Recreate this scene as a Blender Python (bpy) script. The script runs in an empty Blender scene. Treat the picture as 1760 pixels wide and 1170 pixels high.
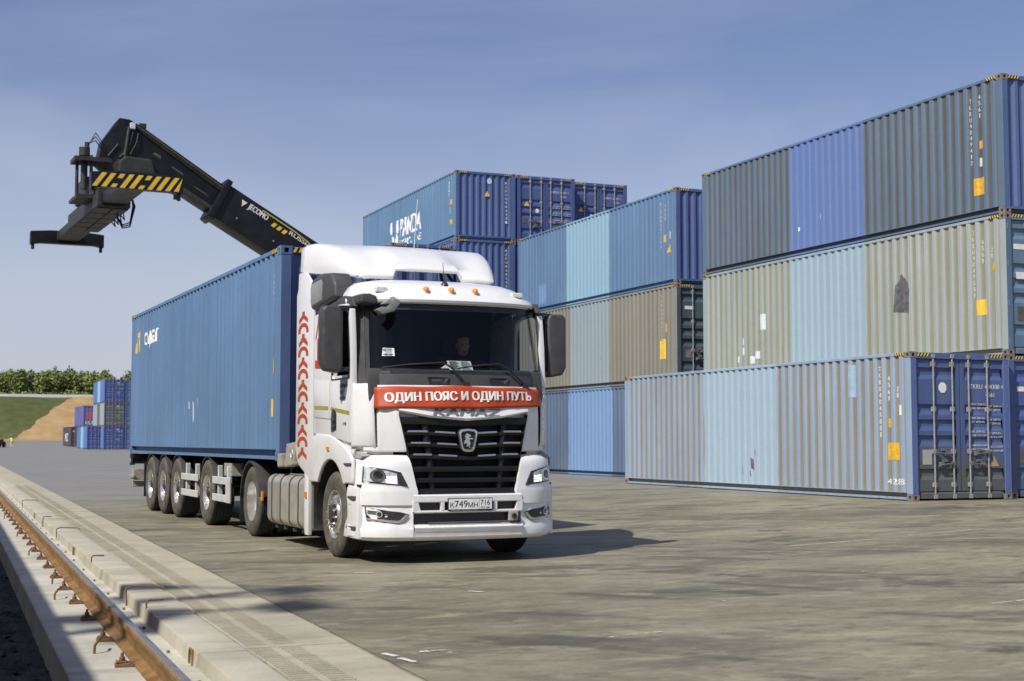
import bpy, bmesh, math, random
from mathutils import Vector, Matrix
R = math.radians
rnd = random.Random(7)
C = bpy.context.scene.collection
SC = bpy.context.scene

# ------------------------------------------------------------------ camera
cam_data = bpy.data.cameras.new('camera')
cam = bpy.data.objects.new('camera', cam_data)
C.objects.link(cam)
cam.location = (0, 0, 1.38)
cam.rotation_euler = (R(90 + 3.979), 0, R(-22.504))
cam_data.sensor_width = 36
cam_data.lens = 50
cam_data.clip_end = 6000
cam_data.dof.use_dof = True
cam_data.dof.focus_distance = 17.5
cam_data.dof.aperture_fstop = 3.2
SC.camera = cam

# ------------------------------------------------------------------ sky and sun
SUN_EL, SUN_AZ = 48.0, 28.0          # the sun stands to the left of the truck and a little in front of it
sd = Vector((-math.cos(R(SUN_EL)) * math.cos(R(SUN_AZ)), -math.cos(R(SUN_EL)) * math.sin(R(SUN_AZ)), math.sin(R(SUN_EL))))
world = bpy.data.worlds.new('World')
SC.world = world
world.use_nodes = True
wn, wl = world.node_tree.nodes, world.node_tree.links
wn.clear()
w_out = wn.new('ShaderNodeOutputWorld')
w_bg = wn.new('ShaderNodeBackground')
w_bg.inputs['Strength'].default_value = 0.088
w_sky = wn.new('ShaderNodeTexSky')
w_sky.sky_type = 'NISHITA'
w_sky.sun_disc = False
w_sky.sun_elevation = R(SUN_EL)
w_sky.sun_rotation = math.atan2(sd.x, sd.y)
w_sky.air_density = 1.0
w_sky.dust_density = 1.2
w_sky.ozone_density = 2.6
# thin high cirrus, everywhere in the sky
w_tc = wn.new('ShaderNodeTexCoord')
w_map = wn.new('ShaderNodeMapping')
w_map.inputs['Scale'].default_value = (1.3, 1.0, 4.0)
w_map.inputs['Rotation'].default_value = (0.12, 0.25, 0.5)
w_noise = wn.new('ShaderNodeTexNoise')
w_noise.inputs['Scale'].default_value = 1.7
w_noise.inputs['Detail'].default_value = 5
w_noise.inputs['Roughness'].default_value = 0.52
w_noise.inputs['Distortion'].default_value = 0.5
w_ramp = wn.new('ShaderNodeValToRGB')
w_ramp.color_ramp.elements[0].position = 0.44
w_ramp.color_ramp.elements[1].position = 0.82
w_ramp.color_ramp.elements[0].color = (0.05, 0.05, 0.05, 1)
w_ramp.color_ramp.elements[1].color = (0.50, 0.50, 0.50, 1)
w_mix = wn.new('ShaderNodeMix')
w_mix.data_type = 'RGBA'
w_mix.inputs['B'].default_value = (6.4, 6.9, 8.3, 1)
wl.new(w_tc.outputs['Generated'], w_map.inputs['Vector'])
wl.new(w_map.outputs['Vector'], w_noise.inputs['Vector'])
wl.new(w_noise.outputs['Fac'], w_ramp.inputs['Fac'])
wl.new(w_ramp.outputs['Color'], w_mix.inputs['Factor'])
# air is a little violet on this day, and paler towards the horizon all round
w_tint = wn.new('ShaderNodeMix'); w_tint.data_type = 'RGBA'; w_tint.blend_type = 'MULTIPLY'
w_tint.inputs['Factor'].default_value = 1.0
w_tint.inputs['B'].default_value = (1.08, 1.0, 1.17, 1)
w_sep = wn.new('ShaderNodeSeparateXYZ'); w_el = wn.new('ShaderNodeMapRange'); w_el.interpolation_type = 'SMOOTHERSTEP'
w_el.inputs['From Min'].default_value = 0.0; w_el.inputs['From Max'].default_value = 0.30
w_el.inputs['To Min'].default_value = 0.55; w_el.inputs['To Max'].default_value = 0.0
w_hz = wn.new('ShaderNodeMix'); w_hz.data_type = 'RGBA'
w_hz.inputs['B'].default_value = (7.4, 7.9, 9.0, 1)
wl.new(w_tc.outputs['Generated'], w_sep.inputs[0]); wl.new(w_sep.outputs['Z'], w_el.inputs['Value']); wl.new(w_el.outputs['Result'], w_hz.inputs['Factor'])
wl.new(w_sky.outputs['Color'], w_tint.inputs['A']); wl.new(w_tint.outputs['Result'], w_hz.inputs['A']); wl.new(w_hz.outputs['Result'], w_mix.inputs['A'])
wl.new(w_mix.outputs['Result'], w_bg.inputs['Color'])
wl.new(w_bg.outputs['Background'], w_out.inputs['Surface'])

sun_data = bpy.data.lights.new('sun', 'SUN')
sun = bpy.data.objects.new('sun', sun_data)
C.objects.link(sun)
sun_data.energy = 5.0
sun_data.angle = R(0.53)
sun_data.color = (1.0, 0.955, 0.88)
sun.rotation_euler = sd.to_track_quat('Z', 'Y').to_euler()
sun.location = (-40, -20, 60)

SC.view_settings.view_transform = 'Standard'
SC.view_settings.look = 'None'
SC.view_settings.exposure = 0.0
SC.view_settings.gamma = 1.0
SC.view_settings.use_curve_mapping = False
SC.cycles.max_bounces = 8
SC.cycles.transparent_max_bounces = 16
SC.cycles.use_denoising = True

# ------------------------------------------------------------------ mesh helper
class MB:
    """collects faces for one mesh"""
    def __init__(self):
        self.v, self.f, self.m, self.cur = [], [], [], 0
    def mat(self, i):
        self.cur = i
        return self
    def pts(self, ps):
        n = len(self.v)
        self.v.extend([tuple(p) for p in ps])
        return list(range(n, n + len(ps)))
    def face(self, idx):
        self.f.append(tuple(idx)); self.m.append(self.cur)
    def poly(self, ps):
        self.face(self.pts(ps)); return self
    def box(self, lo, hi, M=None):
        x0, y0, z0 = lo; x1, y1, z1 = hi
        p = [(x0,y0,z0),(x1,y0,z0),(x1,y1,z0),(x0,y1,z0),(x0,y0,z1),(x1,y0,z1),(x1,y1,z1),(x0,y1,z1)]
        if M is not None: p = [M @ Vector(q) for q in p]
        i = self.pts(p)
        for q in ((0,3,2,1),(4,5,6,7),(0,1,5,4),(1,2,6,5),(2,3,7,6),(3,0,4,7)):
            self.face([i[k] for k in q])
        return self
    def cbox(self, c, s, M=None):
        return self.box([c[k] - s[k] / 2 for k in range(3)], [c[k] + s[k] / 2 for k in range(3)], M)
    def prism(self, poly, axis, a, b):
        """polygon in the two other axes (in x,y,z order), extruded along axis from a to b"""
        def P(u, w, t):
            return (t, u, w) if axis == 'x' else (u, t, w) if axis == 'y' else (u, w, t)
        i0 = self.pts([P(u, w, a) for u, w in poly]); i1 = self.pts([P(u, w, b) for u, w in poly])
        n = len(poly)
        self.face(i0[::-1]); self.face(i1)
        for k in range(n):
            self.face((i0[k], i0[(k+1) % n], i1[(k+1) % n], i1[k]))
        return self
    def tube(self, path, r, n=8, cap=True, r2=None):
        path = [Vector(p) for p in path]
        rings = []
        up = None
        for k, p in enumerate(path):
            if k == 0: t = path[1] - p
            elif k == len(path) - 1: t = p - path[k-1]
            else: t = (path[k+1] - p).normalized() + (p - path[k-1]).normalized()
            t.normalize()
            if up is None:
                up = Vector((0,0,1)) if abs(t.z) < 0.9 else Vector((1,0,0))
            s = t.cross(up).normalized(); up = s.cross(t).normalized()
            rr = r if r2 is None else r + (r2 - r) * k / (len(path) - 1)
            rings.append(self.pts([p + (s * math.cos(2*math.pi*j/n) + up * math.sin(2*math.pi*j/n)) * rr for j in range(n)]))
        for a, b in zip(rings, rings[1:]):
            for j in range(n):
                self.face((a[j], a[(j+1) % n], b[(j+1) % n], b[j]))
        if cap:
            self.face(rings[0][::-1]); self.face(rings[-1])
        return self
    def lathe(self, prof, n, M=None, mats=None, a0=0.0, a1=2*math.pi):
        """profile (radius, offset) revolved about the local x axis"""
        full = abs(a1 - a0 - 2*math.pi) < 1e-6
        cols = []
        for j in range(n if full else n + 1):
            a = a0 + (a1 - a0) * j / n
            ps = [Vector((o, math.cos(a)*r, math.sin(a)*r)) for r, o in prof]
            if M is not None: ps = [M @ p for p in ps]
            cols.append(self.pts(ps))
        m = len(cols)
        for j in range(n):
            A, B = cols[j], cols[(j+1) % m]
            for k in range(len(prof)-1):
                if mats: self.cur = mats[k]
                self.face((A[k], A[k+1], B[k+1], B[k]))
        return self
    def grid(self, rows, closed=False):
        """rows of points joined by quads"""
        idx = [self.pts(r) for r in rows]
        n = len(rows[0])
        for a, b in zip(idx, idx[1:]):
            for j in range(n if closed else n - 1):
                self.face((a[j], a[(j+1) % n], b[(j+1) % n], b[j]))
        return self
    def mesh(self, name, smooth=None, bevel=0.0, seg=2, flip=False, fix=True):
        me = bpy.data.meshes.new(name)
        me.from_pydata(self.v, [], self.f)
        me.polygons.foreach_set('material_index', self.m)
        if fix or bevel:
            bm = bmesh.new(); bm.from_mesh(me)
            if fix:
                bmesh.ops.remove_doubles(bm, verts=bm.verts, dist=1e-5)
                bmesh.ops.recalc_face_normals(bm, faces=bm.faces)
            if bevel:
                es = [e for e in bm.edges if len(e.link_faces) == 2 and e.calc_face_angle(0) > R(28)]
                bmesh.ops.bevel(bm, geom=es, offset=bevel, segments=seg, profile=0.6, affect='EDGES', clamp_overlap=True)
            if flip: bmesh.ops.reverse_faces(bm, faces=bm.faces)
            bm.to_mesh(me); bm.free()
        if smooth is not None:
            me.shade_smooth()
            me.set_sharp_from_angle(angle=R(smooth))
        me.update()
        return me

def set_mats(o, mats):
    """materials sit on the object, so alike pieces can share one mesh"""
    me = o.data
    mats = mats if isinstance(mats, (list, tuple)) else [mats]
    while len(me.materials) < len(mats): me.materials.append(None)
    for i, m in enumerate(mats):
        o.material_slots[i].link = 'OBJECT'
        o.material_slots[i].material = m

def add(name, me, mats, parent=None, M=None, label=None, smooth=None, bevel=0.0, seg=2):
    if isinstance(me, MB): me = me.mesh(name, smooth=smooth, bevel=bevel, seg=seg)
    o = bpy.data.objects.new(name, me)
    C.objects.link(o)
    if parent is not None: o.parent = parent
    if M is not None: o.matrix_local = M
    set_mats(o, mats)
    if label: o['label'] = label
    return o

def thing(name, label, cat, loc=(0,0,0), rz=0.0, group=None):
    o = bpy.data.objects.new(name, None)
    o.empty_display_size = 0.3
    C.objects.link(o)
    o.location = loc; o.rotation_euler = (0, 0, rz)
    o['label'] = label; o['category'] = cat
    if group: o['group'] = group
    return o

def tag(o, label, cat, group=None):
    o['label'] = label; o['category'] = cat
    if group: o['group'] = group
    return o

def copy_tree(o, parent=None):
    c = o.copy(); C.objects.link(c)
    if parent is not None: c.parent = parent
    for ch in list(o.children): copy_tree(ch, c)
    return c

_txt = {}
def text_mesh(s, size, bold=0.0, shear=0.0, width=1.0, spacing=1.0):
    """flat lettering, lower left of its box at the origin, in the local xy plane"""
    key = (s, size, bold, shear, width, spacing)
    if key in _txt: return _txt[key]
    cu = bpy.data.curves.new('lettering', 'FONT')
    cu.body = s; cu.size = size; cu.offset = bold * size; cu.shear = shear
    cu.space_character = spacing
    cu.fill_mode = 'BOTH'; cu.resolution_u = 3
    ob = bpy.data.objects.new('lettering', cu)
    C.objects.link(ob)
    dg = bpy.context.evaluated_depsgraph_get()
    me = bpy.data.meshes.new_from_object(ob.evaluated_get(dg))
    bpy.data.objects.remove(ob)
    vs = [v.co.copy() for v in me.vertices]
    if vs:
        x0 = min(v.x for v in vs); y0 = min(v.y for v in vs)
    else: x0 = y0 = 0
    V = [((v.x - x0) * width, v.y - y0, 0) for v in vs]
    F = [tuple(p.vertices) for p in me.polygons]
    w = max((v[0] for v in V), default=0); h = max((v[1] for v in V), default=0)
    bpy.data.meshes.remove(me)
    _txt[key] = (V, F, w, h)
    return _txt[key]

def put_text(mb, s, size, M, bold=0.0, shear=0.0, width=1.0, center=False, spacing=1.0, target_w=None, target_h=None, fn=None, heavy=0.0):
    """adds lettering to a mesh; M takes its xy plane to where it stands"""
    if bold: heavy, bold = max(heavy, bold * size * 0.6), 0.0
    V, F, w, h = text_mesh(s, size, bold, shear, width, spacing)
    sx = target_w / w if target_w else 1.0
    sy = target_h / h if target_h else 1.0
    if center: V = [((x - w/2) * sx, (y - h/2) * sy, 0) for x, y, z in V]
    else: V = [(x * sx, y * sy, 0) for x, y, z in V]
    for q, d in enumerate((0.0, -heavy, heavy) if heavy else (0.0,)):      # heavier strokes: the same glyphs again, a hair beside and behind
        P = [M @ Vector((v[0] + d, v[1], v[2] - 0.0004 * q)) for v in V]
        if fn: P = [fn(p) for p in P]
        i = mb.pts(P)
        for f in F: mb.face([i[k] for k in f])

def axes(o, ex, ey, ez=None):
    ex, ey = Vector(ex), Vector(ey)
    ez = Vector(ez) if ez is not None else ex.cross(ey)
    return Matrix(((ex.x, ey.x, ez.x, o[0]), (ex.y, ey.y, ez.y, o[1]), (ex.z, ey.z, ez.z, o[2]), (0,0,0,1)))

def ease(t):
    t = min(1.0, max(0.0, t)); return t * t * (3 - 2 * t)

# ------------------------------------------------------------------ materials
class NT:
    """short hand for a node material"""
    def __init__(self, name, rough=0.5, metal=0.0, spec=0.5, color=(0.5,0.5,0.5), coat=0.0):
        m = bpy.data.materials.new(name); m.use_nodes = True
        self.m = m; self.n = m.node_tree.nodes; self.l = m.node_tree.links
        self.b = self.n['Principled BSDF']
        self.b.inputs['Roughness'].default_value = rough
        self.b.inputs['Metallic'].default_value = metal
        self.b.inputs['Specular IOR Level'].default_value = spec
        self.b.inputs['Base Color'].default_value = (*color, 1)
        self.b.inputs['Coat Weight'].default_value = coat
        self._tc = None
    def N(self, t, **kw):
        x = self.n.new(t)
        for k, v in kw.items(): setattr(x, k, v)
        return x
    def put(self, sock, v):
        if hasattr(v, 'is_output') or isinstance(v, bpy.types.NodeSocket): self.l.new(v, sock)
        elif isinstance(v, (tuple, list)) and len(v) == 3 and sock.type == 'RGBA': sock.default_value = (*v, 1)
        else: sock.default_value = v
    def coord(self, kind='Object'):
        if self._tc is None: self._tc = self.N('ShaderNodeTexCoord')
        return self._tc.outputs[kind]
    def scaled(self, s, kind='Object', rot=(0,0,0), loc=(0,0,0)):
        mp = self.N('ShaderNodeMapping'); self.l.new(self.coord(kind), mp.inputs['Vector'])
        mp.inputs['Scale'].default_value = s; mp.inputs['Rotation'].default_value = rot; mp.inputs['Location'].default_value = loc
        return mp.outputs['Vector']
    def noise(self, s=(1,1,1), scale=1.0, detail=4, rough=0.55, dist=0.0, kind='Object', rot=(0,0,0), loc=(0,0,0)):
        x = self.N('ShaderNodeTexNoise')
        self.l.new(self.scaled(s, kind, rot, loc), x.inputs['Vector'])
        x.inputs['Scale'].default_value = scale; x.inputs['Detail'].default_value = detail
        x.inputs['Roughness'].default_value = rough; x.inputs['Distortion'].default_value = dist
        return x.outputs['Fac']
    def ramp(self, f, a, b, ca=0.0, cb=1.0):
        x = self.N('ShaderNodeMapRange'); x.clamp = True
        self.put(x.inputs['Value'], f)
        x.inputs['From Min'].default_value = a; x.inputs['From Max'].default_value = b
        x.inputs['To Min'].default_value = ca; x.inputs['To Max'].default_value = cb
        return x.outputs['Result']
    def math(self, op, a, b=0.0, clamp=False):
        x = self.N('ShaderNodeMath', operation=op); x.use_clamp = clamp
        self.put(x.inputs[0], a); self.put(x.inputs[1], b)
        return x.outputs[0]
    def mix(self, f, a, b, blend='MIX'):
        x = self.N('ShaderNodeMix', data_type='RGBA', blend_type=blend)
        self.put(x.inputs['Factor'], f); self.put(x.inputs['A'], a); self.put(x.inputs['B'], b)
        return x.outputs['Result']
    def xyz(self, kind='Object'):
        x = self.N('ShaderNodeSeparateXYZ'); self.l.new(self.coord(kind), x.inputs[0]); return x.outputs
    def base(self, v): self.put(self.b.inputs['Base Color'], v); return self
    def rough(self, v): self.put(self.b.inputs['Roughness'], v); return self
    def bump(self, h, strength=0.3, dist=0.02):
        x = self.N('ShaderNodeBump'); x.inputs['Strength'].default_value = strength; x.inputs['Distance'].default_value = dist
        self.l.new(h, x.inputs['Height']); self.l.new(x.outputs[0], self.b.inputs['Normal']); return self

def plain(name, color, rough=0.5, metal=0.0, spec=0.5, var=0.12, scale=6.0, coat=0.0, bump=0.0):
    """a paint or plastic with a little unevenness in tone and gloss"""
    t = NT(name, rough, metal, spec, color, coat)
    n = t.noise(scale=scale, detail=5)
    dark = tuple(c * (1 - var) for c in color); light = tuple(min(1, c * (1 + var)) for c in color)
    t.base(t.mix(t.ramp(n, 0.3, 0.7), dark, light))
    t.rough(t.ramp(n, 0.25, 0.75, max(0.02, rough - 0.07), min(1, rough + 0.08)))
    if bump: t.bump(t.noise(scale=scale * 12, detail=3), bump, 0.01)
    return t.m
# ------------------------------------------------------------------ ground, yard, kerb, rail bed
RAIL_X0, RAIL_K = 1.29, 0.0172                    # the crane rail runs along x = 1.29 + 0.0172 y
RAIL_A = math.atan(RAIL_K)
def rail_pt(xr, y, z): return (RAIL_X0 + RAIL_K * y + xr, y, z)
def gz(x, y):
    return 0.2 * ease((x - 7.6) / 10.4) + 1.05 * ease((y - 178) / 125)

def yard_material():
    """old concrete: pale worn faces, dark oily and rubbered patches, short scuffs, fine grit"""
    t = NT('yard_concrete', 0.62, spec=0.35)
    ang = R(-22)
    n1 = t.noise((1,1.4,1), 0.28, 8, 0.68, 0.5, rot=(0,0,ang))
    n2 = t.noise((0.8,1.5,1), 0.42, 8, 0.70, 0.6, rot=(0,0,ang), loc=(5.2,1.7,0))
    n3 = t.noise((0.6,1.5,1), 2.1, 7, 0.72, 0.5, rot=(0,0,ang))
    n4 = t.noise((0.7,1.2,1), 9.0, 6, 0.74, 0.3, rot=(0,0,ang), loc=(1,3,0))
    n5 = t.noise((1,1,1), 46.0, 4, 0.7)
    c = t.mix(t.ramp(n1, 0.36, 0.64), (0.172, 0.157, 0.108), (0.278, 0.254, 0.174))
    c = t.mix(t.ramp(n2, 0.505, 0.58, 0.0, 0.66), c, (0.112, 0.101, 0.068))
    c = t.mix(t.ramp(n3, 0.53, 0.62, 0.0, 0.5), c, (0.118, 0.107, 0.075))
    c = t.mix(t.ramp(n3, 0.38, 0.45, 0.55, 0.0), c, (0.345, 0.312, 0.205))
    c = t.mix(t.ramp(n4, 0.54, 0.63, 0.0, 0.45), c, (0.085, 0.077, 0.053))
    c = t.mix(t.ramp(n4, 0.35, 0.44, 0.35, 0.0), c, (0.38, 0.345, 0.235))
    oil = t.noise((1,1.5,1), 0.5, 8, 0.68, 0.4, loc=(3.7,8.1,0))
    c = t.mix(t.ramp(oil, 0.575, 0.625, 0.0, 0.6), c, (0.055, 0.052, 0.044))
    c = t.mix(t.ramp(t.noise(scale=0.9, detail=6, loc=(9,2,0)), 0.62, 0.72, 0, 0.5), c, (0.20, 0.165, 0.09))
    c = t.mix(t.ramp(n5, 0.55, 0.8, 0.0, 0.35), c, (0.07, 0.065, 0.05))
    # tyre marks swinging across the yard
    mp = t.scaled((0.05, 0.05, 1), loc=(0.35, 0.1, 0)); w = t.N('ShaderNodeTexWave', wave_type='RINGS', rings_direction='Z')
    t.l.new(mp, w.inputs['Vector']); w.inputs['Scale'].default_value = 4.6; w.inputs['Distortion'].default_value = 5.0; w.inputs['Detail'].default_value = 1.0; w.inputs['Detail Scale'].default_value = 0.7
    mk = t.math('MULTIPLY', t.ramp(w.outputs['Fac'], 0.93, 0.985), t.ramp(n2, 0.42, 0.56))
    c = t.mix(t.math('MULTIPLY', mk, 0.5), c, (0.07, 0.065, 0.053))
    # far half coloured greyer, standing in for sky reflected at a grazing angle
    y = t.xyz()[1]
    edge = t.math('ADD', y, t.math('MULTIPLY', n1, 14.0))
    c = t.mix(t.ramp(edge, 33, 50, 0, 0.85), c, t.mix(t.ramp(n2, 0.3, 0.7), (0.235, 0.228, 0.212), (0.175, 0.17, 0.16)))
    t.base(c)
    t.rough(t.ramp(n2, 0.3, 0.7, 0.7, 0.48))
    t.bump(t.math('ADD', n5, n4), 0.4, 0.01)
    return t.m

def gravelly(name, a, b, scale, bump=0.5):
    t = NT(name, 0.92, spec=0.2)
    n1 = t.noise(scale=scale, detail=6, rough=0.65); n2 = t.noise(scale=scale * 0.12, detail=4)
    c = t.mix(t.ramp(n1, 0.3, 0.7), a, b)
    c = t.mix(t.ramp(n2, 0.35, 0.7, 0.0, 0.45), c, tuple(x * 0.6 for x in a))
    t.base(c).bump(n1, bump, 0.05)
    return t.m

def pale_concrete(name, a, b):
    t = NT(name, 0.8, spec=0.25)
    n1 = t.noise((1,1,1), 1.4, 6, 0.62, 0.3); n2 = t.noise(scale=26, detail=5, rough=0.7)
    st = t.noise((0.5,2.4,0.5), 0.9, 5, 0.6, 0.4)
    c = t.mix(t.ramp(n1, 0.32, 0.68), a, b)
    c = t.mix(t.ramp(st, 0.52, 0.72, 0, 0.55), c, tuple(x * 0.55 for x in a))
    c = t.mix(t.ramp(n2, 0.5, 0.8, 0, 0.4), c, tuple(x * 0.5 for x in a))
    t.base(c).bump(n2, 0.35, 0.008)
    return t.m

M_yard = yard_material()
M_apron = pale_concrete('apron_concrete', (0.33, 0.305, 0.225), (0.43, 0.40, 0.30))
M_kerb = pale_concrete('kerb_concrete', (0.37, 0.345, 0.27), (0.49, 0.46, 0.365))
M_bed = pale_concrete('bed_concrete', (0.40, 0.385, 0.32), (0.54, 0.52, 0.44))
M_ballast = gravelly('ballast_stone', (0.045, 0.045, 0.045), (0.11, 0.105, 0.10), 9.0, 0.9)
M_earth = gravelly('bare_earth', (0.31, 0.205, 0.095), (0.43, 0.30, 0.15), 0.35, 0.9)
M_grass = gravelly('meadow_grass', (0.060, 0.074, 0.026), (0.115, 0.125, 0.045), 0.45, 0.8)
M_gravel = gravelly('pale_gravel', (0.33, 0.325, 0.30), (0.43, 0.42, 0.39), 1.5, 0.4)
M_field = gravelly('field_grass', (0.06, 0.08, 0.028), (0.10, 0.12, 0.04), 0.2, 0.5)

# open country out to the horizon
mb = MB()
mb.grid([[(x, y, -1.3) for x in (-5000, -600, -60, 200, 700, 5000)] for y in (-5000, -600, -60, 250, 900, 5000)])
o = add('ground', mb, M_field); o['kind'] = 'structure'

# the concrete yard
mb = MB()
ys = [-40 + 4 * i for i in range(11)] + [4 + 4 * i for i in range(1, 41)] + [164 + 8 * i for i in range(1, 20)]
fr = [0, 0.25, 0.5, 0.75, 1]
rows = []
for y in ys:
    e = RAIL_X0 + RAIL_K * y + 1.30
    xs = [e, 4.2, 6, 7.6] + [7.6 + 10.4 * k / 8 for k in range(1, 9)] + [22, 30, 45, 70, 110, 170, 260]
    xs = sorted(set(max(e, x) for x in xs)) if e < 4.2 else [e + (260 - e) * (k / 18.0) ** 1.5 for k in range(19)]
    if len(xs) != 19: xs = [e] + [x for x in xs if x > e]
    rows.append([(x, y, gz(x, y)) for x in xs])
n = min(len(r) for r in rows); rows = [r[:n-1] + [r[-1]] for r in rows]
mb.grid(rows)
e0 = rows[0]
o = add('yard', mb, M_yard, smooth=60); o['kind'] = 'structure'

# concrete apron of cast slabs between yard and kerb, two rows of ribs along it
apron = thing('apron', 'pale concrete strip of cast slabs with two rows of ribs between kerb and yard', 'apron')
del apron['category'], apron['label']; apron['kind'] = 'structure'
seams = [-8, -3.5, 1.0, 5.2, 9.55, 13.9, 18.3, 22.6, 27.0, 31.4, 36, 42, 50, 60, 75, 95, 120, 150, 180]
for a, b in zip(seams, seams[1:]):
    mb = MB()
    j = rnd.uniform(-0.006, 0.004)
    ys2 = [a + 0.012, b - 0.012]
    lo = [rail_pt(0.575, ys2[0], 0), rail_pt(1.292, ys2[0], 0), rail_pt(1.292, ys2[1], 0), rail_pt(0.575, ys2[1], 0)]
    top = mb.pts([(p[0], p[1], j) for p in lo]); bot = mb.pts([(p[0], p[1], -0.16) for p in lo])
    mb.face(top); mb.face(bot[::-1])
    for k in range(4): mb.face((bot[k], bot[(k+1)%4], top[(k+1)%4], top[k]))
    add('concrete_slab', mb.mesh('concrete_slab', bevel=0.012, seg=1), M_apron, apron)
mb = MB()
mb.grid([[rail_pt(0.56, y, -0.006), rail_pt(1.31, y, -0.006)] for y in (-8, 60, 180)])
add('joint_filler', mb, plain('joint_mortar', (0.26, 0.235, 0.165), 0.95, var=0.3), apron)
for c0 in (0.66, 0.86):
    mb = MB()
    y = 4.0
    while y < 46:
        if abs(min(seams, key=lambda s: abs(s - y)) - y) > 0.06:
            w = 0.07 + rnd.uniform(-0.006, 0.004)
            p = [rail_pt(c0 - w, y, 0), rail_pt(c0 + w, y, 0), rail_pt(c0 + w, y + 0.03, 0), rail_pt(c0 - w, y + 0.03, 0)]
            t_ = mb.pts([(q[0], q[1], 0.0045) for q in p]); b_ = mb.pts([(q[0], q[1], -0.02) for q in p])
            mb.face(t_)
            for k in range(4): mb.face((b_[k], b_[(k+1)%4], t_[(k+1)%4], t_[k]))
        y += 0.075
    o = add('rib_row', mb.mesh('rib_row', fix=False), M_apron, apron); o['kind'] = 'stuff'

# kerb: single concrete blocks with lifting loops, between apron and rail bed
kerb = thing('kerb', '', ''); del kerb['category'], kerb['label']; kerb['kind'] = 'structure'
y = -8.0
kb = [(-8.0, -3), (-3, 1.0), (1.0, 3.1)]
y = 3.12
while y < 44: kb.append((y, y + 2.09)); y += 2.105
kb += [(44.4, 52), (52.02, 64), (64.02, 90), (90.05, 130), (130.05, 180)]
for a, b in kb:
    mb = MB()
    dx = rnd.uniform(-0.012, 0.012); dz = rnd.uniform(-0.006, 0.01)
    lo = [rail_pt(0.245 + dx, a + 0.008, 0), rail_pt(0.565, a + 0.008, 0), rail_pt(0.565, b - 0.008, 0), rail_pt(0.245 + dx, b - 0.008, 0)]
    top = mb.pts([(p[0], p[1], 0.004 + dz) for p in lo]); bot = mb.pts([(p[0] - (0.02 if k in (0, 3) else 0), p[1], -0.22) for k, p in enumerate(lo)])
    mb.face(top); mb.face(bot[::-1])
    for k in range(4): mb.face((bot[k], bot[(k+1)%4], top[(k+1)%4], top[k]))
    add('kerb_block', mb.mesh('kerb_block', bevel=0.018, seg=2, smooth=40), M_kerb, kerb)

M_rust = NT('rusty_steel', 0.75, spec=0.3)
_n = M_rust.noise((1,1,1), 5.0, 6, 0.65); _n2 = M_rust.noise(scale=40, detail=4)
_c = M_rust.mix(M_rust.ramp(_n, 0.35, 0.68), (0.14, 0.075, 0.026), (0.29, 0.17, 0.065))
M_rust.base(M_rust.mix(M_rust.ramp(_n2, 0.5, 0.75, 0, 0.5), _c, (0.10, 0.045, 0.015))).bump(_n2, 0.3, 0.004)
M_rust = M_rust.m
M_darkrust = plain('dark_rust', (0.165, 0.092, 0.042), 0.8, var=0.35, scale=14)
M_railtop = plain('worn_rail_top', (0.30, 0.275, 0.26), 0.42, metal=0.55, var=0.2, scale=9)
# bent reinforcing bars left standing in the kerb and the rail bed
def bent_bar(name, path, parent, r=0.009):
    add(name, MB().tube(path, r, 6).mesh(name, smooth=50), M_darkrust, parent)
for yy, k in ((9.55, 0), (12.0, 1), (13.2, 2), (16.8, 1), (19.2, 0), (22.4, 2), (25.6, 1), (28.4, 0), (33.0, 2)):
    x = 0.225 + rnd.uniform(-0.02, 0.015)
    if k == 0:
        P = [rail_pt(x, yy, -0.18), rail_pt(x, yy, -0.03), rail_pt(x, yy + 0.03, 0.0), rail_pt(x, yy + 0.09, 0.0), rail_pt(x, yy + 0.12, -0.03), rail_pt(x, yy + 0.12, -0.18)]
    elif k == 1:
        P = [rail_pt(x, yy, -0.18), rail_pt(x, yy, 0.055), rail_pt(x + 0.02, yy, 0.075), rail_pt(x + 0.14, yy + 0.03, 0.07)]
    else:
        P = [rail_pt(x, yy, -0.18), rail_pt(x - 0.01, yy, 0.05), rail_pt(x + 0.05, yy + 0.02, 0.07), rail_pt(x + 0.3, yy - 0.02, 0.06), rail_pt(x + 0.33, yy - 0.03, 0.03)]
    bent_bar('bent_bar', P, kerb)

# rail bed of concrete, lower than the yard
mb = MB()
sec = [(-0.54, -0.9), (-0.52, -0.19), (-0.505, -0.18), (0.10, -0.18), (0.115, -0.105), (0.27, -0.10), (0.27, -0.5)]
mb.grid([[rail_pt(x, y, z) for x, z in sec] for y in (-10, 2, 10, 20, 40, 80, 180)])
bed = add('rail_bed', mb, M_bed, smooth=30); bed['kind'] = 'structure'
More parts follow.
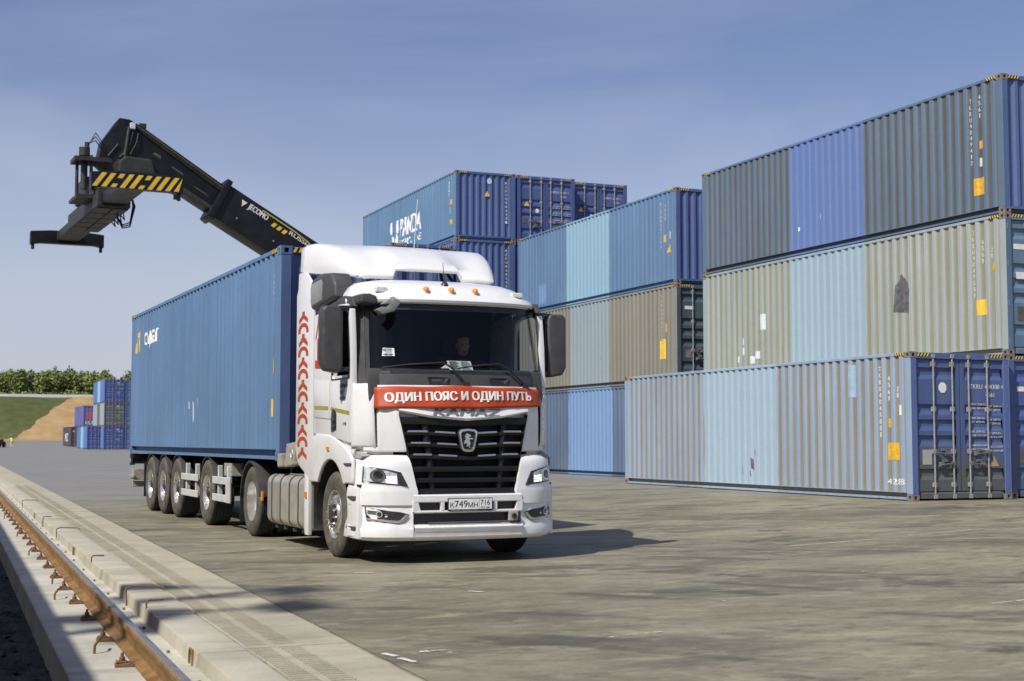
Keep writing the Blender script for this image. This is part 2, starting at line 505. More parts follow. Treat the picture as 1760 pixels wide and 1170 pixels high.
# ballast to the left of the bed
mb = MB()
rows = []
for i in range(110):
    y = -6 + 0.28 * i if i < 80 else 16.4 + (i - 80) * 5.6
    rows.append([rail_pt(-0.5 - 0.14 * j if j < 14 else -2.46 - (j - 13) * 2.4, y, -0.43 - 0.05 * min(j, 6) / 6 + (rnd.uniform(-0.035, 0.035) if j > 0 else 0)) for j in range(24)])
mb.grid(rows)
bal = add('ballast', mb, M_ballast); bal['kind'] = 'stuff'
mb = MB()
for i in range(2600):
    y = rnd.uniform(6.5, 30) if rnd.random() < 0.75 else rnd.uniform(6.5, 16); x = -0.56 - abs(rnd.gauss(0, 0.7))
    c = Vector(rail_pt(x, y, -0.45)); s = rnd.uniform(0.018, 0.045)
    q = [c + Vector((rnd.uniform(0.6, 1.2) * s * sx, rnd.uniform(0.6, 1.2) * s * sy, rnd.uniform(-0.3, 0.9) * s)) for sx, sy in ((1,0),(0,1),(-1,0),(0,-1))]
    i0 = mb.pts(q + [c + Vector((rnd.uniform(-.3,.3)*s, rnd.uniform(-.3,.3)*s, 1.1 * s))])
    for k in range(4): mb.face((i0[k], i0[(k+1)%4], i0[4]))
st = add('ballast_stones', mb.mesh('ballast_stones', fix=False), M_ballast); st['kind'] = 'stuff'

# crane rail: two lengths with a joint, clips along both feet
rail = thing('crane_rail', 'rusty crane rail with a worn grey top bolted down along the low concrete bed', 'rail')
sec = [(-0.075, -0.18), (-0.075, -0.168), (-0.02, -0.15), (-0.009, -0.14), (-0.009, -0.055), (-0.037, -0.042), (-0.0375, -0.012), (-0.028, -0.002), (-0.012, 0.0),
       (0.012, 0.0), (0.028, -0.002), (0.0375, -0.012), (0.037, -0.042), (0.009, -0.055), (0.009, -0.14), (0.02, -0.15), (0.075, -0.168), (0.075, -0.18)]
for a, b in ((-8, 13.86), (13.872, 30.0), (30.012, 180)):
    mb = MB()
    r0 = [rail_pt(x + 0.01, a, z) for x, z in sec]; r1 = [rail_pt(x + 0.01, b, z) for x, z in sec]
    i0, i1 = mb.pts(r0), mb.pts(r1)
    for k in range(len(sec) - 1):
        mb.cur = 1 if 7 <= k <= 9 else 0
        mb.face((i0[k], i0[k+1], i1[k+1], i1[k]))
    mb.cur = 0; mb.face(i0); mb.face(i1[::-1])
    add('rail_length', mb.mesh('rail_length', smooth=40), [M_rust, M_railtop], rail)
def clip_mesh():
    mb = MB()
    mb.prism([(-0.05, -0.18), (0.075, -0.18), (0.085, -0.165), (0.05, -0.15), (-0.05, -0.158)], 'y', -0.055, 0.055)   # x, z profile
    mb.cbox((-0.005, 0, -0.145), (0.075, 0.075, 0.012))
    mb.lathe([(0.0, -0.14), (0.023, -0.14), (0.023, -0.112), (0.0, -0.112)], 6, Matrix.Rotation(R(-90), 4, 'Y'))
    mb.lathe([(0.0, -0.115), (0.012, -0.115), (0.012, -0.085), (0.0, -0.083)], 8, Matrix.Rotation(R(-90), 4, 'Y'))
    return mb.mesh('rail_clip', bevel=0.003, seg=1)
cm = clip_mesh()
# the lathe above runs along -z: turn offsets into heights
y = 7.5
k = 0
while y < 62:
    for side in (-1, 1):
        px, py, _ = rail_pt(side * 0.155 + 0.01, y + rnd.uniform(-0.02, 0.02), 0)
        Mx = Matrix.Translation((px, py, 0)) @ Matrix.Rotation((0 if side < 0 else R(180)) + rnd.uniform(-0.12, 0.12) - RAIL_A, 4, 'Z')
        add('rail_clip', cm, M_darkrust, rail, Mx)
    y += 1.355; k += 1
for yy, dx in ((10.9, -0.27), (14.7, -0.30), (16.3, -0.22), (20.4, -0.26), (24.5, -0.24), (30.1, -0.25)):
    bent_bar('bent_bar', [rail_pt(dx, yy, -0.2), rail_pt(dx + 0.005, yy, -0.12), rail_pt(dx + 0.04, yy + 0.06, -0.085), rail_pt(dx + 0.07, yy + 0.2, -0.09)], rail, 0.011)

# flecks and worn dashes of white paint on the yard
M_white_line = plain('worn_white_paint', (0.62, 0.60, 0.54), 0.8, var=0.2, scale=9)
def fleck(x, y, l, w, ang):
    mb = MB()
    ca, sa = math.cos(ang), math.sin(ang)
    pts = []
    n = 7
    for k in range(n): pts.append((-l/2 + l*k/(n-1), -w/2 + rnd.uniform(-0.15, 0.2) * w))
    for k in range(n): pts.append((l/2 - l*k/(n-1), w/2 + rnd.uniform(-0.2, 0.15) * w))
    mb.poly([(x + u*ca - v*sa, y + u*sa + v*ca, gz(x + u*ca - v*sa, y) + 0.005) for u, v in pts])
    o = add('painted_mark', mb, M_white_line); o['kind'] = 'structure'
for a in ((4.28, 14.345, 0.21, 0.035, 0.0), (6.6, 14.75, 0.6, 0.018, 0.06), (4.7, 12.2, 0.16, 0.05, -0.9), (2.815, 8.85, 0.16, 0.045, -1.3), (2.85, 8.6, 0.2, 0.045, -1.35),
          (3.07, 8.9, 0.07, 0.04, 0.1), (3.17, 8.91, 0.1, 0.03, -0.2), (3.21, 8.8, 0.03, 0.02, 0), (4.5, 9.04, 0.03, 0.03, 0), (4.7, 9.11, 0.09, 0.02, 0.1), (4.92, 9.145, 0.08, 0.025, 0.1), (4.82, 9.12, 0.04, 0.02, 0.1),
          (11.0, 15.57, 1.56, 0.03, 0.135), (12.42, 15.86, 0.1, 0.02, 0.2), (13.2, 15.98, 1.3, 0.026, 0.17), (8.5, 9.66, 0.28, 0.02, 0.2), (8.74, 9.7, 0.12, 0.03, 0.1), (7.9, 15.0, 0.12, 0.02, 0.1), (9.1, 12.4, 0.05, 0.02, 0), (6.4, 10.7, 0.04, 0.02, 0.4)):
    fleck(*a)
# ------------------------------------------------------------------ shipping containers
W2 = 1.219
def corr(y, pitch, depth, flat=0.30, slope=0.20):
    """depth of a trapezoid corrugation at y, 0 on the outer ribs"""
    t = (y / pitch) % 1.0
    if t < flat: return 0.0
    if t < flat + slope: return depth * (t - flat) / slope
    if t < 2*flat + slope: return depth
    return depth * max(0.0, 1 - (t - 2*flat - slope) / (1 - 2*flat - slope))
def corr_breaks(a, b, pitch, flat=0.30, slope=0.20):
    out = [a]
    k = math.floor(a / pitch) - 1
    while k * pitch < b:
        for t in (0, flat, flat + slope, 2*flat + slope):
            y = (k + t) * pitch
            if a + 1e-4 < y < b - 1e-4: out.append(y)
        k += 1
    out.append(b)
    return out
SP, SDEP = 0.2775, 0.036                       # side wall
EP, EDEP = 0.262, 0.046                        # front end wall
def side_x(y): return -W2 + 0.010 + corr(y, SP, SDEP)
_meshes = {}
def cmesh(key, fn):
    if key not in _meshes: _meshes[key] = fn()
    return _meshes[key]

def side_panel_mesh(H, s):
    def f():
        mb = MB()
        ys = corr_breaks(-5.93, 5.93, SP)
        lo = [(s * side_x(y), y, 0.158) for y in ys]; hi = [(s * side_x(y), y, H - 0.075) for y in ys]
        mb.grid([lo, hi])
        # little plates closing the ribs under the top rail
        mb.grid([[(s * side_x(y), y, H - 0.075) for y in ys], [(s * (-W2 + 0.05), y, H - 0.074) for y in ys]])
        return mb.mesh('side_panel')
    return cmesh(('side', H, s), f)
def castings(H):
    return [(sx, sy, z) for z in (0.0, H - 0.118) for sx in (-1, 1) for sy in (-1, 1)]
def casting_mesh():
    """one corner casting for the near lower left corner, hollow behind its oval openings"""
    def f():
        mb = MB()
        x0, x1, y0, y1, z0, z1 = -W2, -W2 + 0.162, -6.096, -6.096 + 0.178, 0.0, 0.118
        def holed(P, a0, a1, h0, h1, dep):           # face with a recessed opening; P(u, v, d) -> point
            us, vs = [a0, h0[0], h0[1], a1[0]], [a1[1], h1[0], h1[1], a1[2]]
            g = [[P(u, v, 0) for u in us] for v in vs]
            idx = [mb.pts(r) for r in g]
            for j in range(3):
                for i in range(3):
                    if i == 1 and j == 1: continue
                    mb.face((idx[j][i], idx[j][i+1], idx[j+1][i+1], idx[j+1][i]))
            q = [(us[1], vs[1]), (us[2], vs[1]), (us[2], vs[2]), (us[1], vs[2])]
            a = mb.pts([P(u, v, 0) for u, v in q]); b = mb.pts([P(u, v, dep) for u, v in q])
            for k in range(4): mb.face((a[k], a[(k+1)%4], b[(k+1)%4], b[k]))
            mb.cur = 1; mb.face(b); mb.cur = 0
        holed(lambda u, v, d: (x0 + d, u, v), y0, (y1, z0, z1), (y0 + 0.058, y0 + 0.118), (z0 + 0.025, z0 + 0.09), 0.05)
        holed(lambda u, v, d: (u, y0 + d, v), x0, (x1, z0, z1), (x0 + 0.05, x0 + 0.115), (z0 + 0.025, z0 + 0.09), 0.05)
        mb.poly([(x1, y0, z0), (x1, y1, z0), (x1, y1, z1), (x1, y0, z1)])
        mb.poly([(x0, y1, z0), (x1, y1, z0), (x1, y1, z1), (x0, y1, z1)])
        mb.poly([(x0, y0, z0), (x1, y0, z0), (x1, y1, z0), (x0, y1, z0)])
        mb.poly([(x0, y0, z1), (x1, y0, z1), (x1, y1, z1), (x0, y1, z1)])
        return mb.mesh('corner_casting')
    return cmesh('casting', f)
def post_mesh(H):
    def f():
        mb = MB()
        a, b = -W2 + 0.004, -6.096 + 0.004
        mb.prism([(a, b), (a + 0.15, b), (a + 0.15, b + 0.03), (a + 0.05, b + 0.05), (a + 0.035, b + 0.17), (a, b + 0.17)], 'z', 0.118, H - 0.118)
        return mb.mesh('corner_post', bevel=0.006, seg=1)
    return cmesh(('post', H), f)
def top_rail_mesh(H):
    def f():
        return MB().box((-W2 + 0.004, -5.918, H - 0.073), (-W2 + 0.064, 5.918, H - 0.010)).mesh('top_side_rail', bevel=0.006, seg=1)
    return cmesh(('toprail', H), f)
def bottom_rail_mesh():
    def f():
        mb = MB()
        a = -W2 + 0.004
        mb.prism([(a, 0.150), (a, 0.162), (a + 0.11, 0.162), (a + 0.11, 0.015), (a, 0.015), (a, 0.058), (a + 0.092, 0.063), (a + 0.092, 0.150)], 'y', -5.918, 5.918)
        return mb.mesh('bottom_side_rail')
    return cmesh('bottomrail', f)
def roof_mesh(H):
    def f():
        mb = MB()
        ys = corr_breaks(-5.9, 5.9, 0.21)
        mb.grid([[(-W2 + 0.06, y, H - 0.028 - corr(y, 0.21, 0.018)) for y in ys], [(W2 - 0.06, y, H - 0.028 - corr(y, 0.21, 0.018)) for y in ys]])
        return mb.mesh('roof')
    return cmesh(('roof', H), f)
def floor_mesh():
    def f():
        mb = MB().box((-W2 + 0.1, -5.9, 0.10), (W2 - 0.1, 5.9, 0.15))
        for k in range(20):
            y = -5.6 + k * 0.59
            mb.box((-W2 + 0.1, y - 0.02, 0.03), (W2 - 0.1, y + 0.02, 0.10))
        return mb.mesh('underframe')
    return cmesh('floor', f)
def front_wall_mesh(H):
    def f():
        mb = MB()
        xs = corr_breaks(-W2 + 0.14, W2 - 0.14, EP, 0.24, 0.26)
        fy = lambda x: -6.096 + 0.022 + corr(x + 0.06, EP, EDEP, 0.24, 0.26)
        mb.grid([[(x, fy(x), 0.155) for x in xs], [(x, fy(x), H - 0.105) for x in xs]])
        mb.grid([[(x, fy(x), H - 0.105) for x in xs], [(x, -6.096 + 0.08, H - 0.104) for x in xs]])
        return mb.mesh('front_wall')
    return cmesh(('front', H), f)
def header_mesh(H, kind):
    def f():
        mb = MB()
        if kind == 'front':
            mb.box((-W2 + 0.162, -6.096 + 0.012, H - 0.102), (W2 - 0.162, -6.096 + 0.075, H - 0.012))
        else:
            mb.box((-W2 + 0.162, -6.096 + 0.008, H - 0.135), (W2 - 0.162, -6.096 + 0.09, H - 0.012))
        return mb.mesh('end_header', bevel=0.006, seg=1)
    return cmesh(('header', H, kind), f)
def sill_mesh(kind):
    def f():
        mb = MB()
        if kind == 'front':
            mb.box((-W2 + 0.10, -6.096 + 0.015, 0.095), (W2 - 0.10, -6.096 + 0.085, 0.150))
            mb.box((-W2 + 0.10, -6.096 + 0.10, 0.03), (W2 - 0.10, -6.096 + 0.13, 0.095))
        else:
            mb.prism([(-6.096 + 0.008, 0.035), (-6.096 + 0.008, 0.135), (-6.096 + 0.075, 0.165), (-6.096 + 0.10, 0.165), (-6.096 + 0.10, 0.035)], 'x', -W2 + 0.25, W2 - 0.25)
            for s in (-1, 1):
                mb.box((min(s*(W2-0.25), s*(W2-0.163)), -6.096 + 0.06, 0.035), (max(s*(W2-0.25), s*(W2-0.163)), -6.096 + 0.10, 0.165))
        return mb.mesh('end_sill')
    return cmesh(('sill', kind), f)
DOOR_CH = ((0.30, 0.53), (1.02, 1.23), (1.32, 1.54), (1.63, 1.84), (2.28, 2.50))      # recesses, metres down from the top of a high container
def door_mesh(H, s):
    """one door leaf with pressed horizontal recesses; s = -1 left, 1 right"""
    def f():
        mb = MB()
        x0, x1 = (0.012, W2 - 0.085)
        y0, z0, z1 = -6.096 + 0.045, 0.175, H - 0.145
        k = H / 2.896
        zs = [(z1, 0.0)]
        for a, b in DOOR_CH:
            za, zb = H - a * k, H - b * k
            zs += [(za, 0.0), (za - 0.028, 0.036), (zb + 0.085, 0.036), (zb, 0.0)]
        zs.append((z0, 0.0))
        xa, xb = x0 + 0.10, x1 - 0.08
        # frame of the leaf
        for a, b in ((x0, xa), (xb, x1)):
            mb.box((min(s*a, s*b), y0 - 0.004, z0), (max(s*a, s*b), y0 + 0.05, z1))
        mb.grid([[(s*xa, y0 + d, z) for z, d in zs], [(s*xb, y0 + d, z) for z, d in zs]])
        for xx in (xa, xb):                                   # cheeks of the recesses
            for q in range(5):
                p = zs[1+4*q:5+4*q]
                mb.poly([(s*xx, y0 + d, z) for z, d in p])
        return mb.mesh('door')
    return cmesh(('door', H, s), f)
def rod_mesh(H):
    def f():
        mb = MB()
        mb.tube([(0, -6.096 + 0.012, 0.07), (0, -6.096 + 0.012, H - 0.05)], 0.0185, 8)
        k = H / 2.896
        for z in (0.30 * k, 0.95 * k, 1.78 * k, 2.66 * k):
            mb.box((-0.05, -6.096 + 0.006, z - 0.045), (0.05, -6.096 + 0.042, z + 0.045))
        for z in (0.06, H - 0.085):
            mb.box((-0.042, -6.096 - 0.012, z - 0.03), (0.042, -6.096 + 0.03, z + 0.045))
        return mb.mesh('lock_rod', bevel=0.004, seg=1)
    return cmesh(('rod', H), f)
def handle_mesh():
    def f():
        mb = MB()
        mb.tube([(0, -6.115, 0), (0.10, -6.125, -0.01), (0.34, -6.125, -0.03)], 0.013, 6)
        mb.cbox((0.30, -6.09, -0.02), (0.10, 0.06, 0.09)); mb.cbox((0.02, -6.095, 0), (0.07, 0.06, 0.08)); mb.cbox((0.22, -6.085, 0.05), (0.13, 0.03, 0.05))
        return mb.mesh('door_handle', bevel=0.004, seg=1)
    return cmesh('handle', f)
def hinge_mesh(H, s):
    def f():
        mb = MB()
        k = H / 2.896
        for z in (0.28, 1.05, 1.86, 2.63):
            mb.box((min(s*(W2-0.16), s*(W2-0.03)), -6.096 + 0.024, z*k - 0.045), (max(s*(W2-0.16), s*(W2-0.03)), -6.096 + 0.046, z*k + 0.045))
            mb.tube([(s*(W2-0.062), -6.096 + 0.012, z*k - 0.055), (s*(W2-0.062), -6.096 + 0.012, z*k + 0.055)], 0.016, 6)
        return mb.mesh('hinge')
    return cmesh(('hinge', H, s), f)
def stripe_mesh(H, where, side):
    """slanted black and yellow hazard marks near the upper corners; slot 0 black, 1 yellow"""
    def f():
        mb = MB()
        def run(P, a, b, z0, z1, sl):
            mb.cur = 0
            mb.poly([P(a, z0, 0.0), P(b, z0, 0.0), P(b, z1, 0.0), P(a, z1, 0.0)])
            mb.cur = 1
            n = 4; p = (b - a) / n
            for k in range(n):
                u = a + k * p
                mb.poly([P(u, z0, 0.0015), P(u + p*0.5, z0, 0.0015), P(min(b, u + p*0.5 + sl), z1, 0.0015), P(min(b, u + sl), z1, 0.0015)])
        if where == 'end':
            y = -6.096 + 0.006
            a_, b_ = (-W2 + 0.17, -W2 + 0.47) if side < 0 else (W2 - 0.47, W2 - 0.17)
            run(lambda u, z, d: (u, y - d, z), a_, b_, H - 0.085, H - 0.02, 0.035)
        else:
            x = -W2 + 0.002
            a_, b_ = (-5.91, -5.62) if side < 0 else (5.62, 5.91)
            run(lambda u, z, d: (x - d, u, z), a_, b_, H - 0.07, H - 0.014, 0.03)
        return mb.mesh('hazard_marking', fix=False)
    return cmesh(('stripe', H, where, side), f)

def steel_paint(name, rib, recess=None, patch=None, patch_c=None, rust=0.25, end=None, dirty=0.0):
    """weathered container paint. rib: outer faces, recess: what has settled in the hollows of the side walls, patch: (y0, y1) an area less worn"""
    t = NT(name, 0.5, spec=0.4)
    x, y, z = t.xyz()
    big = t.noise((1, 0.5, 0.35), 0.9, 5, 0.6); strk = t.noise((9, 9, 0.25), 1.0, 5, 0.6); fine = t.noise(scale=18, detail=5, rough=0.7)
    per = t.noise((0, 3.6, 0.05), 1.0, 2, 0.5)
    dim = tuple(c * 0.84 for c in rib)
    c = t.mix(t.ramp(big, 0.32, 0.68), dim, rib)
    c = t.mix(t.ramp(strk, 0.52, 0.75, 0.0, 0.30), c, tuple(0.55 * a + 0.12 for a in rib))
    ax = t.math('ABSOLUTE', x)
    c = t.mix(1.0, c, t.ramp(t.noise((0, 7.2, 0.1), 1.0, 2, 0.5, loc=(0, 3, 0)), 0.25, 0.75, 0.86, 1.1), 'MULTIPLY')
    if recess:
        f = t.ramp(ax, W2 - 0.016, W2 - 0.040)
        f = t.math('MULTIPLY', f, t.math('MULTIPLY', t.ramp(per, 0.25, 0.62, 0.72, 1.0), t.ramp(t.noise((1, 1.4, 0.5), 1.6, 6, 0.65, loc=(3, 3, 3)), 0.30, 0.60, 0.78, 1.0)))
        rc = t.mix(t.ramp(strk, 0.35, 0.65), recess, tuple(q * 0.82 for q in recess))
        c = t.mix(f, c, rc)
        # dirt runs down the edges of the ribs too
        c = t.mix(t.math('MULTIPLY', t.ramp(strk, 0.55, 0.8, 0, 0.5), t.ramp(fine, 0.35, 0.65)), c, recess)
    if patch:
        edge = t.math('ADD', y, t.math('MULTIPLY', t.noise((0, 1, 1.3), 1.2, 3), 0.10))
        f = t.math('MULTIPLY', t.ramp(edge, patch[0] + 0.05, patch[0] + 0.065), t.ramp(edge, patch[1] + 0.05, patch[1] + 0.065, 1, 0))
        f = t.math('MULTIPLY', f, t.ramp(ax, W2 - 0.06, W2 - 0.055))
        pc = t.mix(t.ramp(strk, 0.35, 0.7), patch_c, tuple(q * 0.86 + 0.03 for q in patch_c))
        c = t.mix(t.math('MULTIPLY', f, 0.94), c, pc)
    if end:
        f = t.ramp(t.math('ABSOLUTE', y), 6.005, 6.02)
        f = t.math('MULTIPLY', f, t.ramp(ax, W2 - 0.012, W2 - 0.02))
        c = t.mix(f, c, t.mix(t.ramp(big, 0.3, 0.7), end, tuple(q * 0.8 for q in end)))
    if dirty:
        lv = t.math('ADD', z, t.math('MULTIPLY', big, 0.9))
        c = t.mix(t.ramp(lv, 1.75, 0.95, 0.0, dirty), c, (0.095, 0.10, 0.088))
    if rust:
        rs = t.noise(scale=5.5, detail=8, rough=0.72)
        low = t.ramp(z, 0.0, 0.5, 0.10, 0.0)
        f = t.ramp(t.math('ADD', rs, low), 0.66, 0.74, 0.0, rust * 2.2)
        c = t.mix(t.math('MINIMUM', f, 0.9), c, (0.13, 0.062, 0.03))
        run = t.noise((14, 14, 0.35), 1.0, 4, 0.6, loc=(4, 2, 0))
        c = t.mix(t.ramp(run, 0.64, 0.78, 0, rust * 1.4), c, (0.17, 0.10, 0.06))
    scr = t.noise((3, 1.2, 16), 1.3, 3, 0.5, 0.4, loc=(7, 7, 7)); scv = t.noise((16, 16, 0.8), 1.2, 3, 0.5, 0.3, loc=(2, 9, 4))
    gate = t.ramp(t.noise(scale=0.8, detail=2, loc=(5, 5, 5)), 0.5, 0.62)
    c = t.mix(t.math('MULTIPLY', t.ramp(scr, 0.72, 0.75), t.math('MULTIPLY', gate, 0.6)), c, (0.20, 0.17, 0.14))
    c = t.mix(t.math('MULTIPLY', t.ramp(scv, 0.72, 0.75), t.math('MULTIPLY', gate, 0.55)), c, (0.10, 0.085, 0.075))
    t.base(c)
    t.rough(t.ramp(big, 0.3, 0.7, 0.42, 0.62))
    t.bump(t.math('ADD', t.noise((1, 1, 0.6), 2.2, 3), t.math('MULTIPLY', fine, 0.08)), 0.3, 0.06)
    return t.m

M_cast = plain('casting_steel', (0.20, 0.17, 0.15), 0.7, var=0.35, scale=12)
M_hole = plain('hollow_dark', (0.015, 0.015, 0.017), 0.9)
M_rod = plain('galvanised_rod', (0.34, 0.335, 0.31), 0.5, metal=0.35, var=0.25, scale=10)
M_black = plain('black_paint', (0.014, 0.014, 0.015), 0.45)
M_yellow = plain('yellow_paint', (0.72, 0.47, 0.05), 0.55, var=0.15)
M_ochre = plain('ochre_sticker', (0.62, 0.36, 0.03), 0.6, var=0.2, scale=16)
M_print = plain('white_print', (0.74, 0.74, 0.70), 0.6, var=0.1)
M_printold = plain('faded_print', (0.60, 0.59, 0.48), 0.7, var=0.2, scale=20)
M_grime = plain('grime', (0.085, 0.08, 0.075), 0.8, var=0.3)
M_handle = plain('door_handle_steel', (0.17, 0.165, 0.155), 0.6, metal=0.2, var=0.3)
M_scorch = plain('burnt_paint', (0.10, 0.095, 0.10), 0.8, var=0.5, scale=9)

def container(label, X, Y, Z, paint, H=2.896, near='front', far='door', detail=2, group='stacked shipping containers', casting=None, rz=0.0, doorpaint=None, stripes=True, rods=None):
    """X, Y: left near corner on the ground plan. near/far: which end faces which way"""
    ca, sa = math.cos(rz), math.sin(rz)
    loc = (X + ca * W2 - sa * 6.096, Y + sa * W2 + ca * 6.096, Z)
    t = thing('shipping_container', label, 'container', loc, rz, group)
    t['h'] = H
    add('side_panel', side_panel_mesh(H, 1), paint, t); add('side_panel', side_panel_mesh(H, -1), paint, t)
    add('roof', roof_mesh(H), paint, t); add('underframe', floor_mesh(), M_grime, t)
    for s in (1, -1):
        Mx = Matrix.Diagonal((s, 1, 1, 1))
        add('top_side_rail', top_rail_mesh(H), paint, t, Mx); add('bottom_side_rail', bottom_rail_mesh(), paint, t, Mx)
        for q in (1, -1):
            My = Matrix.Diagonal((s, q, 1, 1))
            add('corner_post', post_mesh(H), paint, t, My)
            for zc in (0.0, H - 0.118):
                add('corner_casting', casting_mesh(), [casting or M_cast, M_hole], t, Matrix.Translation((0, 0, zc)) @ My)
    for kind, q in ((near, 1), (far, -1)):
        Mq = Matrix.Identity(4) if q == 1 else Matrix.Rotation(R(180), 4, 'Z')
        full = detail > 1 and q == 1
        dp = doorpaint or paint
        add('end_header', header_mesh(H, kind), dp, t, Mq)
        add('end_sill', sill_mesh(kind), dp, t, Mq)
        if kind == 'front':
            add('front_wall', front_wall_mesh(H), dp, t, Mq)
        else:
            for s in (-1, 1):
                d = add('door', door_mesh(H, s), dp, t, Mq)
                if q == 1 or detail > 1:
                    for xr in (0.20, 0.66):
                        add('lock_rod', rod_mesh(H), rods or M_rod, d, Matrix.Translation((s * xr, 0, 0)))
                if full:
                    k = H / 2.896
                    add('door_handle', handle_mesh(), M_handle, d, Matrix.Translation((s * 0.66, 0, 0.93 * k)) @ Matrix.Diagonal((-s, 1, 1, 1)))
                    add('door_handle', handle_mesh(), M_handle, d, Matrix.Translation((s * 0.20, 0, 0.72 * k)) @ Matrix.Diagonal((s, 1, 1, 1)))
                    add('hinge', hinge_mesh(H, s), dp, d)
        if stripes and q == 1:
            for sd_ in (-1, 1): add('hazard_marking', stripe_mesh(H, 'end', sd_), [M_black, M_yellow], t, Mq)
    if stripes:
        for sd_ in (-1, 1): add('hazard_marking', stripe_mesh(H, 'side', sd_), [M_black, M_yellow], t)
    return t

def on_side(mb):
    """folds lettering into the ribs of the left side wall: cut at every rib edge, then pressed on"""
    def finish(name, mats, parent, label=None):
        me = mb.mesh(name, fix=False)
        bm = bmesh.new(); bm.from_mesh(me)
        ys = [v.co.y for v in bm.verts]
        if ys:
            for yb in corr_breaks(min(ys), max(ys), SP)[1:-1]:
                bmesh.ops.bisect_plane(bm, geom=bm.verts[:] + bm.edges[:] + bm.faces[:], plane_co=(0, yb, 0), plane_no=(0, 1, 0), dist=1e-5)
        for v in bm.verts: v.co.x = side_x(v.co.y) - 0.004 + v.co.x
        bm.to_mesh(me); bm.free()
        return add(name, me, mats, parent, label=label)
    return finish
def side_axes(y, z): return axes((0, y, z), (0, -1, 0), (0, 0, 1))          # reads from far to near on the left wall
def side_rect(mb, ya, yb, za, zb, slant=0.0):
    mb.poly([(0, ya, za), (0, yb, za), (0, yb + slant, zb), (0, ya + slant, zb)])
def column_text(t, s, y, ztop, size, mat, name='container_code', gap=1.25, w=None):
    mb = MB()
    for k, ch in enumerate(s):
        if ch == ' ': continue
        put_text(mb, ch, size, side_axes(y, ztop - (k + 0.5) * size * gap), bold=0.03, center=True, target_w=(w * 0.42 if w and ch in '1I' else w), target_h=size * 0.9)
    on_side(mb)(name, mat, t)
def door_plate(t, x, z, w, h, mat, name='placard'):
    add(name, MB().box((x - w/2, -6.096 + 0.038, z - h/2), (x + w/2, -6.096 + 0.0415, z + h/2)), mat, t)
def door_text(t, s, x, z, size, mat=None, y=-6.096 + 0.0385, center=False, name='container_code'):
    mb = MB(); put_text(mb, s, size, axes((x, y, z), (1, 0, 0), (0, 0, 1)), bold=0.015, center=center)
    add(name, mb.mesh(name, fix=False), mat or M_print, t)
def door_data(t, x0, z0, n, w):
    """rows of small print on a door"""
    for k in range(n):
        mb = MB()
        for q in range(2):
            put_text(mb, ('MGW 32500 KG', 'TARE 3800 KG', 'NET 28700 KG', 'CUBE 76.4 CUM', 'MAX GROSS LBS')[(k + q) % 5], 0.055, axes((x0, -6.096 + 0.0385, z0 - k * 0.27 - q * 0.075), (1, 0, 0), (0, 0, 1)), bold=0.01)
        o = add('weight_table', mb.mesh('weight_table', fix=False), M_print, t); o['kind'] = 'stuff'
def side_octagon(t, y, z, r, mat):
    mb = MB(); mb.poly([(0, y + r * math.cos(a), z + r * math.sin(a)) for a in [R(22.5 + 45*k) for k in range(8)]])
    on_side(mb)('sticker', mat, t)
def end_fig(t, pts, mat, name='sticker', y=-6.096 + 0.020):
    add(name, MB().prism(pts, 'y', y - 0.002, y), mat, t)
def tri(x, z, r): return [(x - r, z - r*0.75), (x + r, z - r*0.75), (x, z + r)]

# paints
P_trailer = steel_paint('trailer_blue', (0.116, 0.208, 0.352), None, rust=0.06, end=(0.085, 0.13, 0.27))
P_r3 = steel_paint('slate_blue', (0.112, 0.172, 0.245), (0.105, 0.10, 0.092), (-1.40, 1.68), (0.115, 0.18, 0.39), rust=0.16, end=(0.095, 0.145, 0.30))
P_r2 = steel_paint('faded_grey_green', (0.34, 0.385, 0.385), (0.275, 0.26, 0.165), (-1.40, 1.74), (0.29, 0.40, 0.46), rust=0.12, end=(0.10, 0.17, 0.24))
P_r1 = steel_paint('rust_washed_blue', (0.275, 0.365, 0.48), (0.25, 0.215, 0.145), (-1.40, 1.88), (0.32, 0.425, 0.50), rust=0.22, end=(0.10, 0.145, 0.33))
P_r1d = steel_paint('door_blue', (0.075, 0.115, 0.26), None, rust=0.25, dirty=0.9)
P_r0d = steel_paint('door_deep_blue', (0.08, 0.12, 0.29), None, rust=0.15, dirty=0.4)
P_r2d = steel_paint('door_steel_blue', (0.13, 0.21, 0.30), None, rust=0.2)
P_f3 = steel_paint('mid_blue', (0.118, 0.205, 0.335), None, (-1.63, 1.75), (0.245, 0.40, 0.50), rust=0.10, end=(0.085, 0.13, 0.30))
P_f2 = steel_paint('khaki_grey', (0.25, 0.25, 0.215), (0.195, 0.18, 0.125), (-1.60, 1.47), (0.255, 0.315, 0.35), rust=0.12, end=(0.07, 0.095, 0.11))
P_f2d = steel_paint('door_grey_green', (0.07, 0.10, 0.12), None, rust=0.15)
P_f1 = steel_paint('sky_blue', (0.115, 0.16, 0.24), None, (-1.74, 1.63), (0.175, 0.30, 0.50), rust=0.06)
P_p4 = steel_paint('panda_blue', (0.12, 0.225, 0.35), None, rust=0.05, end=(0.085, 0.13, 0.29))
P_p = steel_paint('yard_blue', (0.09, 0.145, 0.30), None, rust=0.12, end=(0.085, 0.13, 0.29))
P_pdoor = steel_paint('violet_blue', (0.065, 0.098, 0.245), None, rust=0.12)
P_far_a = steel_paint('far_blue', (0.105, 0.19, 0.40), None, (-1.5, 1.5), (0.27, 0.45, 0.62), rust=0.05, end=(0.06, 0.09, 0.27))
P_far_g = steel_paint('far_grey', (0.33, 0.36, 0.36), None, (-1.5, 1.5), (0.10, 0.11, 0.12), rust=0.05, end=(0.10, 0.115, 0.13))
P_far_d = steel_paint('far_dark', (0.075, 0.07, 0.085), None, rust=0.05)
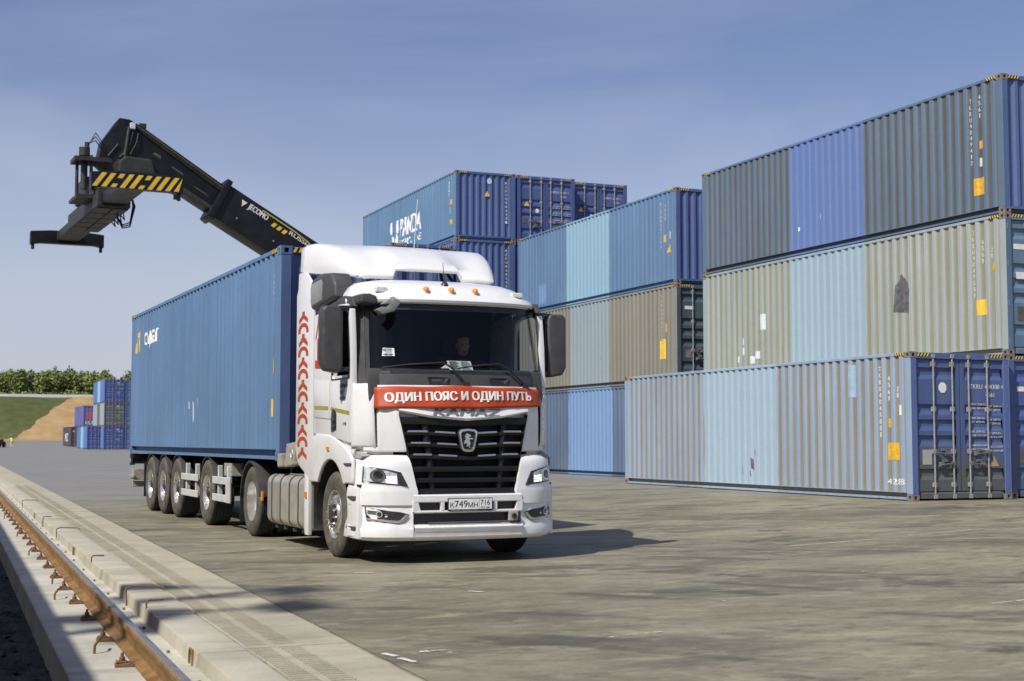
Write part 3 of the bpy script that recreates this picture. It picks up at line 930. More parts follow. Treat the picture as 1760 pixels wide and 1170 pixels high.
P_far_v = steel_paint('far_violet', (0.13, 0.13, 0.32), None, rust=0.05)

ZB = 0.205
HC, ST = 2.896, 2.591
GR = 'containers in the tall stack'
# --- the single one in front, side rust-washed
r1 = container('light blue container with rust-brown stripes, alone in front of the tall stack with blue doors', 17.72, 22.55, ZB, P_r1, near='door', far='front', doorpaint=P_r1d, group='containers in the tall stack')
column_text(r1, 'TKRU4045881', -5.09, 2.66, 0.105, M_print, w=0.062)
column_text(r1, '4561', -5.37, 2.46, 0.105, M_print, w=0.062)
column_text(r1, '28', -5.647, 2.24, 0.10, M_print, w=0.062)
mb = MB(); side_rect(mb, -5.80, -5.68, 1.66, 1.86); on_side(mb)('sticker', M_print, r1)
mb = MB(); side_rect(mb, -5.48, -5.34, 1.42, 1.60); on_side(mb)('faded_sticker', M_ochre, r1)
mb = MB(); side_rect(mb, -5.68, -5.32, 0.78, 1.12); on_side(mb)('warning_sticker', M_ochre, r1)
mb = MB(); put_text(mb, '4 288', 0.16, side_axes(-5.30, 0.30), bold=0.03, target_w=0.54, target_h=0.115); on_side(mb)('container_code', M_print, r1)
mb = MB()
for y, z, w, h in ((-0.42, 0.86, 0.07, 0.17), (-0.32, 0.62, 0.10, 0.3), (0.10, 0.5, 0.07, 0.28), (-0.26, 0.4, 0.05, 0.16)):
    mb.poly([(0, y - w/2, z - h/2), (0, y + w/3, z - h/2 + 0.05), (0, y + w/2, z + h/2), (0, y - w/4, z + h/3)])
on_side(mb)('scratch', M_scorch, r1)
mb = MB(); side_rect(mb, -4.35, -4.05, 2.05, 2.72); on_side(mb)('clean_patch', plain('pale_patch', (0.30, 0.40, 0.50), 0.6), r1)
door_text(r1, 'TKRU', 0.25, 2.19, 0.125); door_text(r1, '404300 4', 0.62, 2.19, 0.125); door_text(r1, '4561', 0.64, 2.03, 0.12)
add('sticker', MB().prism([(-0.42 + 0.10*math.cos(R(22.5+45*k)), 2.20 + 0.11*math.sin(R(22.5+45*k))) for k in range(8)], 'y', -6.096+0.036, -6.096+0.0405), M_print, r1)
door_data(r1, 0.66, 1.83, 4, 0.3); door_data(r1, 0.26, 1.86, 4, 0.2)
door_plate(r1, -0.82, 0.84, 0.22, 0.29, plain('aluminium_plate', (0.36, 0.35, 0.32), 0.5))
end_fig(r1, tri(0.82, 0.74, 0.12), plain('old_ochre', (0.38, 0.30, 0.12), 0.7), y=-6.096 + 0.0405)

# --- tall stack behind it
xr = 20.32; yr = 22.75
r0 = container('blue container under the tall stack, only its doors showing beside the rust-striped one', xr, yr, ZB, P_r0d, near='door', far='front', group=GR)
end_fig(r0, [(-0.98, 2.16), (-0.62, 2.16), (-0.62, 2.26), (-0.98, 2.26)], M_print, y=-6.096 + 0.0405); door_plate(r0, -0.82, 0.84, 0.22, 0.29, M_grime)
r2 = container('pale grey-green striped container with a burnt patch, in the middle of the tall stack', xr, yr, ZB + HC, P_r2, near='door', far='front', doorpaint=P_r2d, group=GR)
column_text(r2, 'TKRU4049551', -5.09, 2.66, 0.105, M_printold, w=0.062); column_text(r2, '4561', -5.37, 2.44, 0.105, M_printold, w=0.062); column_text(r2, '28', -5.647, 2.25, 0.10, M_printold, w=0.062)
mb = MB(); side_rect(mb, -5.50, -5.16, 0.85, 1.18); on_side(mb)('warning_sticker', M_yellow, r2)
mb = MB(); side_rect(mb, -5.78, -5.66, 1.75, 1.9); on_side(mb)('faded_sticker', M_ochre, r2)
mb = MB()
for a in range(1):
    mb.poly([(0, -2.42, 1.15), (0, -2.92, 1.1), (0, -3.0, 1.62), (0, -2.74, 2.0), (0, -2.5, 1.75)])
on_side(mb)('burnt_patch', M_scorch, r2)
for y, z, w, h in ((3.05, 1.14, 0.26, 0.42), (4.0, 0.82, 0.12, 0.15), (4.0, 0.55, 0.15, 0.20), (3.3, 0.42, 0.18, 0.2), (4.25, 0.16+0.2, 0.15, 0.17), (3.55, 0.30, 0.2, 0.2)):
    mb = MB(); side_rect(mb, y - w/2, y + w/2, z, z + h); on_side(mb)('sticker', plain('pale_sticker', (0.60, 0.64, 0.64), 0.6), r2)
end_fig(r2, [(-0.98, 2.16), (-0.58, 2.16), (-0.58, 2.27), (-0.98, 2.27)], M_print, y=-6.096 + 0.0405); door_plate(r2, -0.8, 0.84, 0.22, 0.29, M_grime); door_plate(r2, -0.78, 1.62, 0.3, 0.14, M_print)
r3 = container('slate blue container with a brighter blue middle, on top of the tall stack', xr, yr, ZB + 2*HC, P_r3, near='front', far='door', group=GR)
column_text(r3, 'TKRU4049412', -5.09, 2.58, 0.105, M_printold, w=0.062); column_text(r3, '4561', -5.37, 2.62, 0.105, M_printold, w=0.062)
mb = MB(); side_rect(mb, -5.48, -5.34, 1.45, 1.62); on_side(mb)('faded_sticker', M_ochre, r3)
mb = MB(); side_rect(mb, -5.46, -5.34, 1.08, 1.26); on_side(mb)('sticker', M_printold, r3)
mb = MB(); side_rect(mb, -5.50, -5.16, 0.48, 0.84); on_side(mb)('warning_sticker', M_ochre, r3)
mb = MB(); side_rect(mb, 0.35, 0.41, 0.78, 0.92); side_rect(mb, 1.3, 1.35, 0.62, 0.72); on_side(mb)('scratch', M_print, r3)

# --- the stack behind, along the same row
xf, yf = 20.62, 37.0
f1 = container('bright sky blue container at the bottom of the middle stack, behind the truck mirror', xf, yf, ZB, P_f1, near='door', far='front', group='containers in the middle stack')
f2 = container('khaki grey container with a bluish middle, second tier of the middle stack', xf, yf, ZB + HC, P_f2, near='door', far='front', doorpaint=P_f2d, group='containers in the middle stack')
mb = MB(); side_rect(mb, -5.35, -5.02, 0.72, 1.28); on_side(mb)('warning_sticker', M_yellow, f2)
mb = MB(); side_rect(mb, -5.42, -5.33, 1.5, 1.75); on_side(mb)('faded_sticker', M_ochre, f2)
column_text(f2, 'TKRU4050127', -5.09, 2.65, 0.105, M_printold, w=0.06)
end_fig(f2, [(-0.92, 2.14), (-0.6, 2.14), (-0.6, 2.24), (-0.92, 2.24)], M_print, y=-6.096 + 0.0405); door_plate(f2, -0.8, 0.84, 0.18, 0.24, M_cast)
f3 = container('mid blue container with a pale blue middle, top of the middle stack', xf, yf, ZB + 2*HC, P_f3, near='front', far='door', group='containers in the middle stack')
column_text(f3, 'RZDU0502733', -5.09, 2.6, 0.105, M_printold, w=0.06); column_text(f3, '45G1', -5.37, 2.5, 0.105, M_printold, w=0.06)
mb = MB(); side_rect(mb, -5.42, -5.30, 1.32, 1.55); on_side(mb)('faded_sticker', M_ochre, f3)
mb = MB(); side_rect(mb, -5.74, -5.64, 1.40, 1.62); on_side(mb)('sticker', M_print, f3)
mb = MB(); mb.poly([(0, -5.5, 0.98), (0, -5.8, 0.98), (0, -5.65, 1.24)]); on_side(mb)('warning_sticker', M_ochre, f3)
mb = MB(); side_rect(mb, 3.55, 4.15, 0.25, 0.95); on_side(mb)('clean_patch', plain('repainted_blue', (0.15, 0.25, 0.43), 0.5), f3)

# --- the far stack with the lettered container on top
GP = 'containers in the far stack behind the truck'
xp, yp = 18.30, 49.70
tiers = [HC, HC, HC, ST]
z = ZB
pst = []
hid = 'blue container low in the far stack behind the truck, hidden under its upper tiers'
for k, Hh in enumerate(tiers):
    lab = {3: 'blue container with big white lettering and paw marks, on top of the far stack', 2: 'dark blue ribbed container directly under the big white lettered one'}.get(k, hid)
    pst.append(container(lab, xp, yp, z, P_p4 if k == 3 else P_p, H=Hh, near='front', far='door', group=GP)); z += Hh
for col, name in ((1, 'beside the lettered one'), (2, 'farthest from the lettered one')):
    z = ZB
    for k, Hh in enumerate(tiers):
        lab = 'violet blue container with doors showing, high in the far stack, ' + name if k == 3 else hid
        c_ = container(lab, xp + 2.52 * col, yp + (0.05, 0.5)[col - 1], z, P_pdoor if k == 3 else P_p, H=Hh, near='door', far='front', group=GP); z += Hh
        if k == 3:
            door_text(c_, 'RZDU 50257 1', 0.24, 1.98, 0.12); door_text(c_, '45G1', 0.62, 1.82, 0.12); door_data(c_, 0.25, 1.45, 3, 0.3); door_data(c_, 0.70, 1.45, 3, 0.3)
            end_fig(c_, tri(-0.80, 1.50, 0.11), M_yellow, y=-6.096 + 0.0405)
            end_fig(c_, [(-0.36 + 0.08*math.cos(R(45*k2)), 1.25 + 0.09*math.sin(R(45*k2))) for k2 in range(8)], M_print, y=-6.096 + 0.0405)
            door_plate(c_, -0.92, 0.86, 0.2, 0.26, M_scorch)
z = ZB
for k, Hh in enumerate((HC, HC, ST)):
    lab = 'navy container with lock rods at the top of the low stack, under the lettered one' if k == 2 else hid
    container(lab, 15.76, 49.62, z, P_pdoor, H=Hh, near='door', far='front', group=GP); z += Hh
p4 = pst[3]
mb = MB(); put_text(mb, 'PANDA', 0.62, side_axes(0.72, 0.92), bold=0.015, shear=0.22, target_w=2.68, target_h=0.76, heavy=0.035)
on_side(mb)('lettering', M_print, p4)
mb = MB(); put_text(mb, 'EXPR', 0.3, side_axes(0.80, 0.50), bold=0.0, shear=0.1, target_w=1.2, target_h=0.28, heavy=0.012); put_text(mb, 'NE', 0.3, side_axes(-1.48, 0.50), bold=0.0, shear=0.1, target_w=0.52, target_h=0.28, heavy=0.012)
side_rect(mb, -0.62, -0.5, 0.70, 0.78); side_rect(mb, -0.85, -0.72, 0.50, 0.58); side_rect(mb, -1.0, -0.92, 0.66, 0.76)
on_side(mb)('lettering', M_print, p4)
mb = MB()
for y, z0, a, b in ((1.85, 1.45, 0.20, 0.28), (1.02, 1.42, 0.24, 0.30), (1.68, 0.83, 0.22, 0.25), (1.18, 0.88, 0.20, 0.27)):
    mb.poly([(0, y + a * math.cos(q) * (0.7 if math.sin(q) > 0 else 1), z0 + b * math.sin(q)) for q in [R(30 * k) for k in range(12)]])
on_side(mb)('logo', M_print, p4)
mb = MB(); side_rect(mb, -5.6, -5.35, 1.35, 1.55); side_rect(mb, -5.62, -5.35, 0.6, 0.78); on_side(mb)('faded_sticker', M_ochre, p4)
mb = MB(); side_rect(mb, -5.5, -5.42, 1.0, 1.25); on_side(mb)('sticker', M_print, p4)
column_text(p4, '45G1', -5.3, 2.3, 0.12, M_printold)
end_fig(p4, [(0.15 + 0.10*math.cos(R(45*k2)), 2.25 + 0.12*math.sin(R(45*k2))) for k2 in range(8)], plain('pale_blue_sticker', (0.5, 0.66, 0.78), 0.5))
end_fig(p4, tri(0.06, 1.75, 0.12), M_yellow)
for pc in (pst[3], pst[2]):
    mb = MB()
    for k in range(11): put_text(mb, 'RZDU0502431'[k], 0.13, axes((0.80, -6.096 + 0.0195, pc['h'] - 0.42 - k * 0.15), (1, 0, 0), (0, 0, 1)), bold=0.03, target_w=0.08)
    add('container_code', mb.mesh('container_code', fix=False), M_print, pc)

# --- small stacks far across the yard
GF = 'containers far across the yard'
def far_stack(X, Y, z, paints, labels, near='door', **kw):
    for p, lab in zip(paints, labels):
        c_ = container(lab, X, Y, z, p, near=near, far='front', detail=1, group=GF, stripes=False, **kw); z += HC
        yield c_
zf = gz(20.8, 182) + 0.005
fs = list(far_stack(20.8, 182.2, zf, (P_far_a, P_far_g, P_far_a), ('blue container at the foot of the distant three-high stack', 'grey container with a dark middle, second tier of the distant stack', 'blue container with a pale blue middle, top of the distant three-high stack')))
for c_ in fs:
    for k in range(3): 
        for xx in (0.28, 0.72):
            if (k + int(xx * 10)) % 3: door_text(c_, 'KG 32500', xx, 2.2 - 0.5 * k, 0.12)
    door_text(c_, '4045', 0.3, 2.4, 0.22)
list(far_stack(23.35, 182.2, zf, (P_p, P_p, P_p), ('dark blue container at the rear edge of the trailer, ground tier of the distant stack',) + ('dark blue container at the rear edge of the trailer, second tier of the distant stack', 'dark blue container at the rear edge of the trailer, top tier of the distant stack')))
b1 = list(far_stack(19.15, 185.4, gz(18, 186) + 0.005, (P_far_a,), ('single blue container with a pale middle between the dark grey one and distant stack',)))
d1 = list(far_stack(19.85, 214.0, gz(16, 215) + 0.005, (P_far_d,), ('dark grey container with white lettering, nearest the distant earth bank',)))
mb = MB(); put_text(mb, 'MSC', 0.8, side_axes(2.6, 0.75), bold=0.05, target_w=4.6, target_h=1.2); on_side(mb)('lettering', M_print, d1[0])
door_text(d1[0], 'MSCU 50', -0.9, 2.1, 0.3)
v0 = list(far_stack(20.5, 203.5, gz(18, 205) + 0.005, (P_far_d, P_far_v), ('blue container under the red and violet one, behind the distant stack', 'violet container with a red side and white lettering, behind the distant stack')))
end_fig(v0[1], [(-0.9, 1.0), (0.95, 1.0), (0.95, 2.0), (-0.9, 2.0)], plain('red_field', (0.40, 0.09, 0.13), 0.6), name='red_field', y=-6.096 + 0.0405)
mb = MB(); put_text(mb, 'HUB17', 0.5, axes((-0.9, -6.096 + 0.036, 0.3), (1, 0, 0), (0, 0, 1)), bold=0.04, target_w=1.7, target_h=0.45); add('lettering', mb.mesh('lettering', fix=False), M_print, v0[1])
# ------------------------------------------------------------------ wheels
M_tyre = NT('tyre_rubber', 0.85, spec=0.25)
_n = M_tyre.noise(scale=7, detail=5)
M_tyre.base(M_tyre.mix(M_tyre.ramp(_n, 0.3, 0.7), (0.055, 0.05, 0.042), (0.13, 0.118, 0.095))).bump(M_tyre.noise(scale=60, detail=3), 0.15, 0.004)
M_tyre = M_tyre.m
M_tread = plain('tyre_tread', (0.028, 0.027, 0.026), 0.9, var=0.4, scale=25)
M_alu = plain('bare_aluminium', (0.72, 0.70, 0.66), 0.28, metal=0.85, var=0.12, scale=8)
M_alu2 = plain('brushed_tank_aluminium', (0.50, 0.475, 0.41), 0.42, metal=0.55, var=0.14, scale=5)
M_steelgrey = plain('grey_frame_paint', (0.50, 0.50, 0.48), 0.5, var=0.12)
M_hub = plain('greasy_hub', (0.035, 0.032, 0.03), 0.5, var=0.5, scale=20)
M_chrome = plain('chrome', (0.72, 0.72, 0.72), 0.18, metal=0.9, var=0.06)
M_plastic = plain('black_plastic', (0.022, 0.022, 0.024), 0.42, var=0.2, scale=12)
M_plastic2 = plain('dark_grey_plastic', (0.060, 0.059, 0.059), 0.5, var=0.18, scale=10)
M_frame = plain('chassis_black', (0.018, 0.017, 0.017), 0.6, var=0.4, scale=8)
M_dusty = plain('dusty_steel', (0.30, 0.28, 0.235), 0.75, var=0.25, scale=12)
M_amber = plain('amber_lens', (0.75, 0.24, 0.02), 0.2, var=0.1, coat=0.5)
M_strap = plain('tank_strap', (0.06, 0.06, 0.06), 0.5)
def wheel_parts(kind, dia, width):
    r = dia / 2
    def tyre():
        mb = MB(); w = width
        prof = [(0.292, 0.03), (0.30, 0.012), (r*0.70, 0.0), (r*0.80, -0.004), (r*0.90, 0.006), (r*0.955, 0.02), (r*0.985, 0.035)]
        mats = [0]*6
        n = 5
        for k in range(n):
            o0 = 0.045 + (w - 0.09) * k / n; o1 = 0.045 + (w - 0.09) * (k + 1) / n
            prof += [(r, o0 + 0.004), (r, o1 - 0.012), (r - 0.012, o1 - 0.008), (r - 0.012, o1)]
            mats += [1]*4
        prof += [(r*0.985, w - 0.03), (r*0.9, w), (0.30, w - 0.01)]
        mats += [1, 0, 0]
        mb.lathe(prof, 40, mats=mats[:len(prof)-1])
        return mb.mesh('tyre', smooth=40)
    me = cmesh(('tyre', dia, width), tyre)
    out = [('tyre', me, [M_tyre, M_tread])]
    def holes(mb, rad, off, n, size):
        for k in range(n):
            a = 2*math.pi*k/n
            mb.poly([(off, math.cos(a)*rad + math.cos(b)*size*0.7, math.sin(a)*rad + math.sin(b)*size) for b in [2*math.pi*j/10 for j in range(10)]])
    if kind == 'front':
        def rim():
            mb = MB()
            mb.lathe([(0.292, 0.03), (0.286, 0.012), (0.275, 0.018), (0.268, 0.10), (0.25, 0.085), (0.225, 0.035), (0.185, 0.018), (0.165, 0.022), (0.165, 0.0), (0.10, 0.0)], 40)
            mb.cur = 1
            for k in range(10):
                a = 2*math.pi*(k+0.5)/10
                M = Matrix.Rotation(a, 4, 'X')
                c = Vector((0.056, 0, 0.2375)); t = Vector((-0.05, 0, -0.025)).normalized(); nrm = Vector((-0.025, 0, 0.05)).normalized()
                mb.poly([M @ (c - nrm*0.0 + Vector((-0.0045, 0, 0.0)) + t*math.cos(b)*0.026 + Vector((0,1,0))*math.sin(b)*0.024) for b in [2*math.pi*j/12 for j in range(12)]])
            return mb.mesh('rim', smooth=35)
        def hub():
            mb = MB()
            mb.lathe([(0.158, 0.02), (0.152, -0.004), (0.12, -0.010), (0.10, -0.014), (0.094, -0.028), (0.08, -0.034), (0.0, -0.036)], 28)
            mb.cur = 1
            for k in range(10):
                a = 2*math.pi*k/10
                mb.lathe([(0.018, 0.0), (0.018, -0.03), (0.01, -0.034), (0.01, -0.048), (0.0, -0.048)], 6, Matrix.Translation((0.0, math.cos(a)*0.142, math.sin(a)*0.142)))
            return mb.mesh('hub', smooth=35)
        out += [('rim', cmesh('rimF', rim), [M_alu, M_hole]), ('hub', cmesh('hubF', hub), [M_hub, M_chrome])]
    elif kind == 'drive':
        def rim():
            mb = MB()
            mb.lathe([(0.292, 0.03), (0.286, 0.012), (0.276, 0.02), (0.272, 0.10), (0.262, 0.15), (0.235, 0.20), (0.19, 0.225), (0.15, 0.228), (0.15, 0.14), (0.13, 0.12), (0.0, 0.118)], 40)
            return mb.mesh('rim', smooth=35)
        out += [('rim', cmesh('rimD', rim), [M_alu, M_hole])]
    else:
        def rim():
            mb = MB()
            mb.lathe([(0.292, 0.03), (0.286, 0.012), (0.276, 0.018), (0.270, 0.07), (0.25, 0.105), (0.20, 0.09), (0.17, 0.075), (0.15, 0.075)], 36)
            mb.cur = 1
            for k in range(10):
                a = 2*math.pi*(k+0.5)/10
                mb.poly([(0.085, math.cos(a)*0.226 + math.cos(b)*0.024, math.sin(a)*0.226 + math.sin(b)*0.024) for b in [2*math.pi*j/10 for j in range(10)]])
            return mb.mesh('rim', smooth=35)
        def hub():
            mb = MB()
            mb.lathe([(0.15, 0.08), (0.15, 0.065), (0.09, 0.055), (0.08, 0.035), (0.065, 0.025), (0.0, 0.022)], 24)
            mb.cur = 1
            for k in range(10):
                a = 2*math.pi*k/10
                mb.lathe([(0.017, 0.07), (0.017, 0.035), (0.0, 0.033)], 6, Matrix.Translation((0.0, math.cos(a)*0.165, math.sin(a)*0.165)))
            return mb.mesh('hub', smooth=35)
        out += [('rim', cmesh('rimT', rim), [M_alu, M_hole]), ('hub', cmesh('hubT', hub), [M_hub, M_chrome])]
    return out
def add_wheel(parent, kind, dia, width, x, y, z, side, spin=0.0):
    """outer face at x; side -1 left (faces -x), 1 right"""
    w = None
    for nm, me, ms in wheel_parts(kind, dia, width):
        Mx = Matrix.Translation((x, y, z)) @ Matrix.Rotation(0 if side < 0 else R(180), 4, 'Z') @ Matrix.Rotation(spin, 4, 'X')
        if nm == 'tyre':
            w = add('wheel', me, ms, parent, Mx)
        else:
            add(nm, me, ms, w)
    return w

# ------------------------------------------------------------------ the truck (x right, y back, z up; origin on the ground under the front axle)
TA = R(1.6)
TO = (5.71, 16.43, 0.0)
truck = thing('truck', 'white tractor truck with a black grille and a red banner, pulling the blue container', 'truck', TO, TA)
def truck_point(x, y, z):
    ca, sa = math.cos(TA), math.sin(TA)
    return (TO[0] + ca*x - sa*y, TO[1] + sa*x + ca*y, z)

t = NT('white_truck_paint', 0.28, spec=0.5, coat=0.35)
_n = t.noise(scale=1.8, detail=4); _d = t.noise((3, 3, 1.2), 3.0, 6, 0.65)
_low = t.ramp(t.xyz()[2], 0.2, 1.3, 0.16, 0.0)
t.base(t.mix(t.ramp(t.math('ADD', _d, _low), 0.60, 0.82, 0, 0.22), t.mix(t.ramp(_n, 0.3, 0.7), (0.70, 0.70, 0.69), (0.735, 0.735, 0.72)), (0.46, 0.43, 0.36)))
t.rough(t.ramp(_n, 0.3, 0.7, 0.22, 0.34))
M_white = t.m
M_orange = plain('orange_red_film', (0.42, 0.052, 0.010), 0.5, var=0.08)
M_olive = plain('reflective_strip', (0.34, 0.27, 0.045), 0.4, var=0.1)
M_greyfilm = plain('grey_film', (0.33, 0.325, 0.33), 0.4)
M_inkblue = plain('dark_blue_print', (0.03, 0.03, 0.12), 0.5)
M_seam = plain('seam_dark', (0.05, 0.05, 0.05), 0.8)

# --- cab shell, a loft of plan outlines
def cab_level(z):
    """half width, front y at the centre, corner softness at height z"""
    T = [(1.20, 1.165, -1.135, 1.0), (1.30, 1.185, -1.155, 1.0), (1.60, 1.20, -1.150, 1.0), (1.95, 1.205, -1.125, 1.0), (2.10, 1.205, -1.10, 1.0), (2.50, 1.185, -1.00, 1.0),
         (2.94, 1.155, -0.895, 1.0), (3.02, 1.15, -0.88, 1.0), (3.10, 1.12, -0.82, 1.0), (3.18, 1.06, -0.70, 1.0), (3.24, 0.97, -0.53, 1.0), (3.275, 0.85, -0.33, 1.0)]
    if z <= T[0][0]: return T[0][1:3]
    for a, b in zip(T, T[1:]):
        if z <= b[0]:
            f = (z - a[0]) / (b[0] - a[0])
            return (a[1] + (b[1]-a[1])*f, a[2] + (b[2]-a[2])*f)
    return T[-1][1:3]
CAB_REAR = 0.80
def cab_plan(z, off=0.0):
    """half outline from the front centre round to the rear, x >= 0"""
    hw, yf = cab_level(z)
    k = hw / 1.205
    P = [(0.0, yf), (0.30*k, yf + 0.008), (0.60*k, yf + 0.035), (0.85*k, yf + 0.095), (1.00*k, yf + 0.175), (1.085*k, yf + 0.27), (1.15*k, yf + 0.385), (hw - 0.008, yf + 0.50)]
    for i, y in enumerate((-0.62, -0.50, 0.0, 0.10, 0.46)):
        P.append((hw, max(y, yf + 0.53 + 0.03*i)))
    P.append((hw, CAB_REAR))
    if off:
        Q = []
        for i, p in enumerate(P):
            a = P[max(0, i-1)]; b = P[min(len(P)-1, i+1)]
            tx, ty = b[0]-a[0], b[1]-a[1]; l = math.hypot(tx, ty)
            Q.append((p[0] + off*(-ty)/l*-1, p[1] - off*tx/l))
        P = Q
        P[0] = (0.0, P[0][1])
    return P
ZL = [1.20, 1.30, 1.45, 1.60, 1.80, 1.97, 2.13, 2.30, 2.50, 2.72, 2.94, 3.02, 3.10, 3.18, 3.24, 3.275]
def shell_rows(zs, off=0.0):
    rows = []
    for z in zs:
        h = cab_plan(z, off)
        rows.append([(-x, y, z) for x, y in h[:0:-1]] + [(x, y, z) for x, y in h])
    return rows
rows = shell_rows(ZL)
mb = MB()
idx = [mb.pts(r) for r in rows]
n = len(rows[0]); mid = n // 2                                    # mid = front centre column
for j in range(len(ZL) - 1):
    for i in range(n - 1):
        k = min(abs(i - mid), abs(i + 1 - mid))                  # 0 at the front centre, grows round the side
        if 6 <= j <= 9 and k <= 4: continue                        # windscreen
        if 6 <= j <= 9 and k in (7, 8, 9, 10): continue                # door window
        mb.cur = 1 if (6 <= j <= 10 and k == 5) else 0        # dark pillar trim
        if j <= 2 and k <= 2: continue                             # open behind the grille
        if 5 <= j < 6 and k <= 5: mb.cur = 1                       # black cowl under the screen
        mb.face((idx[j][i], idx[j][i+1], idx[j+1][i+1], idx[j+1][i]))
mb.cur = 0
mb.face(idx[-1]); 
# rear wall of the cab
rw = [(r[0], r[-1]) for r in rows]
for a, b in zip(rw, rw[1:]): mb.poly([a[0], a[1], b[1], b[0]])
add('cab', mb.mesh('cab', smooth=32), [M_white, M_plastic2], truck)
mb = MB(); mb.box((-1.14, -0.9, 1.16), (1.14, CAB_REAR - 0.01, 1.21)); add('cab_floor', mb, M_frame, truck)

# --- windscreen: a real pane just inside the opening
def schlick(g):
    """mirror share of a pane, the same from both sides"""
    lw = g.nodes.new('ShaderNodeLayerWeight'); lw.inputs['Blend'].default_value = 0.5
    p = g.nodes.new('ShaderNodeMath'); p.operation = 'POWER'; p.inputs[1].default_value = 4.0
    q = g.nodes.new('ShaderNodeMath'); q.operation = 'MULTIPLY_ADD'; q.inputs[1].default_value = 0.92; q.inputs[2].default_value = 0.028
    g.links.new(lw.outputs['Facing'], p.inputs[0]); g.links.new(p.outputs[0], q.inputs[0])
    return q
M_glass = bpy.data.materials.new('tinted_glass'); M_glass.use_nodes = True
g = M_glass.node_tree; g.nodes.clear()
go = g.nodes.new('ShaderNodeOutputMaterial'); gm = g.nodes.new('ShaderNodeMixShader'); gt = g.nodes.new('ShaderNodeBsdfTransparent'); gg = g.nodes.new('ShaderNodeBsdfGlossy'); gf = schlick(g)
gt.inputs['Color'].default_value = (0.74, 0.78, 0.78, 1); gg.inputs['Roughness'].default_value = 0.02; gg.inputs['Color'].default_value = (0.9, 0.9, 0.9, 1)
g.links.new(gf.outputs[0], gm.inputs[0]); g.links.new(gt.outputs[0], gm.inputs[1]); g.links.new(gg.outputs[0], gm.inputs[2]); g.links.new(gm.outputs[0], go.inputs['Surface'])
ws_z = [2.135, 2.20, 2.30, 2.50, 2.72, 2.90, 2.935]
def ws_row(z, off):
    h = cab_plan(z, off)[:6]
    h[-1] = (h[-1][0] - 0.004, h[-1][1])
    fine = []
    for a, b in zip(h, h[1:]):
        for q in range(3): fine.append((a[0] + (b[0]-a[0])*q/3, a[1] + (b[1]-a[1])*q/3))
    fine.append(h[-1])
    return [(-x, y, z) for x, y in fine[:0:-1]] + [(x, y, z) for x, y in fine]
mb = MB(); mb.grid([ws_row(z, -0.012) for z in ws_z])
ws = add('windscreen', mb.mesh('windscreen', smooth=60), M_glass, truck)
mb = MB()                                                        # black printed border of the glass
for z0, z1 in ((2.135, 2.165), (2.865, 2.935)): mb.grid([ws_row(z0, -0.006), ws_row(z1, -0.006)])
for s in (-1, 1):
    r_ = []
    for z in ws_z:
        h = cab_plan(z, -0.006); a, b = h[4], h[5]
        r_.append([(s*(a[0] + (b[0]-a[0])*0.55), a[1] + (b[1]-a[1])*0.55, z), (s*b[0], b[1], z)])
    mb.grid(r_)
add('screen_border', mb.mesh('screen_border', fix=False), M_plastic, ws)

# --- roof lip above the screen and dark trim above the doors
mb = MB()
def lip(z, o): 
    h = cab_plan(z, o)[:8]
    return [(-x, y, z) for x, y in h[:0:-1]] + [(x, y, z) for x, y in h]
mb.grid([lip(2.955, 0.0), lip(2.955, 0.05), lip(2.985, 0.065), lip(3.03, 0.05), lip(3.06, 0.02), lip(3.07, -0.005)])
add('roof_lip', mb.mesh('roof_lip', smooth=50), M_white, truck)
for s in (-1, 1):
    mb = MB()
    P = [(-0.70, 2.90), (-0.60, 3.02), (-0.30, 3.055), (0.10, 3.03), (0.60, 2.965), (0.60, 2.90), (0.10, 2.955), (-0.3, 2.955)]
    mb.prism(P, 'x', s*1.12, s*1.19)
    add('door_top_trim', mb.mesh('door_top_trim', bevel=0.012, smooth=40), M_plastic2, truck)

# --- doors: frame round an open window
def side_plate(name, outer, hole, x0, x1, s, mats, parent, bevel=0.008):
    """a plate on the cab side with an optional window hole; outlines in (y, z)"""
    mb = MB()
    if hole is None:
        mb.prism(outer, 'x', s*x0, s*x1)
    else:
        n = len(outer)
        rings = [mb.pts([(s*x, y, z) for y, z in loop]) for x, loop in ((x0, outer), (x1, outer), (x1, hole), (x0, hole))]
        for a, b in zip(rings, rings[1:] + rings[:1]):
            for k in range(n): mb.face((a[k], a[(k+1)%n], b[(k+1)%n], b[k]))
    return add(name, mb.mesh(name, bevel=bevel, seg=2, smooth=40), mats, parent)
D_out = [(-0.72, 1.345), (-0.30, 1.385), (0.075, 1.42), (0.085, 1.70), (0.085, 2.15), (0.085, 2.60), (0.075, 2.92), (-0.20, 2.955), (-0.50, 2.945), (-0.655, 2.87), (-0.71, 2.50), (-0.735, 2.10), (-0.735, 1.70)]
D_in  = [(-0.63, 2.10), (-0.30, 2.10), (-0.05, 2.10), (0.015, 2.115), (0.03, 2.20), (0.03, 2.60), (0.02, 2.83), (-0.20, 2.885), (-0.46, 2.885), (-0.585, 2.82), (-0.635, 2.55), (-0.66, 2.35), (-0.665, 2.17)]
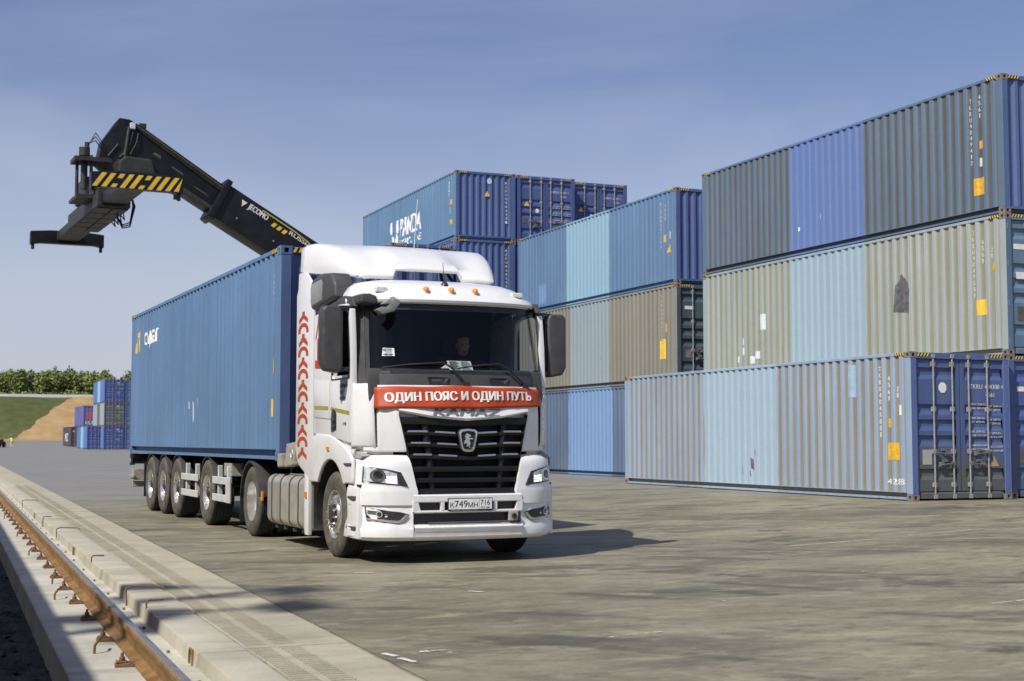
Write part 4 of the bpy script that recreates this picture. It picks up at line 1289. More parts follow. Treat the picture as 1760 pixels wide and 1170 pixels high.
for s in (-1, 1):
    d = side_plate('door', D_out, D_in, 1.155, 1.222, s, M_white, truck)
    mb = MB(); mb.poly([(s*1.172, y, z) for y, z in [(-0.61, 2.09), (0.04, 2.09), (0.04, 2.85), (-0.2, 2.895), (-0.48, 2.885), (-0.57, 2.81)]])
    if s > 0: add('side_window', mb, M_glass, d)
    mb = MB(); 
    ring = [(-0.655, 2.09), (0.03, 2.09), (0.035, 2.85), (-0.2, 2.893), (-0.47, 2.89), (-0.59, 2.82), (-0.665, 2.3)]
    pts3 = [(s*1.215, y, z) for y, z in ring] + [(s*1.215, ring[0][0], ring[0][1])]
    mb.tube(pts3, 0.016, 6); add('window_seal', mb.mesh('window_seal', smooth=50), M_plastic, d)
    # handle in its black recess
    mb = MB(); mb.prism([(-0.17, 1.50), (-0.005, 1.47), (0.02, 1.50), (0.02, 1.70), (-0.03, 1.745), (-0.13, 1.73), (-0.17, 1.68)], 'x', s*1.218, s*1.232)
    hd = add('door_handle', mb.mesh('door_handle', bevel=0.01, smooth=40), M_plastic, d)
    mb = MB(); mb.cbox((s*1.24, -0.075, 1.62), (0.018, 0.13, 0.035)); mb.cbox((s*1.237, -0.075, 1.54), (0.012, 0.12, 0.02))
    add('grip', mb.mesh('grip', bevel=0.006), M_plastic2, hd)
    mb = MB(); mb.poly([(s*1.2245, y, z) for y, z in [(-0.66, 1.665), (0.06, 1.725), (0.06, 1.77), (-0.66, 1.71)]])
    add('reflective_strip', mb, M_olive, d)
    mb = MB(); mb.poly([(s*1.224, y, z) for y, z in [(-0.30, 2.09), (-0.56, 2.09), (-0.57, 2.05), (-0.50, 1.98), (-0.47, 1.90), (-0.40, 1.83), (-0.36, 1.79), (-0.32, 1.83), (-0.30, 1.95)]])
    add('grey_decal', mb, M_greyfilm, d)
    ex = (0, -1, 0) if s < 0 else (0, 1, 0)
    mb = MB()
    for k, (tx, sz) in enumerate((('НИЖНИЙ', 0.062), ('ПОРТ', 0.05), ('РОССИЯ', 0.05))):
        put_text(mb, tx, sz, axes((s*1.2265, (-0.30 if s < 0 else -0.52), 1.985 - 0.07*k), ex, (0, 0, 1)), bold=0.03)
    add('lettering', mb.mesh('lettering', fix=False), M_inkblue, d)
    mb = MB(); put_text(mb, '11940', 0.058, axes((s*1.2245, -0.42 if s < 0 else -0.62, 1.545), ex, (0, 0, 1)), bold=0.02)
    add('lettering', mb.mesh('lettering', fix=False), M_seam, d)
    # panel behind the door with a locker flap
    sp_ = side_plate('side_panel', [(0.098, 1.42), (CAB_REAR - 0.01, 1.46), (CAB_REAR - 0.01, 2.90), (0.60, 2.915), (0.098, 2.92)], None, 1.155, 1.220, s, M_white, truck)
    side_plate('locker_flap', [(0.115, 1.63), (0.76, 1.66), (0.76, 2.115), (0.115, 2.08)], None, 1.222, 1.2285, s, M_white, sp_, bevel=0.003)
    mb = MB(); mb.poly([(s*1.2305, y, z) for y, z in [(0.14, 1.735), (0.73, 1.755), (0.73, 1.80), (0.14, 1.78)]]); add('reflective_strip', mb, M_olive, sp_)
    if s < 0:
        mb = MB()
        xx = -1.2235
        mb.poly([(xx, y, z) for y, z in [(0.74, 2.60), (0.69, 2.62), (0.60, 2.78), (0.58, 2.90), (0.62, 2.90), (0.65, 2.78)]])
        mb.poly([(xx, y, z) for y, z in [(0.655, 2.36), (0.61, 2.36), (0.61, 2.62), (0.655, 2.60)]])
        mb.poly([(xx, y, z) for y, z in [(0.74, 2.26), (0.42, 2.24), (0.42, 2.34), (0.74, 2.36)]])
        mb.poly([(xx, y, z) for y, z in [(0.56, 2.60), (0.40, 2.60), (0.40, 2.64), (0.56, 2.64)]])
        add('orange_decal', mb.mesh('orange_decal', fix=False), M_orange, sp_)

# --- tall side fairing behind the cab, with a chain of orange ornaments on the left
for s in (-1, 1):
    F_out = [(0.815, 0.86), (0.815, 2.99), (0.86, 3.05), (0.88, 3.32), (1.20, 3.50), (1.50, 3.50), (1.52, 3.30), (1.585, 3.22), (1.585, 1.30), (1.54, 1.16), (1.42, 1.06), (1.30, 1.02)]
    fr_ = side_plate('side_fairing', F_out, None, 1.195, 1.228, s, M_white, truck, bevel=0.012)
    k = 0
    z = 2.93
    while z > 1.2:
        yc = 1.26; xx = s*1.2305
        mb = MB()
        if k % 2 == 0:                                            # forked piece
            W = 0.032
            mb.poly([(xx, yc + y*1.75, z + q*0.72) for y, q in [(-W, 0.09), (W, 0.09), (W, 0.03), (0.115, -0.045), (0.115, -0.125), (0.0, -0.03), (-0.115, -0.125), (-0.115, -0.045), (-W, 0.03)]])
            step = 0.135
        else:                                                     # arch
            A = [R(8 + 164 * q / 12) for q in range(13)]
            outer = [(yc + 0.235*math.cos(a), z - 0.05 + 0.105*math.sin(a)) for a in A] + [(yc - 0.235, z - 0.075)]
            inner = [(yc + 0.135*math.cos(a), z - 0.05 + 0.055*math.sin(a)) for a in A] + [(yc - 0.135, z - 0.075)]
            outer = [(yc + 0.235, z - 0.075)] + outer; inner = [(yc + 0.135, z - 0.075)] + inner
            mb.grid([[(xx, y, q) for y, q in outer], [(xx, y, q) for y, q in inner]])
            step = 0.15
        add('ornament', mb.mesh('ornament', fix=False), M_orange, fr_)
        z -= step; k += 1

# --- roof deflector: a shell arched over the roof, low wings at the sides
mb = MB()
def defl_row(f):
    """f 0 at the front lip, 1 at the rear edge; the wings at the sides come down to the roof"""
    yc = 0.08 + 1.36 * f
    zc = 3.46 + 0.42 * math.sin(math.pi / 2 * min(1.0, f * 1.05)) ** 0.9
    zt = 3.345 + 0.53 * math.sin(math.pi / 2 * min(1.0, f * 1.05)) ** 0.85
    hw = 0.85 + 0.36 * f ** 0.55
    yt = 0.05 + 1.42 * f
    zb = 3.33 + 0.19 * f
    up = 0.02 * math.sin(math.pi * f)
    half = [(0.0, yc, zc + up), (0.25, yc, zc + up - 0.002), (0.42, yc, zc + up - 0.008), (0.455 + 0.1 * f, yt + 0.005, zt + up)]
    for t_ in (0.35, 0.65): half.append((0.455 + 0.1*f + (hw - 0.1*f - 0.455) * t_, yt, zt + up - 0.004))
    d = min(0.07, (zt - zb) * 0.45)
    half += [(hw - 0.075, yt, zt + up - 0.01), (hw - 0.03, yt, zt + up * 0.8 - d * 0.35 - 0.01), (hw - 0.006, yt, zt + up * 0.6 - d - 0.008), (hw, yt + 0.02, zb + 0.012), (hw - 0.004, yt + 0.03, zb - 0.012)]
    return [(-x, y, z) for x, y, z in half[:0:-1]] + half
fs_ = [0, 0.03, 0.08, 0.15, 0.25, 0.38, 0.52, 0.66, 0.8, 0.92, 1.0]
mb.grid([defl_row(f) for f in fs_])
me = mb.mesh('roof_deflector', smooth=38)
o = add('roof_deflector', me, M_white, truck)
so = o.modifiers.new('thickness', 'SOLIDIFY'); so.thickness = 0.035; so.offset = -1
mb = MB()
for x in (-0.5, 0.5):
    for P in ([(x, 0.3, 3.25), (x, 0.75, 3.55)], [(x, 0.78, 3.25), (x, 0.95, 3.62)]): add('deflector_strut', MB().tube(P, 0.02, 6), M_frame, o)

# --- air intake high on each side behind the door
for s in (-1,):
    mb = MB(); mb.prism([(-0.10, 3.05), (0.86, 2.97), (0.94, 3.03), (0.96, 3.27), (0.88, 3.36), (0.45, 3.40), (0.10, 3.37), (-0.06, 3.24)], 'x', s*0.98, s*1.235)
    a_ = add('air_intake', mb.mesh('air_intake', bevel=0.045, seg=3, smooth=50), M_plastic2, truck)
    mb = MB(); mb.prism([(0.42, 3.07), (0.86, 3.03), (0.905, 3.08), (0.915, 3.25), (0.86, 3.305), (0.46, 3.325), (0.40, 3.28)], 'x', s*1.232, s*1.240)
    add('intake_mesh', mb.mesh('intake_mesh', bevel=0.006, smooth=40), plain('intake_grey', (0.26, 0.26, 0.255), 0.5), a_)

# --- white front panel, corner deflectors, grille
def front_y(x, z, off=0.0):
    h = cab_plan(z, off); ax = abs(x)
    for a, b in zip(h, h[1:]):
        if a[0] <= ax <= b[0]: return a[1] + (b[1]-a[1]) * (ax - a[0]) / max(1e-6, b[0]-a[0])
    return h[7][1]
G_TOP, G_BOT = 1.66, 0.77
def g_half(z): return 0.585 + (0.785 - 0.585) * (z - G_BOT) / (G_TOP - G_BOT)
mb = MB()                                                        # hood: white apron from the cowl down to the grille, V-shaped lip
def hood_edge(x): return 1.665 - 0.035 * (1 - min(1, abs(x)/0.45)) - (0.06 if abs(x) < 0.45 else 0.06 * max(0, 1 - (abs(x)-0.45)/0.33)) + 0.03
xs = [-0.80, -0.78, -0.62, -0.45, -0.30, -0.15, 0, 0.15, 0.30, 0.45, 0.62, 0.78, 0.80]
rowsH = []
for q, (zf, of) in enumerate(((1.0, 0.03), (0.75, 0.05), (0.45, 0.058), (0.2, 0.085), (0.06, 0.10), (0.0, 0.085), (-0.02, 0.03))):
    row = []
    for x in xs:
        zt_ = 2.0 + 0.02 * (abs(x) > 0.85)
        zl = hood_edge(x)
        z = zl + (zt_ - zl) * zf
        row.append((x, front_y(x, z, of), z))
    rowsH.append(row)
mb.grid(rowsH)
for s in (-1, 1):
    rr_ = []
    for z in (1.245, 1.262, 1.34, 1.50, 1.66, 1.70, 1.85, 2.0):
        xi = (g_half(z) + 0.012) if z < 1.66 else 0.795
        of = 0.05 if 1.25 < z < 1.95 else 0.03
        of2 = of + (0.03 if z < 1.75 else 0.0)
        row = [(s*xi, front_y(xi, z, of) + 0.10, z), (s*xi, front_y(xi, z, of2), z), (s*(xi + 0.035), front_y(xi + 0.03, z, of2), z), (s*(xi*0.45 + 0.55*1.0), front_y(xi*0.45 + 0.55, z, of), z), (s*0.985, front_y(0.985, z, of), z), (s*1.0, front_y(1.0, z, of - 0.04), z)]
        if z < 1.33: row += [(s*1.001, front_y(1.0, z, of), z), (s*1.06, front_y(1.06, z, of), z), (s*1.12, front_y(1.12, z, of), z)]
        rr_.append(row)
    mb.grid([r_[:6] for r_ in rr_])
    mb.grid([[r_[4]] + r_[6:] for r_ in rr_[:2]] + [[(rr_[2][4][0]*0.9 + rr_[1][4][0]*0.1, rr_[2][4][1], 1.325)] + [(p[0], p[1], 1.30 - 0.0) for p in rr_[1][6:]]])
add('front_panel', mb.mesh('front_panel', smooth=34), M_white, truck)
for s in (-1, 1):                                                # corner deflectors standing off the cab corners
    mb = MB()
    R_ = []
    for z in (1.28, 1.33, 1.50, 1.75, 1.95, 2.02):
        h = cab_plan(z, 0.034 if 1.32 < z < 1.8 else 0.010)
        pts_ = [h[4], h[5], h[6], h[7]]
        pts_[0] = (pts_[0][0] + 0.022, pts_[0][1] - 0.008)
        pts_[-1] = (1.216 if z < 1.9 else 1.205, -0.735)
        R_.append([(s*x, y, z) for x, y in pts_])
    mb.grid(R_)
    o = add('corner_deflector', mb.mesh('corner_deflector', smooth=50), M_white, truck)
    so = o.modifiers.new('thickness', 'SOLIDIFY'); so.thickness = 0.018; so.offset = 0
    mb = MB()
    for z in ((1.5, 1.63, 1.76, 1.89) if s > 0 else ()): 
        h = cab_plan(z, 0.01); g_ = cab_plan(z, 0.07)
        mb.prism([(s*(h[4][0] + 0.05), h[4][1] + 0.02), (s*(g_[4][0] + 0.05), g_[4][1] + 0.04), (s*g_[5][0], g_[5][1]), (s*h[5][0], h[5][1])], 'z', z, z + 0.012)
    if s > 0: add('deflector_rib', mb, M_white, o)
    mb = MB(); h = [cab_plan(z, 0.012) for z in (1.34, 1.6, 2.0)]
    mb.grid([[(s*q[4][0]*0.985, q[4][1] - 0.01, z), (s*q[5][0]*0.995, q[5][1], z)] for q, z in zip(h, (1.34, 1.6, 2.0))])
    add('deflector_slot', mb, M_plastic2, o)

def g_y(x, z):
    base = -1.235 + 0.045 * (abs(x) / 0.75) ** 2
    return base + (0.03 if z > 1.4 else 0)
grille = thing('grille', '', ''); del grille['label'], grille['category']; grille.parent = truck
mb = MB()
mb.poly([(-0.80, -1.06, 1.68), (0.80, -1.06, 1.68), (0.60, -1.06, 0.74), (-0.60, -1.06, 0.74)])
mb.grid([[(-g_half(z) - 0.005, -1.06, z), (-g_half(z) - 0.005, g_y(0.7, z), z)] for z in (0.74, 1.2, 1.67)]); mb.grid([[(g_half(z) + 0.005, -1.06, z), (g_half(z) + 0.005, g_y(0.7, z), z)] for z in (0.74, 1.2, 1.67)])
add('grille_back', mb, plain('radiator_mesh', (0.012, 0.012, 0.013), 0.7), grille)
M_grille = plain('grille_black', (0.0105, 0.0105, 0.0115), 0.5, var=0.2, spec=0.35)
def bar(z, h, dep, x0, x1, yo=0.0, m=M_grille, name='grille_bar', droop=0.0):
    mb = MB(); nn = 12; R_ = []
    for k in range(nn + 1):
        x = x0 + (x1 - x0) * k / nn
        y = g_y(x, z) + yo; zz = z + droop * (1 - min(1, abs(x)/0.5)) * -1
        R_.append([(x, y, zz - h/2), (x, y - 0.006, zz), (x, y, zz + h/2), (x, y + dep, zz + h/2 + 0.012), (x, y + dep, zz - h/2)])
    mb.grid(R_, closed=True)
    i0 = mb.pts(R_[0]); mb.face(i0); i1 = mb.pts(R_[-1]); mb.face(i1[::-1])
    return add(name, mb.mesh(name, smooth=40), m, grille)
for z, h in ((1.595, 0.075), (1.455, 0.04), (1.325, 0.04), (1.195, 0.045), (1.05, 0.055), (0.925, 0.05), (0.80, 0.06)):
    b_ = bar(z, h, 0.11, -g_half(z) + 0.004, g_half(z) - 0.004, droop=0.025 if z > 1.15 else 0.0)
    if 1.15 < z < 1.5:
        for x0, x1 in ((-0.70, -0.47), (-0.38, -0.14), (0.14, 0.38), (0.47, 0.70)):
            sc_ = g_half(z) / 0.74
            mb = MB(); R_ = []
            for k in range(6):
                x = (x0 + (x1 - x0) * k / 5) * sc_
                y = g_y(x, z) - 0.012; zz = z + 0.022 - 0.025 * (1 - min(1, abs(x)/0.5)) * 1
                R_.append([(x, y, zz - 0.010), (x, y - 0.004, zz), (x, y, zz + 0.010), (x, y + 0.014, zz + 0.010), (x, y + 0.014, zz - 0.010)])
            mb.grid(R_, closed=True); mb.face(mb.pts(R_[0])); mb.face(mb.pts(R_[-1]))
            o = add('chrome_strip', mb.mesh('chrome_strip', smooth=40), M_chrome, b_)
for s in (-1, 1):
    mb = MB(); mb.grid([[(s*(0.37 + 0.10*(z-0.75)), g_y(0.5, z) + 0.02, z), (s*(0.40 + 0.11*(z-0.75)), g_y(0.5, z) + 0.005, z), (s*(0.43 + 0.12*(z-0.75)), g_y(0.5, z) + 0.03, z), (s*(0.43 + 0.12*(z-0.75)), g_y(0.5, z) + 0.11, z)] for z in (0.77, 1.0, 1.2, 1.45, 1.62)])
    add('grille_upright', mb.mesh('grille_upright', smooth=40), M_grille, grille)
# emblem: shield with a galloping horse
def shield(k, cz=1.375):
    P = [(-0.115, 0.10), (-0.09, 0.125), (0.0, 0.135), (0.09, 0.125), (0.115, 0.10), (0.105, 0.02), (0.08, -0.10), (0.055, -0.128), (0.0, -0.135), (-0.055, -0.128), (-0.08, -0.10), (-0.105, 0.02)]
    return [(x*k, cz + z*k) for x, z in P]
mb = MB(); n_ = 12
rg = [mb.pts([(x, y, z) for x, z in shield(k)]) for k, y in ((1.0, -1.235), (0.97, -1.268), (0.80, -1.272), (0.76, -1.255))]
for a, b in zip(rg, rg[1:]):
    for k in range(n_): mb.face((a[k], a[(k+1)%n_], b[(k+1)%n_], b[k]))
em = add('emblem', mb.mesh('emblem', smooth=40), M_chrome, grille)
mb = MB(); mb.poly([(x, -1.256, z) for x, z in shield(0.77)]); add('emblem_field', mb, M_black, em)
horse = [(-0.018, 0.088), (0.0, 0.075), (0.022, 0.072), (0.036, 0.05), (0.028, 0.044), (0.014, 0.05), (0.012, 0.032), (0.058, 0.026), (0.062, 0.012), (0.014, 0.012), (0.022, -0.015), (0.03, -0.04), (0.016, -0.062), (0.028, -0.085),
         (0.018, -0.092), (0.0, -0.06), (-0.012, -0.075), (-0.02, -0.072), (-0.012, -0.045), (-0.034, -0.03), (-0.05, -0.048), (-0.054, -0.03), (-0.044, -0.004), (-0.03, 0.01), (-0.04, 0.045), (-0.03, 0.07)]
mb = MB(); mb.prism([(x*0.95, 1.375 + z*0.95) for x, z in horse], 'y', -1.266, -1.254); add('emblem_horse', mb, M_chrome, em)
# chrome name on the hood lip
mb = MB()
put_text(mb, 'KAMAZ', 0.12, axes((0.0, 0.0, 0.0), (1, 0, 0), (0, 0, 1)), bold=0.0, shear=0.25, center=True, target_w=0.85, target_h=0.078, heavy=0.007)
HOOD_OFF = ((1.0, 0.03), (0.75, 0.05), (0.45, 0.058), (0.2, 0.085), (0.06, 0.10), (0.0, 0.085))
def hood_face(x, z):
    f = (z - hood_edge(x)) / (2.0 - hood_edge(x))
    of = 0.085
    for (a, oa), (b, ob) in zip(HOOD_OFF, HOOD_OFF[1:]):
        if b <= f <= a: of = ob + (oa - ob) * (f - b) / (a - b)
    return front_y(x, z, of)
mb.v = [(x + 0.01, hood_face(x + 0.01, 1.696 + z) - 0.010 + y, 1.696 + z) for x, y, z in mb.v]
o = add('name_lettering', mb.mesh('name_lettering', fix=False), plain('dull_chrome', (0.15, 0.15, 0.155), 0.45), truck)

# --- bumper
B_PLAN = [(0.0, -1.300), (0.30, -1.297), (0.55, -1.285), (0.66, -1.272), (0.80, -1.245), (0.95, -1.195), (1.06, -1.125), (1.135, -1.035), (1.178, -0.93), (1.20, -0.82), (1.212, -0.62), (1.215, -0.42)]
def b_pt(i, z, off):
    x, y = B_PLAN[i]
    a = B_PLAN[max(0, i-1)]; b = B_PLAN[min(len(B_PLAN)-1, i+1)]
    tx, ty = b[0]-a[0], b[1]-a[1]; l = math.hypot(tx, ty)
    return (x + off*ty/l, y - off*tx/l, z) if i else (0.0, y - off, z)
B_LV = [(0.255, -0.06), (0.275, -0.01), (0.30, 0.012), (0.385, 0.018), (0.43, -0.004), (0.47, -0.012), (0.60, -0.012), (0.645, -0.02), (0.655, 0.004), (0.79, 0.012), (0.83, 0.008), (0.88, -0.006), (1.06, -0.016), (1.13, -0.03), (1.175, -0.06), (1.205, -0.11), (1.215, -0.19)]
def b_grid(i0, i1, z0, z1, s):
    mb_ = []
    for z, off in B_LV:
        if z < z0 - 1e-6 or z > z1 + 1e-6: continue
        row = []
        for i in range(i0, i1 + 1):
            p = b_pt(i, z, off)
            if i == i0 and i0 == 3 and z > 0.75:
                xg = g_half(max(z, G_BOT)) + 0.012; p = (xg, p[1] + 0.02, z)
            row.append((s*p[0], p[1], p[2]))
        mb_.append(row)
    return mb_
bumper = thing('bumper', '', ''); del bumper['label'], bumper['category']; bumper.parent = truck
for s in (-1, 1):
    mb = MB(); mb.grid(b_grid(3, 10, 0.255, 1.22, s))
    # inner cheek beside the grille
    rows_ = b_grid(3, 4, 0.255, 1.22, s)
    mb.grid([[r_[0], (r_[0][0], r_[0][1] + 0.16, r_[0][2])] for r_ in rows_])
    add('bumper_corner', mb.mesh('bumper_corner', smooth=30), M_white, bumper)
def spt(x, z, o):
    """point on the bumper face at side distance x"""
    ax = abs(x)
    i = 0
    while i < len(B_PLAN) - 2 and B_PLAN[i+1][0] < ax: i += 1
    a, b = B_PLAN[i], B_PLAN[i+1]; f = (ax - a[0]) / (b[0] - a[0])
    y = a[1] + (b[1]-a[1]) * f
    off = 0
    for (z0, o0), (z1, o1) in zip(B_LV, B_LV[1:]):
        if z0 <= z <= z1: off = o0 + (o1-o0) * (z - z0) / (z1 - z0)
    tx, ty = b[0]-a[0], b[1]-a[1]; l = math.hypot(tx, ty)
    q = off + o
    return (math.copysign(ax + q*ty/l*-1*-1, x), y - q*tx/l, z)
# centre part: plate carrier, slot, lower lip
mb = MB()
def cy(x): return spt(x, 0.7, 0)[1]
def crow(z, off, x1=0.66):
    xs_ = [-x1, -0.45, -0.2, 0, 0.2, 0.45, x1]
    return [(x, cy(x) - off, z) for x in xs_]
mb.grid([crow(0.77, -0.07), crow(0.768, -0.012), crow(0.755, 0.004), crow(0.692, 0.006), crow(0.682, 0.0), crow(0.682, -0.05)])
mb.grid([crow(0.560, -0.06), crow(0.562, -0.002), crow(0.575, 0.006), crow(0.592, 0.002), crow(0.594, -0.05)])
add('bumper_centre', mb.mesh('bumper_centre', smooth=30), M_white, bumper)
mb = MB(); mb.grid([crow(0.255, -0.06), crow(0.275, -0.01), crow(0.30, 0.012), crow(0.355, 0.016), crow(0.385, 0.034), crow(0.405, 0.036), crow(0.432, 0.008), crow(0.440, -0.07)])
add('lower_lip', mb.mesh('lower_lip', smooth=30), M_white, bumper)
mb = MB(); mb.grid([crow(0.435, -0.062), crow(0.68, -0.062)]); add('slot_back', mb, M_plastic, bumper)
for s in (-1, 1):
    mb = MB(); mb.prism([(s*0.30, 0.59), (s*0.345, 0.59), (s*0.345, 0.68), (s*0.30, 0.68)], 'y', cy(0.3) - 0.003, cy(0.3) + 0.05)
    add('plate_bracket', mb.mesh('plate_bracket', bevel=0.006), M_white, bumper); mb = MB()
    mb.prism([(s*0.575, 0.585), (s*0.672, 0.575), (s*0.672, 0.70), (s*0.61, 0.70)], 'y', cy(0.64) - 0.004, cy(0.62) + 0.05)
    add('plate_bracket', mb.mesh('plate_bracket', bevel=0.006), M_white, bumper)
mb = MB(); mb.grid([[(x, cy(x) - 0.005, 0.44), (x, cy(x) - 0.022, 0.452), (x, cy(x) - 0.005, 0.465)] for x in (-0.5, -0.25, 0, 0.25, 0.55)]); add('slot_sill', mb.mesh('slot_sill', smooth=40), M_plastic2, bumper)
mb = MB(); mb.cbox((0.545, cy(0.5) + 0.0, 0.515), (0.11, 0.06, 0.11)); tw = add('tow_eye', mb.mesh('tow_eye', bevel=0.008), M_dusty, bumper)
mb = MB(); mb.lathe([(0.03, 0), (0.03, -0.01), (0.018, -0.012), (0.018, 0.0), (0, 0.0)], 14, Matrix.Translation((0.545, cy(0.5) - 0.032, 0.515)) @ Matrix.Rotation(R(90), 4, 'Z')); add('tow_socket', mb, M_hub, tw)
# number plate
mb = MB(); mb.cbox((0.0, cy(0) - 0.020, 0.655), (0.545, 0.012, 0.145)); pl = add('number_plate', mb.mesh('number_plate', bevel=0.006), M_plastic, bumper)
mb = MB(); mb.box((-0.262, cy(0) - 0.030, 0.602), (0.262, cy(0) - 0.026, 0.718)); add('plate_face', mb, plain('plate_white', (0.78, 0.78, 0.76), 0.35), pl)
mb = MB(); yp_ = cy(0) - 0.0315
A_ = lambda x, z: axes((x, yp_, z), (1, 0, 0), (0, 0, 1))
put_text(mb, 'К', 0.08, A_(-0.245, 0.622), bold=0.012, target_w=0.045, target_h=0.056)
put_text(mb, '749', 0.1, A_(-0.192, 0.622), bold=0.012, target_w=0.155, target_h=0.077)
put_text(mb, 'МН', 0.08, A_(-0.028, 0.622), bold=0.012, target_w=0.115, target_h=0.056)
put_text(mb, '716', 0.08, A_(0.122, 0.645), bold=0.012, target_w=0.115, target_h=0.060)
put_text(mb, 'RUS', 0.03, A_(0.125, 0.610), bold=0.01, target_w=0.055, target_h=0.022)
mb.poly([(0.103, yp_, 0.605), (0.107, yp_, 0.605), (0.107, yp_, 0.716), (0.103, yp_, 0.716)])
add('plate_number', mb.mesh('plate_number', fix=False), M_black, pl)
mb = MB()
mb.cur = 0; mb.poly([(0.192, yp_, 0.625), (0.232, yp_, 0.625), (0.232, yp_, 0.632), (0.192, yp_, 0.632)])
mb.cur = 1; mb.poly([(0.192, yp_, 0.618), (0.232, yp_, 0.618), (0.232, yp_, 0.625), (0.192, yp_, 0.625)])
mb.cur = 2; mb.poly([(0.192, yp_, 0.611), (0.232, yp_, 0.611), (0.232, yp_, 0.618), (0.192, yp_, 0.618)])
add('plate_flag', mb, [M_print, plain('flag_blue', (0.03, 0.08, 0.4), 0.5), plain('flag_red', (0.5, 0.02, 0.02), 0.5)], pl)
mb = MB()
put_text(mb, 'НИЖНИЙ НОВГОРОД ПОРТ', 0.02, axes((-0.235, cy(0) - 0.0265, 0.586), (1, 0, 0), (0, 0, 1)), bold=0.01, target_w=0.33, target_h=0.011)
add('plate_frame_print', mb.mesh('plate_frame_print', fix=False), M_print, pl)

def patch(poly, o, name, mat, parent, s, bev=None):
    """a polygon of (side distance, height) laid on the bumper, o metres proud, with its edge"""
    mb = MB(); k = len(poly)
    # refine edges
    P = []
    for a, b in zip(poly, poly[1:] + poly[:1]):
        for q in range(4): P.append((a[0] + (b[0]-a[0])*q/4, a[1] + (b[1]-a[1])*q/4))
    top = mb.pts([spt(s*x, z, o) for x, z in P]); bot = mb.pts([spt(s*x, z, -0.02) for x, z in P])
    cx_ = sum(x for x, z in P)/len(P); cz_ = sum(z for x, z in P)/len(P)
    mid_ = mb.pts([spt(s*(x*0.5 + cx_*0.5), z*0.5 + cz_*0.5, o) for x, z in P]); c_ = mb.pts([spt(s*cx_, cz_, o)])[0]
    m_ = len(P)
    for k in range(m_):
        j = (k+1) % m_
        mb.face((top[k], top[j], mid_[j], mid_[k])); mb.face((mid_[k], mid_[j], c_)); mb.face((bot[k], bot[j], top[j], top[k]))
    return add(name, mb.mesh(name, smooth=30), mat, parent)
M_lampglass = bpy.data.materials.new('lamp_glass'); M_lampglass.use_nodes = True
g = M_lampglass.node_tree; g.nodes.clear()
go = g.nodes.new('ShaderNodeOutputMaterial'); gm = g.nodes.new('ShaderNodeMixShader'); gt = g.nodes.new('ShaderNodeBsdfTransparent'); gg = g.nodes.new('ShaderNodeBsdfGlossy'); gf = schlick(g)
gt.inputs['Color'].default_value = (0.9, 0.92, 0.93, 1); gg.inputs['Roughness'].default_value = 0.03
g.links.new(gf.outputs[0], gm.inputs[0]); g.links.new(gt.outputs[0], gm.inputs[1]); g.links.new(gg.outputs[0], gm.inputs[2]); g.links.new(gm.outputs[0], go.inputs['Surface'])
M_led = NT('led_lit', 0.3, color=(0.9, 0.9, 0.88)); M_led.b.inputs['Emission Color'].default_value = (1, 0.98, 0.92, 1); M_led.b.inputs['Emission Strength'].default_value = 1.6; M_led = M_led.m
M_reflector = plain('lamp_reflector', (0.66, 0.67, 0.68), 0.25, metal=0.1, var=0.3, scale=30)
